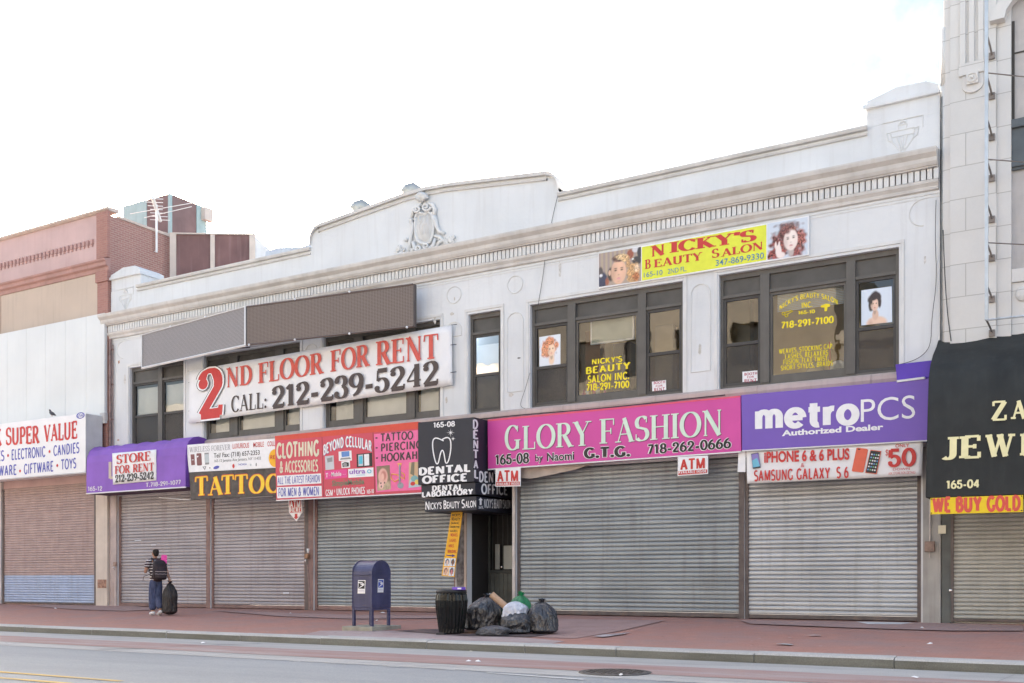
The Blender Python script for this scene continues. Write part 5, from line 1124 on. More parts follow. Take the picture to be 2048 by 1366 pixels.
lettering(CS, [("BEYOND CELLULAR",c_(725,632),c_(1275,592),19,dict(bold=.055,arc=13.5))], YC, ink('shade_blue', (.16,.15,.40)), 'arched_shadow')
lettering(CS, [("BEYOND CELLULAR",c_(722,628),c_(1272,588),19,dict(bold=.05,arc=13.5))], YC-.004, WHITEI, 'arched_lettering')
M7 = [WHITEI, ink('case_grey', (.55,.57,.60)), GREYI, ink('screen_blue', (.12,.25,.55)), BLACKV, ink('magenta', (.72,.07,.28)), ink('lilac', (.30,.14,.50)), ink('cyan', (.10,.50,.65))]
quads(CS, 'phone_picture', [([c_(738,640),c_(838,630),c_(845,788),c_(745,797)],1,0),([c_(760,665),c_(822,650),c_(825,700),c_(768,712)],2,1)], YC, M7)
quads(CS, 'laptop_picture', [([c_(893,588),c_(1040,574),c_(1046,688),c_(897,694)],0,0),([c_(925,590),c_(1015,580),c_(1018,640),c_(930,650)],3,1),([c_(920,660),c_(1020,652),c_(1040,672),c_(908,682)],2,1)], YC, M7)
quads(CS, 'camera_picture', [([c_(924,700),c_(1022,690),c_(1026,768),c_(928,775)],0,0),([c_(935,722),c_(965,705),c_(1010,712),c_(1012,755),c_(940,765)],4,1),(elp(*c_(968,738),4.2,4.2),2,2)], YC, M7)
quads(CS, 'phone_picture', [([c_(1098,615),c_(1276,600),c_(1280,755),c_(1102,768)],4,0),([c_(1117,625),c_(1172,620),c_(1175,748),c_(1120,753)],1,1),([c_(1184,618),c_(1240,613),c_(1243,742),c_(1187,748)],0,1),([c_(1124,640),c_(1166,636),c_(1168,725),c_(1126,730)],7,2)], YC, M7)
quads(CS, 'network_box', [([c_(737,808),c_(990,785),c_(994,880),c_(740,905)],5,0)], YC, M7); quads(CS, 'network_box', [([c_(1003,787),c_(1290,767),c_(1293,868),c_(1006,886)],0,0),(elp(*c_(1243,812),4.5,4.0),7,1),(elp(*c_(1243,812),2.6,2.2),0,2)], YC, M7)
lettering(CS, [("T",c_(750,880),c_(775,877),8,dict(font='serif',T=.18,t=.1,se=.1)),("Mobile",c_(815,870),c_(925,862),8.5,dict(font='sans',bold=.01)),(". .",c_(785,858),c_(808,856),8),(". . .",c_(932,852),c_(970,849),8)], YC-.004, WHITEI, 'network_lettering')
lettering(CS, [("ultra",c_(1018,843),c_(1200,833),9,dict(bold=.02))], YC-.004, M7[6], 'network_lettering'); lettering(CS, [("mobile",c_(1100,862),c_(1195,857),2.6,dict(bold=0))], YC-.004, M7[7], 'network_lettering')
lettering(CS, [("SimpleMobile",c_(820,980),c_(1185,955),10.5,dict(bold=.03))], YC, ink('moss_grey', (.17,.20,.13)), 'network_lettering')
lettering(CS, [("GSM",c_(748,1090),c_(828,1087),11.5,dict(bold=.03)),("*",c_(842,1082),c_(856,1081),11),("UNLOCK PHONES",c_(872,1080),c_(1195,1064),12.5,dict(bold=.03)),("165-10",c_(1216,1064),c_(1296,1058),7.5,dict(bold=.03))], YC, WHITEI, 'white_lettering')
pq = [c_(1296,388),c_(1797,342),c_(1835,1020),c_(1322,1050)]
quads(CS, 'pink_panel', [(pq,0,0)], YC, [ink('hot_pink', (.80,.16,.36))])
lettering(CS, [("-",c_(1315,462),c_(1337,460),15,BD),("TATTOO",c_(1375,472),c_(1745,443),15,dict(bold=.035)),("-",c_(1317,575),c_(1339,573),15,BD),("PIERCING",c_(1378,586),c_(1842,548),15,dict(bold=.035)),("-",c_(1320,690),c_(1342,688),15,BD),("HOOKAH",c_(1380,702),c_(1790,670),15,dict(bold=.04))], YC-.003, ink('brown_black', (.07,.05,.05)), 'dark_lettering')
photo_print(CS, 'ear_picture', [c_(1325,755),c_(1475,740),c_(1490,1015),c_(1335,1035)], YC-.006, (.24,.17,.11), [(.5,.1,.8,.35,(.46,.36,.24),.4,1,.3),(.46,.56,.38,.36,(.74,.42,.35),.15,1,0),(.52,.6,.25,.24,(.52,.20,.17),.4,1,0),(.43,.55,.14,.18,(.78,.46,.38),.4,1,0),(.31,.22,.21,.18,(.78,.48,.42),.25,1,0),(.28,.3,.06,.04,(.03,.03,.03),.3,1,0),(.3,.16,.06,.05,(.04,.04,.05),.3,1,0),(.56,.30,.05,.05,(.04,.04,.05),.3,1,0)], 32)
hk = c_; mb = MB()
def hp(x, y): p = P(*c_(x, y), YC-.012); return p
mb.tube([hp(1590,735), hp(1590,960)], .025, 6, 1); mb.add([hp(1563,720),hp(1613,716),hp(1602,755),hp(1576,757)], [(0,1,2,3)], 2); mb.add([P(*q_, YC-.010) for q_ in elp(*c_(1598,972),6.3,6.3)], [tuple(range(16))], 1)
mb.tube([hp(1580,900),hp(1530,930),hp(1490,890),hp(1500,840),hp(1560,850),hp(1640,900),hp(1645,850),hp(1610,825)], .014, 5, 2); mb.build('hookah_picture', [BLACKV, ink('glass_grey', (.30,.32,.36)), ink('hookah_orange', (.85,.45,.08))], CS)
decal(CS, 'tattoo_picture', [c_(1695,712),c_(1800,702),c_(1835,985),c_(1690,1000)], YC-.006, [(FULL,0),([(0,0),(1,0),(1,.3),(.5,.5),(.1,.3)],1),(el(.5,.35,.3,.12),2),(el(.7,.2,.2,.1),3),(el(.35,.15,.2,.08),4),([(.3,1),(.6,1),(.5,.45),(.15,.55)],5)], [ink('skin_tan', (.62,.42,.25)), ink('grey_blue', (.45,.55,.62)), ink('teal', (.2,.4,.42)), ink('tat_yellow', (.75,.6,.15)), REDV, ink('dark_green', (.20,.18,.12))])
# dental box sign
d_ = zq(820,800,5.689)
DKB = M('dental_black', (.022,.024,.036), .5, var=.1)
bxr = P(948,950,-.93).x
DS = thing('dental_sign', 'black projecting box sign of a dental office with a white tooth emblem', 'sign', (bxr-.6,-.93,2.5))
def tier(pxl, pt_, pb_, Y, ye):
    a = P(pxl, pt_, Y); b = P(pxl, pb_, Y); mb = MB(); mb.box(a.x, bxr, Y, ye, b.z, a.z); return mb.build('panel', DKB, DS, bevel=.004)
tier(836,845,969.6,-.93,-.05); tier(843,971,994,-.88,.8); tier(850,997.5,1024,-.84,.85)
lettering(DS, [("165-08",d_(268,314),d_(513,297),9.7,dict(bold=.035))], -.93, WHITEI, 'number_lettering')
ST = dict(font='heavy',T=.28)
lettering(DS, [("DENTAL",d_(102,855),d_(686,810),13.9,ST),("OFFICE",d_(137,950),d_(648,918),13.6,ST)], -.93, WHITEI, 'lettering')
lettering(DS, [("DENTAL",d_(252,1034),d_(598,1014),9.6,ST),("LABORATORY",d_(137,1105),d_(720,1070),9.8,ST)], -.88, WHITEI, 'lettering')
lettering(DS, [("N",d_(177,1250),d_(222,1247),16,dict(bold=.02)),("ICKY'S",d_(228,1246),d_(360,1238),13,dict(bold=.01)),("B",d_(383,1237),d_(418,1235),16,dict(bold=.02)),("EAUTY",d_(422,1235),d_(565,1228),13,dict(bold=.01)),("S",d_(588,1227),d_(625,1225),16,dict(bold=.02)),("ALON",d_(630,1225),d_(752,1219),13,dict(bold=.01))], -.84, WHITEI, 'lettering')
mb = MB(); tp = [(383,465),(330,440),(290,430),(262,450),(255,510),(265,600),(285,690),(300,728),(320,725),(335,660),(350,590),(370,565),(385,600),(395,660),(405,722),(430,715),(450,650),(465,560),(465,470),(445,430),(410,425),(365,450)]
def smooth_path(p, it=2):
    for _ in range(it):
        q = [p[0]]
        for i in range(len(p)-1): a, b = p[i], p[i+1]; q += [(a[0]*.75+b[0]*.25, a[1]*.75+b[1]*.25),(a[0]*.25+b[0]*.75, a[1]*.25+b[1]*.75)]
        p = q+[p[-1]]
    return p
for k, q_ in enumerate(strip(smooth_path(tp), lambda a, b: 13)): mb.add([P(*d_(a, b), -.934-.0004*(k%3)) for a, b in q_], [(0,1,2,3)])
for cx_, cy_, L_ in ((462,372,50),(490,440,27)):
    for k in range(4):
        a = k*math.pi/4; dx_, dy_ = math.cos(a)*L_*(1 if k%2==0 else .75), math.sin(a)*L_*(1 if k%2==0 else .75); w_ = 3.2
        mb.add([P(*d_(cx_+dx_, cy_+dy_), -.935-.0005*k), P(*d_(cx_-math.sin(a)*w_, cy_+math.cos(a)*w_), -.935-.0005*k), P(*d_(cx_-dx_, cy_-dy_), -.935-.0005*k), P(*d_(cx_+math.sin(a)*w_, cy_-math.cos(a)*w_), -.935-.0005*k)], [(0,1,2,3)])
mb.build('tooth_emblem', WHITEI, DS, recalc=False)
mb = MB()
for ch, (x0_, y0_), (x1_, y1_), cp in (("D",(706,325),(765,328),17.5),("E",(708,438),(764,440),16.5),("N",(710,548),(766,553),16),("T",(712,660),(766,663),16),("A",(714,773),(766,778),15.5),("L",(720,885),(766,890),16)):
    tpxs(mb, ch, d_(x0_+8, y0_), d_(x1_+8, y1_), cp, bxr, font='heavy', T=.24)
mb.build('vertical_lettering', WHITEI, DS, recalc=False)
mb = MB(); tpxs(mb, "DENTAL", d_(785,928), d_(1100,948), 20, bxr, bold=.05); tpxs(mb, "OFFICE", d_(808,1065), d_(1105,1078), 19, bxr, bold=.05); tpxs(mb, "NICKY'S BEAUTY SALON", d_(842,1226), d_(1138,1232), 17, bxr, bold=.02); tpxs(mb, "2nd FL.", d_(780,1234), d_(834,1236), 5, bxr, bold=.03)
mb.add([PX(*d_(a, b), bxr+.004) for a, b in ((802,1108),(828,1140),(815,1140),(815,1195),(793,1195),(793,1140),(780,1140))], [tuple(range(7))]); mb.build('side_lettering', WHITEI, DS, recalc=False)
# glory fashion sign
YF = -.40; g_ = zq(960,760,3.938)
MAG = M('magenta_sign', (.60,.07,.33), .45, var=.05, scale=1.2)
GS = thing('fashion_sign', 'magenta shop sign reading GLORY FASHION with pale mint serif letters', 'sign', P(1230,920,YF))
plate(GS, 'panel', [(975,839),(1481,791),(1482,902),(976,937.7)], YF, .35, MAG, .006)
quads(GS, 'top_strip', [([(975.3,839.3),(1480.8,791.3),(1480.8,794.5),(975.3,843)],0,0)], YF, [ink('rose_red', (.70,.09,.16))])
mb = MB(); a, b = P(976,937.7,YF), P(1482,902,YF); mb.prism([(a.x,a.z-.03),(b.x,b.z-.03),(b.x,b.z-.002),(a.x,a.z-.002)], YF-.01, YF+.02); mb.build('edge_trim', WTB, GS)
GT = dict(font='serif',T=.17,t=.045,se=.07)
gw = [("G",g_(195,556),g_(320,548),49),("LORY",g_(335,549),g_(878,514),47),("F",g_(942,502),g_(1057,497),49),("ASHION",g_(1065,494),g_(1900,432),48)]
lettering(GS, [(a,(b[0]+1.2,b[1]+1.4),(c[0]+1.2,c[1]+1.4),d,GT) for a,b,c,d in gw], YF, ink('plum_shadow', (.22,.05,.14)), 'lettering_shadow')
lettering(GS, [(a,b,c,d,GT) for a,b,c,d in gw], YF-.006, ink('mint', (.62,.76,.64)), 'lettering')
gl2 = [("165-08",g_(122,666),g_(388,650),18.5,.04),("by",g_(436,640),g_(496,637),13,.015),("Naomi",g_(528,638),g_(742,626),15.5,.02),("G.T.G.",g_(818,614),g_(1185,597),18.5,.075),("718-262-0666",g_(1325,583),g_(1978,532),18,.04)]
lettering(GS, [(a,b,c,d,dict(bold=e,grow=.10) if a.isupper() or not a.isalpha() else dict(bold=e+.035)) for a,b,c,d,e in gl2], YF, WHITEI, 'number_outline')
lettering(GS, [(a,b,c,d,dict(bold=e)) for a,b,c,d,e in gl2], YF-.004, BLACKV, 'number_lettering')
# purple phone shop sign
YM = -.40; m_ = zq(1440,700,4.452)
PUR = M('violet_sign', (.165,.09,.45), .4, var=.06, scale=1.0); VIO = M('violet_panel', (.095,.04,.42), .45, var=.06)
PS = thing('phone_sign', 'purple shop sign with white lettering, Authorized Dealer below it', 'sign', P(1670,890,YM))
plate(PS, 'panel', [(1482.4,790),(1858,756.7),(1855,879.9),(1484,900.6)], YM, .35, PUR, .008)
mb = MB(); a, b = P(1484,900.6,YM), P(1855,879.9,YM); mb.prism([(a.x,a.z-.025),(b.x,b.z-.025),(b.x,b.z-.002),(a.x,a.z-.002)], YM-.008, YM+.02); mb.build('edge_trim', WTB, PS)
lettering(PS, [("metro",m_(312,705),m_(1243,652),44,dict(font='heavy',T=.29))], YM, WHITEI, 'lettering')
lettering(PS, [("PCS",m_(1254,642),m_(1738,606),45,dict(bold=-.004))], YM, WHITEI, 'lettering')
lettering(PS, [("Authorized Dealer",m_(552,765),m_(1455,708),10.5,dict(bold=.036))], YM, WHITEI, 'dealer_lettering')
UP = thing('violet_sign_panel', 'plain violet panel leaning above the right end of the purple phone sign', 'panel', P(1826,755,-.5)); plate(UP, 'panel', [(1791,729),(1864,720.5),(1859,755),(1794,762)], -.30, .2, VIO, .004)
mb = MB(); a, b = P(1793.5,762.5,-.42), P(1849,755.5,-.42); mb.prism([(a.x,a.z-.02),(b.x,b.z-.02),(b.x,b.z+.02),(a.x,a.z+.02)], -.42, -.29); mb.build('edge_trim', WTB, UP)
# phone banner
YP = -.37
PB = thing('phone_banner', 'white vinyl banner advertising phones for $50 down, hung under the purple sign', 'banner', P(1668,960,YP))
cloth(PB, 'vinyl_sheet', [(1491.7,902),(1846,883),(1843,951),(1494,967)], YP+.004, WHITEV, 40, 8, .018, 9)
lettering(PB, [("iPHONE 6 & 6 PLUS",m_(393,1000),m_(1153,972),20,dict(bold=.035)),("&",m_(720,1043),m_(752,1042),8,dict(bold=0)),("SAMSUNG GALAXY  S 6",m_(303,1165),m_(1146,1134),20,dict(bold=.035)),("ONLY",m_(1562,868),m_(1685,862),6.3,dict(bold=.01)),("$",m_(1474,940),m_(1498,938),12,dict(bold=.0)),("50",m_(1495,1036),m_(1748,1026),33,dict(bold=.035)),("DOWN",m_(1540,1073),m_(1690,1066),4.3,dict(bold=0)),("ASK STORE FOR DETAILS",m_(1500,1112),m_(1740,1099),5,dict(bold=-.005))], YP-.002, REDV)
M8 = [ink('screen_violet', (.25,.2,.5)), ink('screen_cyan', (.15,.45,.6)), REDV, ink('case_red', (.70,.14,.08)), BLACKV, WHITEI, ink('icon_green', (.2,.5,.25)), ink('icon_blue', (.15,.35,.65))]
quads(PB, 'phone_picture', [([m_(277,925),m_(342,912),m_(362,1048),m_(292,1058)],4,0),([m_(280,930),m_(340,918),m_(358,1035),m_(292,1048)],0,1),([m_(286,985),m_(330,960),m_(357,1035),m_(293,1047)],1,2)], YP, M8)
quads(PB, 'phone_picture', [([m_(1215,872),m_(1228,870),m_(1308,880),m_(1318,890),m_(1278,1085),m_(1268,1090),m_(1182,1082),m_(1173,1074)],3,0),([m_(1228,876),m_(1250,879),m_(1247,890),m_(1226,887)],4,1)], YP, M8)
its = [([m_(1340,888),m_(1437,900),m_(1395,1105),m_(1293,1094)],3,0),([m_(1342,895),m_(1430,905),m_(1390,1098),m_(1298,1090)],4,1)]
for r in range(6):
    for c in range(4): bx, by = 1348+c*20-r*7, 922+r*27+c*2.5; its.append(([m_(bx,by),m_(bx+12,by+1.5),m_(bx+10,by+14),m_(bx-2,by+12)], (5,7,6,5)[(r+c)%4], 2))
quads(PB, 'phone_picture', its, YP, M8)
cs_ = thing('white_board', 'blank white board strip hanging left of the phone banner', 'board', P(1483,945,-.33)); plate(cs_, 'sheet', [(1477,903.5),(1491,902.5),(1491,944),(1475,944)], -.33, .006, WHITEI)
def strands(seed, cx, cy, rx, ry, a0, a1, mats_, n=16, w=.022, L=.5):
    rng = random.Random(seed); out = []
    for k in range(n):
        a = R(a0+(a1-a0)*(k+rng.random())/n); q = rng.uniform(.72,1.02); b = a+R(rng.uniform(25,60)*L)
        p = [(cx+rx*q*math.cos(a+(b-a)*i/5), cy+ry*q*math.sin(a+(b-a)*i/5)) for i in range(6)]
        out.append((p+[(x-w*math.sin(math.pi*i/5)*math.cos(a), y-w*math.sin(math.pi*i/5)*math.sin(a)) for i, (x, y) in list(enumerate(p))[::-1]][1:-1], mats_[k % len(mats_)]))
    return out
# beauty salon sign high on the wall
YN = -.07; n_ = zq(1160,400,4.267)
NS = thing('salon_sign', "yellow NICKY'S BEAUTY SALON sign with portrait photos at both ends", 'sign', P(1407,540,YN))
plate(NS, 'panel', [(1196,507.8),(1618,431.6),(1617.7,510),(1197.5,577)], YN, .06, WHITEI, .004)
quads(NS, 'yellow_field', [([n_(528,402),n_(1590,210),n_(1590,512),n_(528,688)],0,0)], YN, [ink('lime_yellow', (.72,.75,.06))])
lettering(NS, [("N",n_(603,487),n_(722,466),21,dict(font='serif',T=.25,t=.08,se=.08)),("ICKY'S",n_(765,453),n_(1508,345),21,dict(font='serif',T=.25,t=.08,se=.08)),("B",n_(555,590),n_(605,581),18,dict(font='serif',T=.2,t=.08,se=.06)),("EAUTY",n_(632,577),n_(1045,512),15.5,dict(font='serif',T=.2,t=.08,se=.06)),("S",n_(1125,496),n_(1190,486),17,dict(font='serif',T=.2,t=.08,se=.06)),("ALON",n_(1205,486),n_(1558,420),15,dict(font='serif',T=.2,t=.08,se=.06))], YN-.003, REDV)
lettering(NS, [("165-10",n_(545,662),n_(705,636),9.5,dict(bold=.005)),("2ND FL.",n_(750,630),n_(910,606),9.5,dict(bold=.005)),("347-869-9330",n_(1158,564),n_(1570,498),11.5,dict(bold=.01))], YN-.003, ink('steel_blue', (.10,.24,.36)), 'number_lettering')
PMAT = [ink('studio_tan', (.42,.33,.26)), SKIN, SKIN2, HAIRY, BLACKV, ink('navy', (.06,.07,.16)), LIPS, HAIRR, PALE, BROWNI, ink('auburn', (.20,.05,.04)), ink('white_skin', (.86,.74,.70))]
tan = lambda s, r: (.40-.06*math.sin(s*60)*(r > .3), .32-.05*math.sin(s*60)*(r > .3), .26)
photo_print(NS, 'portrait_photo', [n_(160,458),n_(521,399),n_(521,690),n_(162,742)], YN-.004, tan, [
  (.06,.2,.17,.28,(.05,.055,.10),.25,1,.2),(.04,.42,.07,.2,(.10,.08,.08),.3,1,0),(.05,.33,.05,.06,(.75,.75,.78),.5,1,0),(.2,.12,.06,.16,(.35,.12,.07),.5,1,.2),(.29,.32,.09,.24,(.04,.035,.035),.3,1,.2),
  (.75,.84,.09,.16,(.32,.10,.06),.3,1,.2),(.88,.95,.10,.10,(.62,.62,.65),.3,1,0),(.97,.85,.07,.2,(.05,.05,.06),.3,1,0),(.9,.62,.13,.15,(.06,.055,.055),.3,1,.2),(.81,.68,.03,.03,(.8,.85,.85),.5,1,0),
  (.82,.25,.17,.38,(.56,.33,.15),.3,1,.9),(.90,.4,.08,.14,(.75,.55,.36),.5,1,.6),(.88,.15,.1,.14,(.48,.18,.07),.4,1,.9),(.26,.37,.035,.10,(.70,.45,.32),.3,1,0)]+face(.475,.37,.195,.40,(.74,.46,.32),(.72,.32,.34))+[
  (.46,.76,.19,.13,(.16,.09,.07),.4,1,.8),(.53,.81,.17,.10,(.66,.48,.27),.4,1,.9),(.63,.74,.12,.13,(.62,.42,.22),.4,1,.9),(.70,.58,.07,.2,(.50,.30,.14),.5,1,.9)])
photo_print(NS, 'portrait_photo', [n_(1598,203),n_(1943,143),n_(1943,463),n_(1600,511)], YN-.004, (.60,.66,.74), [
  (.55,.5,.44,.46,(.16,.06,.05),.35,1,1.3),(.3,.32,.26,.3,(.22,.06,.05),.4,1,1.4),(.2,.12,.28,.2,(.26,.06,.05),.4,1,1.3),(.82,.42,.17,.34,(.30,.10,.08),.45,1,1.4),(.72,.12,.22,.16,(.26,.07,.06),.5,1,1.3),(.5,.86,.34,.12,(.18,.08,.07),.6,.9,1.3)]+
  face(.585,.46,.185,.31,(.84,.70,.64),(.62,.30,.28),.25)+[(.44,.72,.15,.15,(.20,.07,.06),.5,.9,1.2),(.66,.76,.12,.08,(.30,.12,.09),.6,.8,1.2),(.28,.2,.085,.2,(.84,.72,.68),.25,1,0),(.34,.08,.12,.1,(.84,.72,.68),.3,1,0),(.21,.36,.03,.12,(.84,.72,.68),.3,1,0),(.30,.38,.028,.10,(.84,.72,.68),.3,1,0)])
# posters and papers in the salon windows
w5 = zq(900,560,4.267); w6 = zq(1400,460,4.267); YI = .137
p5 = thing('window_poster', 'portrait poster of a person with ginger hair in the left sash of the salon window', 'poster', P(1100,735,YI))
photo_print(p5, 'print', [w5(762,487),w5(943,460),w5(943,718),w5(762,745)], YI, (.74,.77,.82), [
  (.45,.60,.40,.36,(.62,.24,.12),.3,1,.8),(.24,.52,.17,.26,(.66,.30,.16),.4,1,.8),(.5,.14,.5,.2,(.72,.75,.80),.5,1,0),(.58,.2,.16,.22,(.82,.60,.44),.4,1,0)]+face(.57,.52,.19,.22,(.82,.58,.42),(.66,.25,.22),.2)+[(.5,.80,.32,.14,(.66,.27,.13),.4,1,.9),(.82,.66,.11,.15,(.62,.25,.13),.4,1,.9),(.36,.62,.09,.18,(.60,.24,.12),.5,.9,.9),(.80,.40,.05,.05,(.55,.57,.6),.3,.9,0)])
p6 = thing('window_poster', 'portrait poster of a person with dark bob haircut in the right salon window', 'poster', P(1753,650,YI))
photo_print(p6, 'print', [w6(1377,515),w6(1637,480),w6(1640,785),w6(1377,815)], YI, (.66,.73,.82), [
  (.44,.66,.24,.27,(.045,.03,.03),.2,1,.4),(.32,.54,.10,.2,(.05,.035,.03),.3,1,.4),(.5,.02,.38,.22,(.78,.55,.42),.25,1,0),(.46,.26,.12,.18,(.70,.47,.35),.3,1,0),(.3,.04,.1,.14,(.62,.40,.30),.8,.7,0)]+face(.44,.55,.135,.19,(.76,.53,.41),(.60,.20,.18))+[(.40,.74,.16,.09,(.045,.03,.03),.4,1,.4),(.60,.60,.06,.2,(.045,.03,.03),.4,1,.4),(.33,.66,.05,.13,(.05,.035,.03),.5,1,.4)])
for (q_, lab, l1, l2, l3) in (([w5(1723,868),w5(1843,853),w5(1845,957),w5(1727,970)], 'BOOTH FOR RENT paper in the right sash of the middle salon window', (w5(1740,890),w5(1836,880)), (w5(1757,915),w5(1815,908)), (w5(1742,950),w5(1834,940))),
                             ([w6(362,1210),w6(490,1198),w6(492,1305),w6(362,1315)], 'BOOTH FOR RENT paper in the left sash of the far right salon window', (w6(380,1243),w6(488,1232)), (w6(404,1264),w6(460,1259)), (w6(380,1301),w6(484,1293)))):
    t_ = thing('paper_notice', lab, 'notice', P(q_[3][0], q_[3][1], .13)); plate(t_, 'sheet', q_, .124, .004, WHITEI)
    lettering(t_, [("BOOTH",l1[0],l1[1],5,dict(bold=.02)),("FOR",l2[0],l2[1],3.5,dict(bold=.02)),("RENT",l3[0],l3[1],6,dict(bold=.02))], .124, ink('notice_red', (.42,.05,.09)))
# ATM signs
a_ = zq(560,980,5.254)
def atm(name, lab, q_, Y, l1, l2, cap1, cap2):
    t_ = thing(name, lab, 'sign', P(q_[3][0], q_[3][1], Y), 'cash machine signs'); plate(t_, 'panel', q_, Y, .02, WHITEI, .003)
    lettering(t_, [("ATM",l1[0],l1[1],cap1,dict(bold=.05))], Y, REDV)
    d = [l2[0],l2[1]]; quads(t_, 'red_band', [([(q_[3][0]+1.5,q_[3][1]-9.5),(q_[2][0]-1.5,q_[2][1]-9.5),(q_[2][0]-1.5,q_[2][1]-2),(q_[3][0]+1.5,q_[3][1]-2)],0,0)], Y, [REDV])
    lettering(t_, [("AVAILABLE INSIDE",d[0],d[1],cap2,dict(bold=.025))], Y-.004, WHITEI, 'band_lettering'); return t_
atm('cash_machine_sign', 'square ATM sign under the left end of the magenta sign', [(991,938.5),(1041,935.5),(1041,972.5),(990.5,973.5)], -.44, ((994.5,963),(1036.5,962)), ((993.5,970.5),(1038.5,969.5)), 20.5, 5)
atm('cash_machine_sign', 'square ATM sign under the right end of the magenta sign', [(1355.6,914),(1416,911),(1416,948),(1355,952)], -.42, (g_(1577,708),g_(1772,694)), (g_(1563,738),g_(1785,727)), 20, 5)
ah = thing('cash_machine_sign', 'pointed ATM HERE sign with red arrow below the red clothing sign', 'sign', P(592,1043,-.42), 'cash machine signs')
plate(ah, 'panel', [a_(88,108),a_(225,100),a_(232,235),a_(172,330),a_(95,240)], -.42, .02, WHITEI, .003)
quads(ah, 'red_field', [([a_(98,112),a_(218,104),a_(222,180),a_(102,188)],0,0),([a_(104,192),a_(222,184),a_(222,234),a_(104,238)],0,0),([a_(156,250),a_(182,248),a_(182,280),a_(194,280),a_(168,312),a_(142,282),a_(156,282)],0,0)], -.42, [REDV])
lettering(ah, [("ATM",a_(105,186),a_(215,178),12.5,dict(bold=.05)),("HERE",a_(108,231),a_(219,228),7.5,dict(bold=.05))], -.425, WHITEI)
# loose canvas flap below the magenta sign
mb = MB(); mb.prism(qpx([(1041,955),(1041,936),(1195,924),(1150,939),(1100,950),(1060,957.5)], -.25), -.25, -.22); tag(mb.build('canvas_flap', M('beige_canvas', (.44,.38,.33), .9, var=.15, streak=.3)), 'loose beige canvas flap hanging below the magenta sign', 'canvas')
# tilted yellow salon board
y_ = zq(870,1020,9.757); YT = -.35
TS = thing('tilted_board', 'narrow tilted orange yellow salon board with small photos at its foot', 'sign', P(895,1152,YT))
plate(TS, 'board', [y_(320,28),y_(537,20),y_(372,1307),y_(125,1285)], YT, .02, ink('board_orange', (.85,.46,.03)), .003)
lettering(TS, [("NICKY'S",y_(340,125),y_(500,125),5,BD),("BEAUTY",y_(328,200),y_(497,207),5.5,BD),("SALON INC.",y_(315,275),y_(475,278),4.2,BD),("718-291-7100",y_(300,350),y_(480,355),4.2,BD),("165-10 2ND FL.",y_(298,428),y_(448,430),4.2,BD)], YT, BLACKV, 'dark_lettering')
lettering(TS, [("WEAVES",y_(305,515),y_(440,520),6,BD),("LASHES",y_(285,620),y_(415,625),6,BD),("NAILS",y_(270,725),y_(370,728),6,BD),("BRAIDING",y_(252,832),y_(425,840),6,BD)], YT, REDV, 'red_lettering')
quads(TS, 'arrow', [([y_(220,875),y_(335,880),y_(335,862),y_(398,892),y_(330,922),y_(332,902),y_(220,892)],0,0)], YT, [ink('indigo', (.08,.05,.2))])
for q_, cols in (([y_(195,940),y_(300,940),y_(285,1095),y_(178,1090)],(8,2,5)),([y_(308,940),y_(408,945),y_(385,1095),y_(292,1095)],(8,9,4)),([y_(175,1110),y_(270,1112),y_(250,1275),y_(145,1270)],(2,1,9)),([y_(280,1112),y_(385,1112),y_(368,1290),y_(262,1285)],(8,6,4))):
    cc = [PMAT[k_].node_tree.nodes['Mix'].inputs[6].default_value[:3] for k_ in cols]
    photo_print(TS, 'portrait_photo', q_, YT-.004, cc[0], [(.5,.55,.4,.42,cc[2],.3,1,.6)]+face(.52,.45,.22,.30,cc[1]), 20)
# black jewellery awning
JX = PX(1851.5,995,24.37).x; JA = thing('black_awning', 'big black canvas awning of a jewellery shop at the right edge', 'awning', (JX+2,-1,3))
CAN = M('black_canvas', (.022,.024,.023), .7, var=.35, scale=1.5, streak=.35, streakcol=(.045,.047,.045), bump=.1)
pp = [PX(a, b, JX) for a, b in ((1851.5,995),(1853.5,905),(1855.5,820),(1857.5,757),(1861,730),(1866,710),(1873,694),(1881,686))]; pr = [(p.y, p.z) for p in pp]; pr[-1] = (max(pr[-1][0], -.03), pr[-1][1])
pr = [(min(y, -.03), z) for y, z in pr]
mb = MB(); vs = []; fs = []; NX = 24; n = len(pr)
for i in range(NX+1):
    s = i/NX; x = JX+5.5*s; ph = (s*6)%1; sg = .03*math.sin(math.pi*ph)
    for k, (y, z) in enumerate(pr): vs.append((x, y+sg*(k/n), z-sg*(k/n)))
for i in range(NX):
    for k in range(n-1): fs.append((i*n+k, (i+1)*n+k, (i+1)*n+k+1, i*n+k+1))
mb.add(vs, fs); mb.build('canvas', CAN, JA, smooth=True)
mb = MB(); mb.add([(JX-.002,y,z) for y,z in pr]+[(JX-.002,-.03,pr[0][1])], [tuple(range(n+1))]); mb.quad((JX,pr[0][0],pr[0][1]),(JX+5.5,pr[0][0],pr[0][1]),(JX+5.5,0,pr[0][1]+.02),(JX,0,pr[0][1]+.02)); mb.build('end_canvas', CAN, JA, recalc=False)
YJ = pr[0][0]; j_ = zq(1800,660,3.593)
def ytop(py): return pr[0][0]
GOLD = ink('pale_gold', (.80,.74,.42))
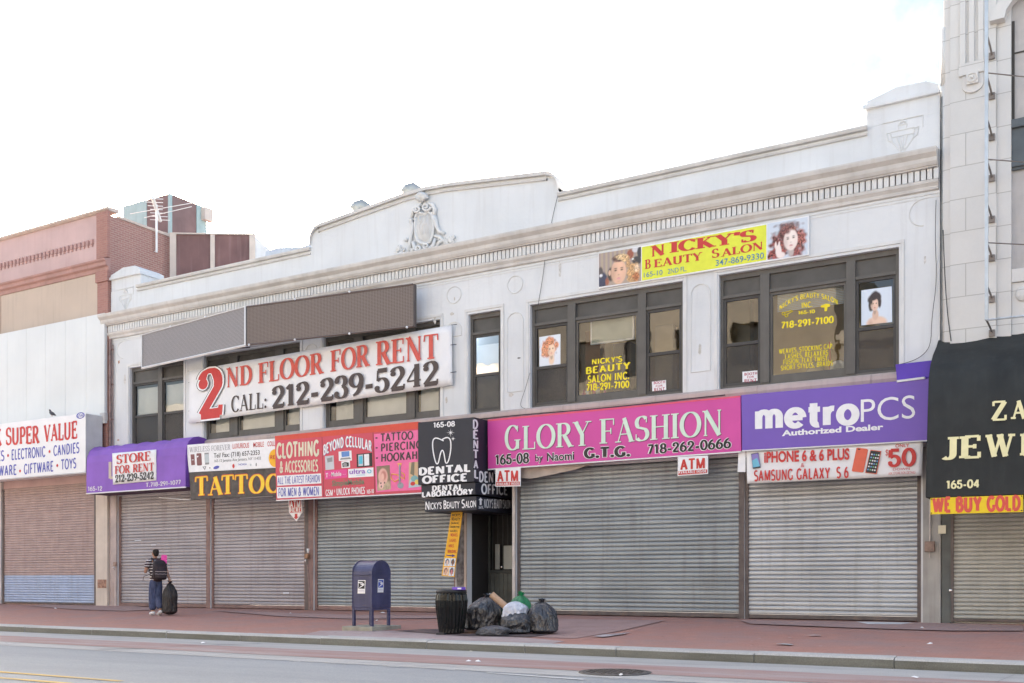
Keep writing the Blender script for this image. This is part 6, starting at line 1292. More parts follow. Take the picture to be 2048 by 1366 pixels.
def jl(lines, name):
    mb = MB()
    for ch, a, b, cap, k in lines:
        # follow the slope of the canvas
        yl = YJ-.0; zc = P(a[0], a[1], YJ).z
        for (y0_, z0_), (y1_, z1_) in zip(pr, pr[1:]):
            if z0_ <= zc <= z1_: yl = y0_+(y1_-y0_)*(zc-z0_)/(z1_-z0_)
        p0 = P(a[0], a[1], yl); p1 = P(b[0], b[1], yl); d = p1-p0; dx, dy, v = ray(*a); t = (yl-CY)/dy
        dV = Vector((0, (pr[3][0]-pr[0][0])/(pr[3][1]-pr[0][1]), 1))
        text(mb, ch, p0, d.normalized(), dV, Vector((0,-1,0)), d.length, cap*t/F, lift=.015, **k)
    return mb.build(name, GOLD, JA, recalc=False)
JK = dict(font='serif',T=.22,t=.11,se=.06)
jl([("Z",j_(655,650),j_(768,645),38,JK),("A",j_(797,641),j_(912,636),37,JK),("JE",j_(300,928),j_(582,916),44,JK),("W",j_(612,913),j_(826,906),45,JK),("EL",j_(862,902),j_(1060,893),44,JK)], 'lettering')
jl([("165-04",j_(333,1140),j_(568,1131),15.5,dict(bold=.045))], 'number_lettering')
WG = thing('gold_sign', 'yellow WE BUY GOLD board with red letters hanging under the black awning', 'sign', P(1950,1026,YJ-.03))
plate(WG, 'board', [(1860.7,996),(2046,989.8),(2046,1024),(1860.7,1028.8)], YJ-.03, .02, ink('gold_yellow', (.85,.62,.02)), .003)
lettering(WG, [("WE",j_(232,1308),j_(362,1303),27,dict(bold=.085)),("BUY",j_(400,1303),j_(590,1298),27,dict(bold=.085)),("GOLD",j_(622,1298),j_(868,1291),27,dict(bold=.085))], YJ-.03, ink('coral_red', (.70,.10,.07)))
for px, py in ((1863,1026),(2043,1021),(1863,998.5),(2043,992)): mb = MB(); mb.ball(P(px,py,YJ-.035), .012, 6); mb.build('screw', BLACKV, WG)
# cables and pipes on the fronts
CBL = M('thin_cable', (.06,.06,.06), .6)
def cable(lab, pts, Y, r=.008):
    mb = MB(); mb.tube([P(a, b, Y) for a, b in smooth_path(pts)], r, 5); return tag(mb.build('cable', CBL), lab, 'cable')
cable('thin cable running down from the gable end past the middle salon window', [(1117,385),(1106,430),(1092,500),(1085,560),(1076,610),(1072,650)], -.03, .006)
cable('short loose cable by the lower left corner of the middle salon window', [(1060,745),(1050,780),(1041,805),(1042,815),(1056,818)], -.03, .005)
cable('thin hanging cable beside the right edge of the white building', [(1872,400),(1870,480),(1874,560),(1863,640),(1862,690),(1845,712),(1820,724),(1792,730)], -.05, .006)
cable('cable running along the ledge over the magenta sign', [(960,838),(1050,829),(1140,822),(1260,811),(1380,797),(1450,790)], -.14, .012)
cable('dark cable slung along the seam between white and terracotta fronts', [(1886,460),(1889,540),(1894,620),(1902,682)], -.18, .010)
DP = thing('downpipe', 'rusty iron downpipe at the left edge of the white building', 'pipe', (XL-.02,-.1,3.3))
mb = MB(); a = P(220.5,800,-.08); mb.tube([(a.x,-.08,P(220,678,-.08).z),(a.x,-.08,4.2)], .042, 8); mb.tube([(a.x+.10,-.06,P(220,690,-.08).z),(a.x+.10,-.06,4.2)], .018, 6); mb.build('pipe', M('iron_pipe', (.23,.16,.15), .6, var=.35, scale=6), DP)
for py in (700,770,840):
    mb = MB(); z = P(220,py,-.08).z; mb.box(a.x-.07, a.x+.07, -.09, 0, z, z+.04); mb.build('clamp', M('iron_pipe', (.23,.16,.15)), DP)
MC = thing('meter_box', 'small grey meter box beside the left downpipe', 'box', P(211,834,-.12)); mb = MB(); p = P(211,834,-.12); mb.box(p.x-.13, p.x+.1, -.24, -.1, p.z-.12, p.z+.12); mb.build('case', M('meter_grey', (.5,.48,.47), .5), MC, bevel=.015)
mb = MB(); p = P(205,822,-.12); mb.tube([(p.x-.2,-.15,p.z-.02),(p.x,-.16,p.z+.02),(p.x+.14,-.15,p.z-.06)], .012, 5); mb.build('wire', CBL, MC)
# lock boxes between the shutters
for px, py, lab, colr in ((615,1112,'small rusty lock box on the shutter post by the clothing shop', (.30,.17,.10)),(232,1128,'small brown lock box on the post beside the leftmost white shop shutter', (.32,.22,.18))):
    p = P(px, py, -.05); t_ = thing('lock_box', lab, 'box', p); mb = MB(); mb.box(p.x-.06, p.x+.06, -.115, -.052 if px < 300 else .05, p.z-.07, p.z+.06); mb.build('case', M('lockbox_%d' % px, colr, .6, var=.3, scale=12), t_, bevel=.008)
    mb = MB(); mb.ball((p.x,-.13,p.z-.12), .03, 8); mb.tube([(p.x,-.12,p.z-.1),(p.x+.01,-.12,p.z-.2)], .012, 5); mb.build('padlock', M('bright_steel', (.7,.7,.7)), t_, smooth=True)
cup = thing('paper_cup', 'white paper cup tucked above the rusty lock box', 'cup', P(616,1106,-.09)); p = P(616,1106,-.09); mb = MB(); mb.lathe([(.026,p.z),(.037,p.z+.12),(.033,p.z+.12),(.024,p.z+.01)], p.x, p.y, 12); mb.build('body', WPAP, cup, smooth=True)
p = P(616.5,1160,-.02); t_ = thing('floor_conduit', 'dark conduit pipe rising from the pavement between two shutters', 'pipe', (p.x,-.02,0)); mb = MB(); a = P(614.5,1150,.0); mb.tube([(p.x+.06,.0,0),(p.x+.02,.0,.7),(p.x-.03,.0,1.22)], .035, 8); mb.build('pipe', M('iron_pipe', (.23,.16,.15)), t_)
for px, py, w_, h_, lab in ((572,1186,.22,.05,'pale sticker on the second shutter near its foot'),(276,1081,.3,.035,'pale scrap stuck across the leftmost white shop shutter'),(307,1090,.2,.03,'small pale scrap stuck above the walking person')):
    litnote('sticker', lab, px, py, w_, h_, .065, M('pale_sticker', (.58,.62,.68), .7), 'sticker')
# ------------------------------------------------------------------ things standing on the sidewalk
# mail collection box
g0 = G(741,1263); MBX = thing('mailbox', 'dark blue round-topped mail collection box on a concrete slab', 'mailbox', (g0.x-.25, g0.y+.32, sw(g0.y)))
NAVY = M('navy_paint', (.045,.048,.115), .38, var=.25, scale=4, streak=.35, streakcol=(.11,.115,.22), spec=.5)
bw, bd = .50, .58; slz = sw(g0.y+.1); bx1 = g0.x-.06; bx0 = bx1-bw; by0 = g0.y+.13; by1 = by0+bd; zb = slz+.085
mb = MB(); mb.box(bx0-.15, bx1+.10, by0-.13, by1+.22, sw(by1)-.12, zb); mb.build('concrete_slab', M('slab_concrete', (.33,.32,.27), .85, var=.2, scale=5, bump=.2), MBX, bevel=.012)
zl = zb+.36; zc = zb+1.02; rad = bd/2; yc = (by0+by1)/2
prof = [(by0,zl),(by0,zc)]+[(yc-rad*math.cos(R(180*k/16)), zc+.26*math.sin(R(180*k/16))) for k in range(1,16)]+[(by1,zc),(by1,zl)]
mb = MB(); mb.extx(prof, bx0+.012, bx1-.012); body = mb.build('body', NAVY, MBX, bevel=.006)
mb = MB()
for a, b in ((bx0,bx0+.024),(bx1-.024,bx1)):
    pr_ = [(y+(-.012 if y < yc else .012), z+(.012 if z > zc else 0)) for y, z in prof]; mb.extx(pr_, a, b)
mb.build('rim', NAVY, MBX, bevel=.004)
for a, b in ((bx0,by0),(bx1-.055,by0),(bx0,by1-.055),(bx1-.055,by1-.055)):
    mb = MB(); mb.box(a+.002, a+.053, b-.004, b+.055, zb, zl-.001); mb.build('leg', NAVY, MBX, bevel=.006)
mb = MB(); mb.box(bx0+.055, bx1-.055, by0+.003, by0+.02, zl-.05, zl-.001); mb.box(bx1-.02, bx1-.006, by0+.055, by1-.055, zl-.045, zl-.001); mb.build('skirt', NAVY, MBX, bevel=.003)
def emblem(O, U, V, N, dark, name):
    W_, H_ = .185, .26; mb = MB(); sl = .12
    def add(pts, mi, l): mb.add([O+U*((a+sl*b*.55)*W_)+V*(b*H_)+N*(.003+.0012*l) for a, b in pts], [tuple(range(len(pts)))], mi)
    add([(0,0),(1,0),(1,1),(0,1)], 0, 0); add([(.08,.36),(.92,.36),(.92,.94),(.08,.94)], 1, 1)
    add([(.08,.94),(.08,.86),(.55,.84),(.86,.72),(.90,.66),(.55,.76),(.08,.78)], 0, 2)
    add([(.30,.74),(.66,.72),(.88,.64),(.70,.56),(.16,.38),(.10,.38),(.50,.60),(.42,.66)], 0, 3)
    add([(.42,.66),(.60,.64),(.56,.57),(.50,.58)], 1, 4); add([(.08,.10),(.92,.10),(.92,.14),(.08,.14)], 2, 1); add([(.08,.20),(.88,.20),(.88,.25),(.08,.25)], 2, 1)
    return mb.build(name, [WHITEI, dark, ink('faint_lilac', (.60,.56,.64))], MBX, recalc=False)
emblem(Vector((bx0+.14, by0-.001, zl+.28)), Vector((1,0,0)), Vector((0,0,1)), Vector((0,-1,0)), BLACKV, 'emblem_label')
emblem(Vector((bx1+.001, by0+.16, zl+.30)), Vector((0,1,0)), Vector((0,0,1)), Vector((1,0,0)), ink('post_blue', (.06,.10,.45)), 'emblem_label')
mb = MB(); mb.box(bx0+.06, bx1-.06, by0-.02, by0-.001, zc-.02, zc+.0); mb.build('chute_lip', NAVY, MBX, bevel=.004)

# litter bin
gb = G(903,1268); LBN = thing('litter_bin', 'black ribbed metal litter bin beside the heap of garbage bags', 'litter bin', gb)
BINM = M('glossy_black_metal', (.008,.009,.009), .16, var=.2, scale=8, spec=.35)
def flute(k, n, z): return 1+.028*(1 if k % 4 < 2 else -1)*(1 if z > gb.z+.09 and z < gb.z+.74 else 0)
mb = MB(); mb.lathe([(.20,gb.z+.0),(.23,gb.z+.03),(.235,gb.z+.10),(.262,gb.z+.30),(.285,gb.z+.50),(.29,gb.z+.62),(.275,gb.z+.72),(.262,gb.z+.755)], gb.x, gb.y, 96, 0, flute); mb.build('body', BINM, LBN)
mb = MB(); n = 40
mb.lathe([(.262,gb.z+.75),(.282,gb.z+.757),(.284,gb.z+.80),(.262,gb.z+.812),(.20,gb.z+.80),(.19,gb.z+.70)], gb.x, gb.y, n); mb.build('rim', BLACKM, LBN, smooth=True)
mb = MB(); mb.box(gb.x-.14, gb.x+.04, gb.y-.30, gb.y-.16, gb.z-.03, gb.z+.03); mb.build('foot', BLACKM, LBN, bevel=.01)
PBX = thing('cardboard_sleeve', 'small bright purple box lying on the rim of the litter bin', 'box', (gb.x+.2,gb.y-.1,gb.z+.815)); mb = MB(); mb.box(gb.x+.12, gb.x+.33, gb.y-.16, gb.y-.03, gb.z+.813, gb.z+.862); mb.build('carton', ink('bright_violet', (.20,.10,.60)), PBX, bevel=.004)
mb = MB(); mb.box(gb.x+.24, gb.x+.32, gb.y-.164, gb.y-.161, gb.z+.825, gb.z+.85); mb.build('print', WHITEI, PBX)

# garbage bags
def plastic(name, col, rough, spec=.6, trans=0):
    m = M(name, col, rough, var=.25, scale=6, spec=spec); nt = m.node_tree; n = nt.nodes; l = nt.links; b = n['Principled BSDF']
    tc = n.new('ShaderNodeAttribute'); tc.attribute_name = 'fold'; mp = n.new('ShaderNodeMapping'); l.new(tc.outputs['Vector'], mp.inputs[0])
    nz = n.new('ShaderNodeTexNoise'); nz.inputs['Scale'].default_value = 3.2; nz.inputs['Detail'].default_value = 5; nz.inputs['Roughness'].default_value = .55; nz.inputs['Distortion'].default_value = .9; l.new(mp.outputs[0], nz.inputs['Vector'])
    bp = n.new('ShaderNodeBump'); bp.inputs['Strength'].default_value = .75; bp.inputs['Distance'].default_value = .07; l.new(nz.outputs['Fac'], bp.inputs['Height']); l.new(bp.outputs[0], b.inputs['Normal'])
    return m
BAGB = plastic('black_bag_plastic', (.022,.023,.03), .24, 1.0); BAGG = plastic('green_bag_plastic', (.015,.20,.075), .3); BAGW = plastic('white_bag_plastic', (.62,.66,.76), .45); BAGS = plastic('grey_bag_plastic', (.05,.055,.07), .28, 1.0)
def bag(name, lab, px, py, w, h, d, mat, seed, knot=True, lean=(0,0), z0=None, group='garbage bags heaped by the kerb', dy=0, flatness=.0, tie=None):
    g = G(px, py); g.y += dy; g.z = sw(g.y)+.004
    if z0 is not None: g.z += z0
    if dy: g.x = P(px, 1000, g.y).x
    o = thing(name, lab, 'garbage bag', g, group)
    NA, NH = 110, 44; vs = []; fs = []; rng = random.Random(seed)
    folds = [(rng.uniform(0,6.28), rng.randint(5,9), rng.uniform(.02,.05)) for _ in range(3)]
    for j in range(NH+1):
        v = j/NH
        if v < .86: rr = math.sin(math.pi*min(1,(v/.86)*.80+.16))**.62
        else: rr = 1
        base = math.sin(math.pi*(.5*min(v/.12,1)))**.5 if v < .12 else 1
        prof_ = (base if v < .5 else 1)*(1-.0*v)
        if v > .5: prof_ = max(.07, math.cos((v-.5)/.5*math.pi/2)**.55) if knot else max(.02, math.cos((v-.5)/.5*math.pi/2)**.6)
        for i in range(NA):
            a = 2*math.pi*i/NA
            nz = mnoise.noise(Vector((math.cos(a)*1.4+seed, math.sin(a)*1.4, v*2.2)))*.16+mnoise.noise(Vector((math.cos(a)*3+seed, math.sin(a)*3, v*5)))*.07
            ridge = 0
            for ph, k, am in folds: ridge += am*(abs(math.sin(a*k*.5+ph+v*1.5))-.6)*(.4+1.6*max(0,v-.25))
            cre = -abs(mnoise.noise(Vector((math.cos(a)*4.5+seed*2, math.sin(a)*4.5, v*1.6+4))))*.10
            cre -= (abs(mnoise.noise(Vector((math.cos(a)*7+seed, math.sin(a)*7+v*2, v*3.2+seed))))**.6)*.13-.06
            q = prof_*(1+nz+ridge+cre)
            x = math.cos(a)*w/2*q+lean[0]*v; y = math.sin(a)*d/2*q+lean[1]*v
            z = h*v*(1-flatness*.2)+(.04*mnoise.noise(Vector((x*6,y*6,seed))) if .1 < v < .95 else 0)*h
            vs.append((g.x+x, g.y+y, g.z+max(0,z)))
    for j in range(NH):
        for i in range(NA): fs.append((j*NA+i, j*NA+(i+1)%NA, (j+1)*NA+(i+1)%NA, (j+1)*NA+i))
    fs.append(tuple(range(NA-1,-1,-1))); fs.append(tuple(range(NH*NA, NH*NA+NA)))
    mb = MB(); mb.add(vs, fs); sk_ = mb.build('plastic_sack', mat, o, smooth=True, recalc=False)
    at = sk_.data.attributes.new('fold', 'FLOAT_VECTOR', 'POINT'); at.data.foreach_set('vector', [c for j in range(NH+1) for i in range(NA) for c in (math.cos(2*math.pi*i/NA)*1.6+seed, math.sin(2*math.pi*i/NA)*1.6, j/NH*1.1)])
    if knot:
        mb = MB(); c = Vector((g.x+lean[0], g.y+lean[1], g.z+h)); 
        for k in range(5):
            a = k*1.3+seed; e = Vector((math.cos(a)*.09, math.sin(a)*.06, .03+.05*rng.random())); s_ = Vector((-math.sin(a)*.045, math.cos(a)*.045, .02))
            mb.add([c-Vector((0,0,.05)), c+e*.5+s_, c+e, c+e*.5-s_+Vector((0,0,.02))], [(0,1,2),(0,2,3)])
        mb.tube([c-Vector((0,0,.06)), c+Vector((0,0,.015))], [.04,.022], 8); mb.build('knot', mat, o, recalc=False)
    return o
bag('garbage_bag', 'largest shiny black garbage bag, left of the heap next to the litter bin', 964, 1268, .80, .66, .64, BAGB, 3, lean=(.08,.05), dy=.42)
bag('garbage_bag', 'black garbage bag at the right end of the heap', 1085, 1271, .58, .58, .5, BAGB, 8, lean=(-.05,.06), dy=.30)
bag('garbage_bag', 'middle black garbage bag lying under the white bag', 1030, 1271, .62, .42, .46, BAGB, 12, knot=False, lean=(.02,.04), dy=.22)
bag('garbage_bag', 'small flat grey-black bag at the front foot of the heap', 982, 1272.5, .66, .19, .28, BAGS, 17, knot=False, lean=(.10,0), dy=.05)
bag('garbage_bag', 'white garbage bag on top of the heap', 1028, 1271, .46, .32, .40, BAGW, 21, knot=False, z0=.27, dy=.30, lean=(.0,.06))
bag('garbage_bag', 'green garbage bag at the back of the heap', 1037, 1271, .46, .60, .42, BAGG, 27, dy=.72, lean=(.04,.03), z0=.08)
ct = thing('cardboard_tube', 'brown cardboard tube sticking out of the garbage heap', 'tube', P(1012,1213,-6.2))
gh = G(1000,1271).y; a, b = P(983,1189,gh+.42), P(1022,1222,gh+.52); dr_ = (b-a).normalized(); up_ = dr_.cross(Vector((0,1,0))).normalized(); sd_ = dr_.cross(up_)
mb = MB(); N_ = 18; vs = []
for r, p in ((.062,a),(.062,b),(.050,b),(.050,a)):
    for k in range(N_): th = 2*math.pi*k/N_; vs.append(p+up_*math.cos(th)*r+sd_*math.sin(th)*r)
fs = [(j*N_+k, j*N_+(k+1)%N_, ((j+1)%4)*N_+(k+1)%N_, ((j+1)%4)*N_+k) for j in range(4) for k in range(N_)]
mb.add(vs, fs); mb.build('tube', M('cardboard', (.50,.33,.22), .8, var=.08, scale=10), ct)
rng = random.Random(2)
for k in range(6):
    g = G(912+k*9, 1270-rng.uniform(0,2.5)); L_ = rng.uniform(.4,.7); an = rng.uniform(-.15,.35); mb = MB(); c, s_ = math.cos(an)*L_/2, math.sin(an)*L_/2; zz_ = g.z+.012+.008*k; nx_, ny_ = -math.sin(an)*.022, math.cos(an)*.022
    A_, B_ = (g.x-c,g.y+.12-s_), (g.x+c,g.y+.12+s_); mb.extz([(A_[0]-nx_,A_[1]-ny_),(B_[0]-nx_,B_[1]-ny_),(B_[0]+nx_,B_[1]+ny_),(A_[0]+nx_,A_[1]+ny_)], zz_-.008, zz_+.006)
    o = mb.build('wood_slat', M('brown_wood', (.13,.085,.065), .8, var=.4, scale=10)); tag(o, 'thin brown wooden slat lying between the litter bin and the bags', 'wood', 'wooden slats by the litter bin')
# manhole
mh = RD(1230,1346); MH = thing('manhole_cover', 'round iron manhole cover in the kerbside lane', 'manhole cover', (mh.x,mh.y,ROADZ))
IRON = M('cast_iron', (.085,.082,.08), .55, metal=.3, var=.3, scale=12); N_ = 40
mb = MB(); mb.lathe([(.40,ROADZ-.02),(.40,ROADZ+.018)], mh.x, mh.y, N_); mb.build('lid', IRON, MH)
mb = MB(); vs = []
for r, z in ((.405,ROADZ-.02),(.405,ROADZ+.021),(.46,ROADZ+.017),(.47,ROADZ-.02)):
    for k in range(N_): vs.append((mh.x+r*math.cos(2*math.pi*k/N_), mh.y+r*math.sin(2*math.pi*k/N_), z))
mb.add(vs, [(j*N_+k, j*N_+(k+1)%N_, (j+1)*N_+(k+1)%N_, (j+1)*N_+k) for j in range(3) for k in range(N_)]); mb.build('ring', IRON, MH)
mb = MB()
for i in range(-6,7):
    for j in range(-6,7):
        x, y = i*.058, j*.058
        if x*x+y*y < .36**2 and (i+j) % 2 == 0: mb.box(mh.x+x-.02, mh.x+x+.02, mh.y+y-.02, mh.y+y+.02, ROADZ+.018, ROADZ+.026)
mb.build('tread_pattern', IRON, MH)
# scraps of litter
def scrap(px, py, s, lab, onroad=False, seed=1, mat=WPAP, h=.03):
    g = RD(px,py) if onroad else G(px,py); rng = random.Random(seed); mb = MB(); n = 7; z = (ROADZ+.012 if onroad else g.z+.012)
    vs = [(g.x, g.y, z+h)]
    for k in range(n): a = 2*math.pi*k/n; r = s*rng.uniform(.5,1); vs.append((g.x+r*math.cos(a), g.y+r*math.sin(a)*.8, z+rng.uniform(0,h*.7)))
    mb.add(vs, [(0,1+k,1+(k+1)%n) for k in range(n)]); tag(mb.build('paper_scrap', mat, recalc=False), lab, 'litter', 'paper scraps on the ground')
scrap(65,1259.5,.09,'crumpled white paper ball in the gutter at the far left', True, 1, WPAP, .09)
scrap(406,1288,.06,'small white scrap on the red lane, left half of the street', True, 2)
scrap(937,1325,.07,'small white scrap on the red lane in front of the bags', True, 3)
scrap(957,1325,.06,'white scrap right of another scrap on the red lane', True, 4)
scrap(1242,1353,.03,'tiny white scrap on the manhole cover', True, 5); scrap(1829,1358.5,.06,'white scrap on the lane at the lower right', True, 6)
scrap(941,1306,.05,'pale scrap lying against the kerb below the bags', True, 14, M('pale_scrap', (.5,.48,.42), .8))
scrap(581,1228,.05,'white scrap near the shutter under the clothing sign', False, 7); scrap(754,1243,.05,'white scrap on the red pavers behind the mailbox', False, 8); scrap(766,1227,.09,'white scrap at the shutter foot behind the mailbox', False, 9)
GS2 = M('grey_scrap', (.42,.41,.40), .8)
scrap(1569,1290,.18,'flat grey paper near the kerb before the purple shop', False, 10, GS2, .008); scrap(1628,1272,.16,'flat grey paper on the pavers before the purple shop', False, 11, GS2, .008)
scrap(1844,1258,.04,'white scrap before the right grey pier', False, 12); scrap(1860,1290,.06,'white scrap near the kerb at the right', False, 13); scrap(111,1218,.05,'white scrap on the pavers at the far left', False, 15); scrap(270,1211,.08,'white scrap at the foot of the leftmost white shop shutter', False, 16)

# ------------------------------------------------------------------ the walking person
gp = G(312,1230); gp.z = sw(gp.y)
PE = thing('person', 'person walking left in striped T-shirt and baggy blue jeans, seen from behind', 'person', gp)
Ht = 1.74
# local frame: f = walking direction (left and slightly away), s = the person's right side
fdir = Vector((-.94,.34,0)).normalized(); sdir_ = Vector((fdir.y,-fdir.x,0)); 
def W(f, s, z): return gp+fdir*f+sdir_*s+Vector((0,0,z))
def skin_mesh(name, mats, parent, chains, sub=2, root=0):
    verts = []; edges = []; rad = []; idx = {}
    for ch in chains:
        prev = None
        for key, p, r in ch:
            if key not in idx: idx[key] = len(verts); verts.append(p); rad.append(r)
            if prev is not None: edges.append((prev, idx[key]))
            prev = idx[key]
    q = parent; o0 = Vector((0,0,0))
    while q is not None: o0 += q.location; q = q.parent
    me = bpy.data.meshes.new(name); me.from_pydata([tuple(v-o0) for v in verts], edges, []); ob = bpy.data.objects.new(name, me); COL.objects.link(ob)
    sk = ob.modifiers.new('skin', 'SKIN'); sk.use_smooth_shade = True; ss = ob.modifiers.new('sub', 'SUBSURF'); ss.levels = sub; ss.render_levels = sub
    if not me.skin_vertices: me.attributes.new('x','FLOAT','POINT')
    sv = me.skin_vertices[0].data if me.skin_vertices else None
    for i, r in enumerate(rad): sv[i].radius = r if isinstance(r, tuple) else (r, r)
    sv[root].use_root = True
    dg = bpy.context.evaluated_depsgraph_get(); m2 = bpy.data.meshes.new_from_object(ob.evaluated_get(dg)); ob.modifiers.clear(); ob.data = m2; bpy.data.meshes.remove(me); m2.name = name
    if not isinstance(mats, (list,tuple)): mats = [mats]
    m2.materials.clear()
    for m in mats: m2.materials.append(m)
    for p in m2.polygons: p.use_smooth = True
    ob.parent = parent; return ob
SK = M('brown_skin', (.36,.20,.14), .55, var=.06)
J = {}
hipz = .92
hd = Vector((-.93,.12,0)).normalized()   # the head looks left, along the street
chest = W(.03,0,1.25); neck = W(.05,0,1.45); headc = W(.065,0,1.60)
# right leg trails with lifted heel, left leg in front bears the weight
LHip, RHip = W(0,-.075,.90), W(0,.075,.90)
LK, LA = W(.06,-.07,.50), W(.06,-.06,.09); RK, RA = W(.02,.06,.49), W(-.15,.06,.125)
LSh, RSh = W(.03,-.185,1.39), W(.02,.185,1.39)
LE, LW_ = W(.06,-.26,1.10), W(.22,-.16,1.18); RE, RW = W(-.12,.25,1.11), W(-.33,.24,.89)
HT = Vector((0,0,1))
body = skin_mesh('body', SK, PE, [
 [('pelvis',W(0,0,.93),.115),('waist',W(.01,0,1.08),.10),('chest',chest,.115),('neckb',W(.04,0,1.41),.068),('neck',neck,.052),('h0',headc-HT*.07+hd*.012,.062),('h1',headc,(.080,.088)),('h2',headc+HT*.075-hd*.01,(.072,.080)),('h3',headc+HT*.115-hd*.01,.04)],
 [('pelvis',W(0,0,.93),.14),('lh',LHip,.085),('lk',LK,.058),('la',LA,.042),('lf',LA+fdir*.10-HT*.05,.036),('lt',LA+fdir*.17-HT*.055,.03)],
 [('pelvis',W(0,0,.93),.14),('rh',RHip,.085),('rk',RK,.058),('ra',RA,.042),('rf',RA+fdir*.10-HT*.07,.036),('rt',RA+fdir*.17-HT*.09,.03)],
 [('neckb',W(.04,0,1.41),.075),('ls',LSh,.062),('le',LE,.043),('lw',LW_,.03)],
 [('neckb',W(.04,0,1.41),.075),('rs',RSh,.062),('re',RE,.043),('rw',RW,.03)]])
def hand(wrist, d, side, curl, name):
    d = d.normalized(); palm = wrist+d*.05; ch = [[('w',wrist-d*.01,.024),('p',palm,(.036,.018)),('k',wrist+d*.085,(.036,.016))]]
    for i in range(4):
        o_ = side*(.027-.018*i); L_ = (.030,.034,.032,.026)[i]; b = wrist+d*.085+o_
        ch.append([('p',palm,.03),('k%d'%i,b,.0095),('m%d'%i,b+d*L_+curl*.012,.0085),('t%d'%i,b+d*(L_*1.3)+curl*.035,.0075)])
    ch.append([('p',palm,.03),('th0',wrist+d*.03+side*.036,.011),('th1',wrist+d*.06+side*.05+curl*.02,.009),('th2',wrist+d*.08+side*.042+curl*.038,.008)])
    return skin_mesh(name, SK, PE, ch, 1, 1)
hand(LW_, (fdir*.5+sdir_*.5+HT*.5), sdir_*.0+HT*.7-fdir*.7, sdir_*1.0, 'hand'); hand(RW, (-HT*.9+fdir*.1), fdir, -sdir_*1.0, 'hand')
HM = M('short_dark_hair', (.02,.016,.014), .85, var=.3, scale=60, bump=.5, bscale=120)
hr = skin_mesh('hair', HM, PE, [[('y',headc-HT*.085-hd*.042,.046),('z',headc-HT*.04-hd*.050,.066),('a',headc+HT*.005-hd*.040,(.082,.080)),('b',headc+HT*.065-hd*.024,(.088,.094)),('c',headc+HT*.112-hd*.014,(.066,.072))]], 2, 0)
mb = MB(); sd2 = Vector((hd.y,-hd.x,0))
fc = headc+hd*.0; mb.add([fc+hd*.118-HT*.022, fc+hd*.088+sd2*.016-HT*.028, fc+hd*.088-sd2*.016-HT*.028, fc+hd*.086+HT*.02], [(0,1,2),(0,2,3),(0,3,1)]); mb.build('nose', SK, PE, smooth=True)
for s_ in (-1,1):
    mb = MB(); mb.ball(fc+hd*.078+sd2*.03*s_+HT*.012, .011, 8); mb.build('eye', BLACKV, PE, smooth=True)
    mb = MB(); mb.ball(fc+sd2*.083*s_-hd*.008-HT*.004, .026, 8, 0, (.7,.7,1.25)); mb.build('ear', SK, PE, smooth=True)
mb = MB(); mb.ball(fc+hd*.083-HT*.052, .016, 8, 0, (.8,1.4,.35)); mb.build('mouth', M('lip_brown', (.30,.12,.10), .5), PE, smooth=True)
# striped shirt: bands along the height
SHM = bpy.data.materials.new('striped_cotton'); SHM.use_nodes = True; n_s = SHM.node_tree.nodes; l_s = SHM.node_tree.links; bs = n_s['Principled BSDF']; bs.inputs['Roughness'].default_value = .85
tc = n_s.new('ShaderNodeTexCoord'); sp = n_s.new('ShaderNodeSeparateXYZ'); l_s.new(tc.outputs['Object'], sp.inputs[0])
mu = n_s.new('ShaderNodeMath'); mu.operation = 'MULTIPLY'; mu.inputs[1].default_value = 14; l_s.new(sp.outputs['Z'], mu.inputs[0]); fr_ = n_s.new('ShaderNodeMath'); fr_.operation = 'FRACT'; l_s.new(mu.outputs[0], fr_.inputs[0]); gt = n_s.new('ShaderNodeMath'); gt.operation = 'GREATER_THAN'; gt.inputs[1].default_value = .74; l_s.new(fr_.outputs[0], gt.inputs[0])
cm = n_s.new('ShaderNodeMix'); cm.data_type = 'RGBA'; cm.inputs[6].default_value = (.045,.028,.035,1); cm.inputs[7].default_value = (.72,.70,.72,1); l_s.new(gt.outputs[0], cm.inputs[0]); l_s.new(cm.outputs[2], bs.inputs['Base Color'])
skin_mesh('shirt', SHM, PE, [[('q',W(0,0,.84),.165),('p',W(0,0,.92),.165),('w',W(.01,0,1.08),.155),('c',chest,.165),('n',W(.04,0,1.40),(.10,.085))],
  [('n',W(.04,0,1.40),.1),('ls',LSh+HT*.004,.082),('le',LSh.lerp(LE,.62),.074)],[('n',W(.04,0,1.40),.1),('rs',RSh+HT*.004,.082),('re',RSh.lerp(RE,.62),.074)]], 2, 0)
DEN = M('blue_denim', (.06,.078,.155), .85, var=.35, scale=9, bump=.5, bscale=25, streak=.4, streakcol=(.13,.15,.24))
skin_mesh('jeans', DEN, PE, [[('w',W(.0,0,1.0),(.155,.12)),('p',W(0,0,.90),(.17,.135)),('lh',LHip-HT*.05,(.118,.118)),('lk',LK,(.108,.105)),('lm',LK.lerp(LA,.55),(.105,.108)),('la',LA+HT*.015,(.088,.10))],
  [('p',W(0,0,.90),.16),('rh',RHip-HT*.05,(.118,.118)),('rk',RK,(.108,.105)),('rm',RK.lerp(RA,.55),(.105,.108)),('ra',RA+HT*.02,(.088,.10))]], 2, 1)
SHW = M('white_sneaker', (.66,.66,.68), .6, var=.08)
for A_, tz in ((LA,-.055),(RA,-.10)):
    mb = MB(); a = A_-fdir*.07; b = A_+fdir*.20
    mb.tube([a-HT*.045, A_-HT*.035, A_+fdir*.09+HT*(tz+.0), b+HT*tz], [.040,.052,.050,.030], 10); mb.build('shoe', SHW, PE, smooth=True)
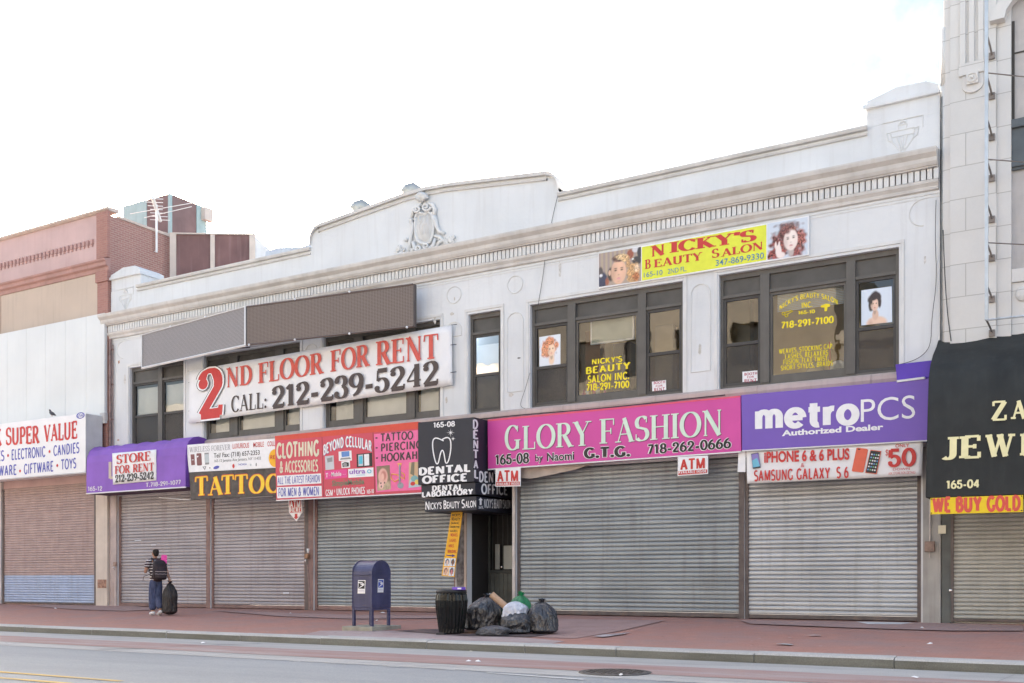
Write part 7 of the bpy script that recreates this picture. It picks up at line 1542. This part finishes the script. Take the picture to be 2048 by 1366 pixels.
# backpack
BPM = M('dark_backpack_cloth', (.028,.02,.026), .75, var=.35, scale=14)
bpc = W(-.20,.02,1.18); BPK = thing('backpack', 'dark backpack with straps on the back of the walking person', 'backpack', bpc)
def loft(rings, nseg=20, pw=3.0):
    mb = MB(); vs = []; fs = []
    for (z, w_, d_, off) in rings:
        for k in range(nseg):
            a = 2*math.pi*k/nseg; c, s_ = math.cos(a), math.sin(a); e = (abs(c)**pw+abs(s_)**pw)**(-1/pw)
            vs.append(bpc+sdir_*(c*e*w_)+fdir*(s_*e*d_+off)+HT*z)
    for j in range(len(rings)-1):
        for k in range(nseg): fs.append((j*nseg+k, j*nseg+(k+1)%nseg, (j+1)*nseg+(k+1)%nseg, (j+1)*nseg+k))
    fs += [tuple(range(nseg-1,-1,-1)), tuple(range(len(vs)-nseg, len(vs)))]; mb.add(vs, fs); return mb
loft([(-.27,.13,.07,.02),(-.25,.17,.10,.0),(-.10,.18,.115,-.01),(.08,.175,.11,-.005),(.18,.155,.09,.01),(.235,.11,.06,.03),(.25,.05,.03,.04)]).build('pack', BPM, BPK, smooth=True)
loft([(-.24,.12,.05,-.10),(-.20,.145,.055,-.105),(-.03,.14,.05,-.105),(.0,.11,.03,-.095)]).build('front_pocket', M('backpack_pocket', (.035,.026,.032), .7), BPK, smooth=True)
for z in (-.055,-.12): mb = MB(); mb.tube([bpc+sdir_*(-.17+.034*k)+fdir*(-.165+.02*abs(k-5)/5)+HT*(z+.004*math.sin(k*2.1)) for k in range(11)], .005, 5); mb.build('lace', M('pale_cord', (.5,.42,.42), .7), BPK)
for s_ in (-.11,.12): mb = MB(); mb.tube([bpc+sdir_*s_+fdir*.05+HT*.2, W(.0,s_+.0,1.475), W(.15,s_*1.05,1.36), W(.155,s_*1.1,1.15), bpc+sdir_*s_*1.3+fdir*.12-HT*.2], .02, 6); mb.build('strap', BPM, BPK)
mb = MB(); mb.tube([bpc-sdir_*.16+fdir*.08-HT*.1, W(.05,-.30,1.0), W(.03,-.33,.88)], .008, 5); mb.build('loose_strap', BPM, BPK)
pk = W(-.13,.15,1.48); PK = thing('pink_folder', 'bright pink folder sticking up behind the right shoulder of the walking person', 'folder', pk)
mb = MB(); d_ = (sdir_*.9+fdir*-.2).normalized(); nn = d_.cross(HT); mb.add([pk+d_*a+HT*b+nn*c for c in (-.02,.02) for a, b in ((-.08,-.13),(.08,-.15),(.085,.075),(-.05,.085))], [(0,1,2,3),(7,6,5,4),(0,1,5,4),(1,2,6,5),(2,3,7,6),(3,0,4,7)]); mb.build('cover', ink('hot_magenta', (.85,.08,.40)), PK, bevel=.006)
# the bag held in the right hand
gq = gp-fdir*.36+sdir_*.22; gq.z = sw(gq.y)
def bag_at(pos, *a, **k):
    global G; old = G; G = lambda px, py: pos.copy(); r = bag(*a, **k); G = old; return r
CB = bag_at(gq, 'carried_sack', 'tall dark plastic sack held by the walking person', 0, 0, .40, .83, .34, plastic('brownish_bag_plastic', (.02,.016,.018), .42, .5), 33, knot=True, lean=(.0,.02), group='')
if 'group' in CB: del CB['group']
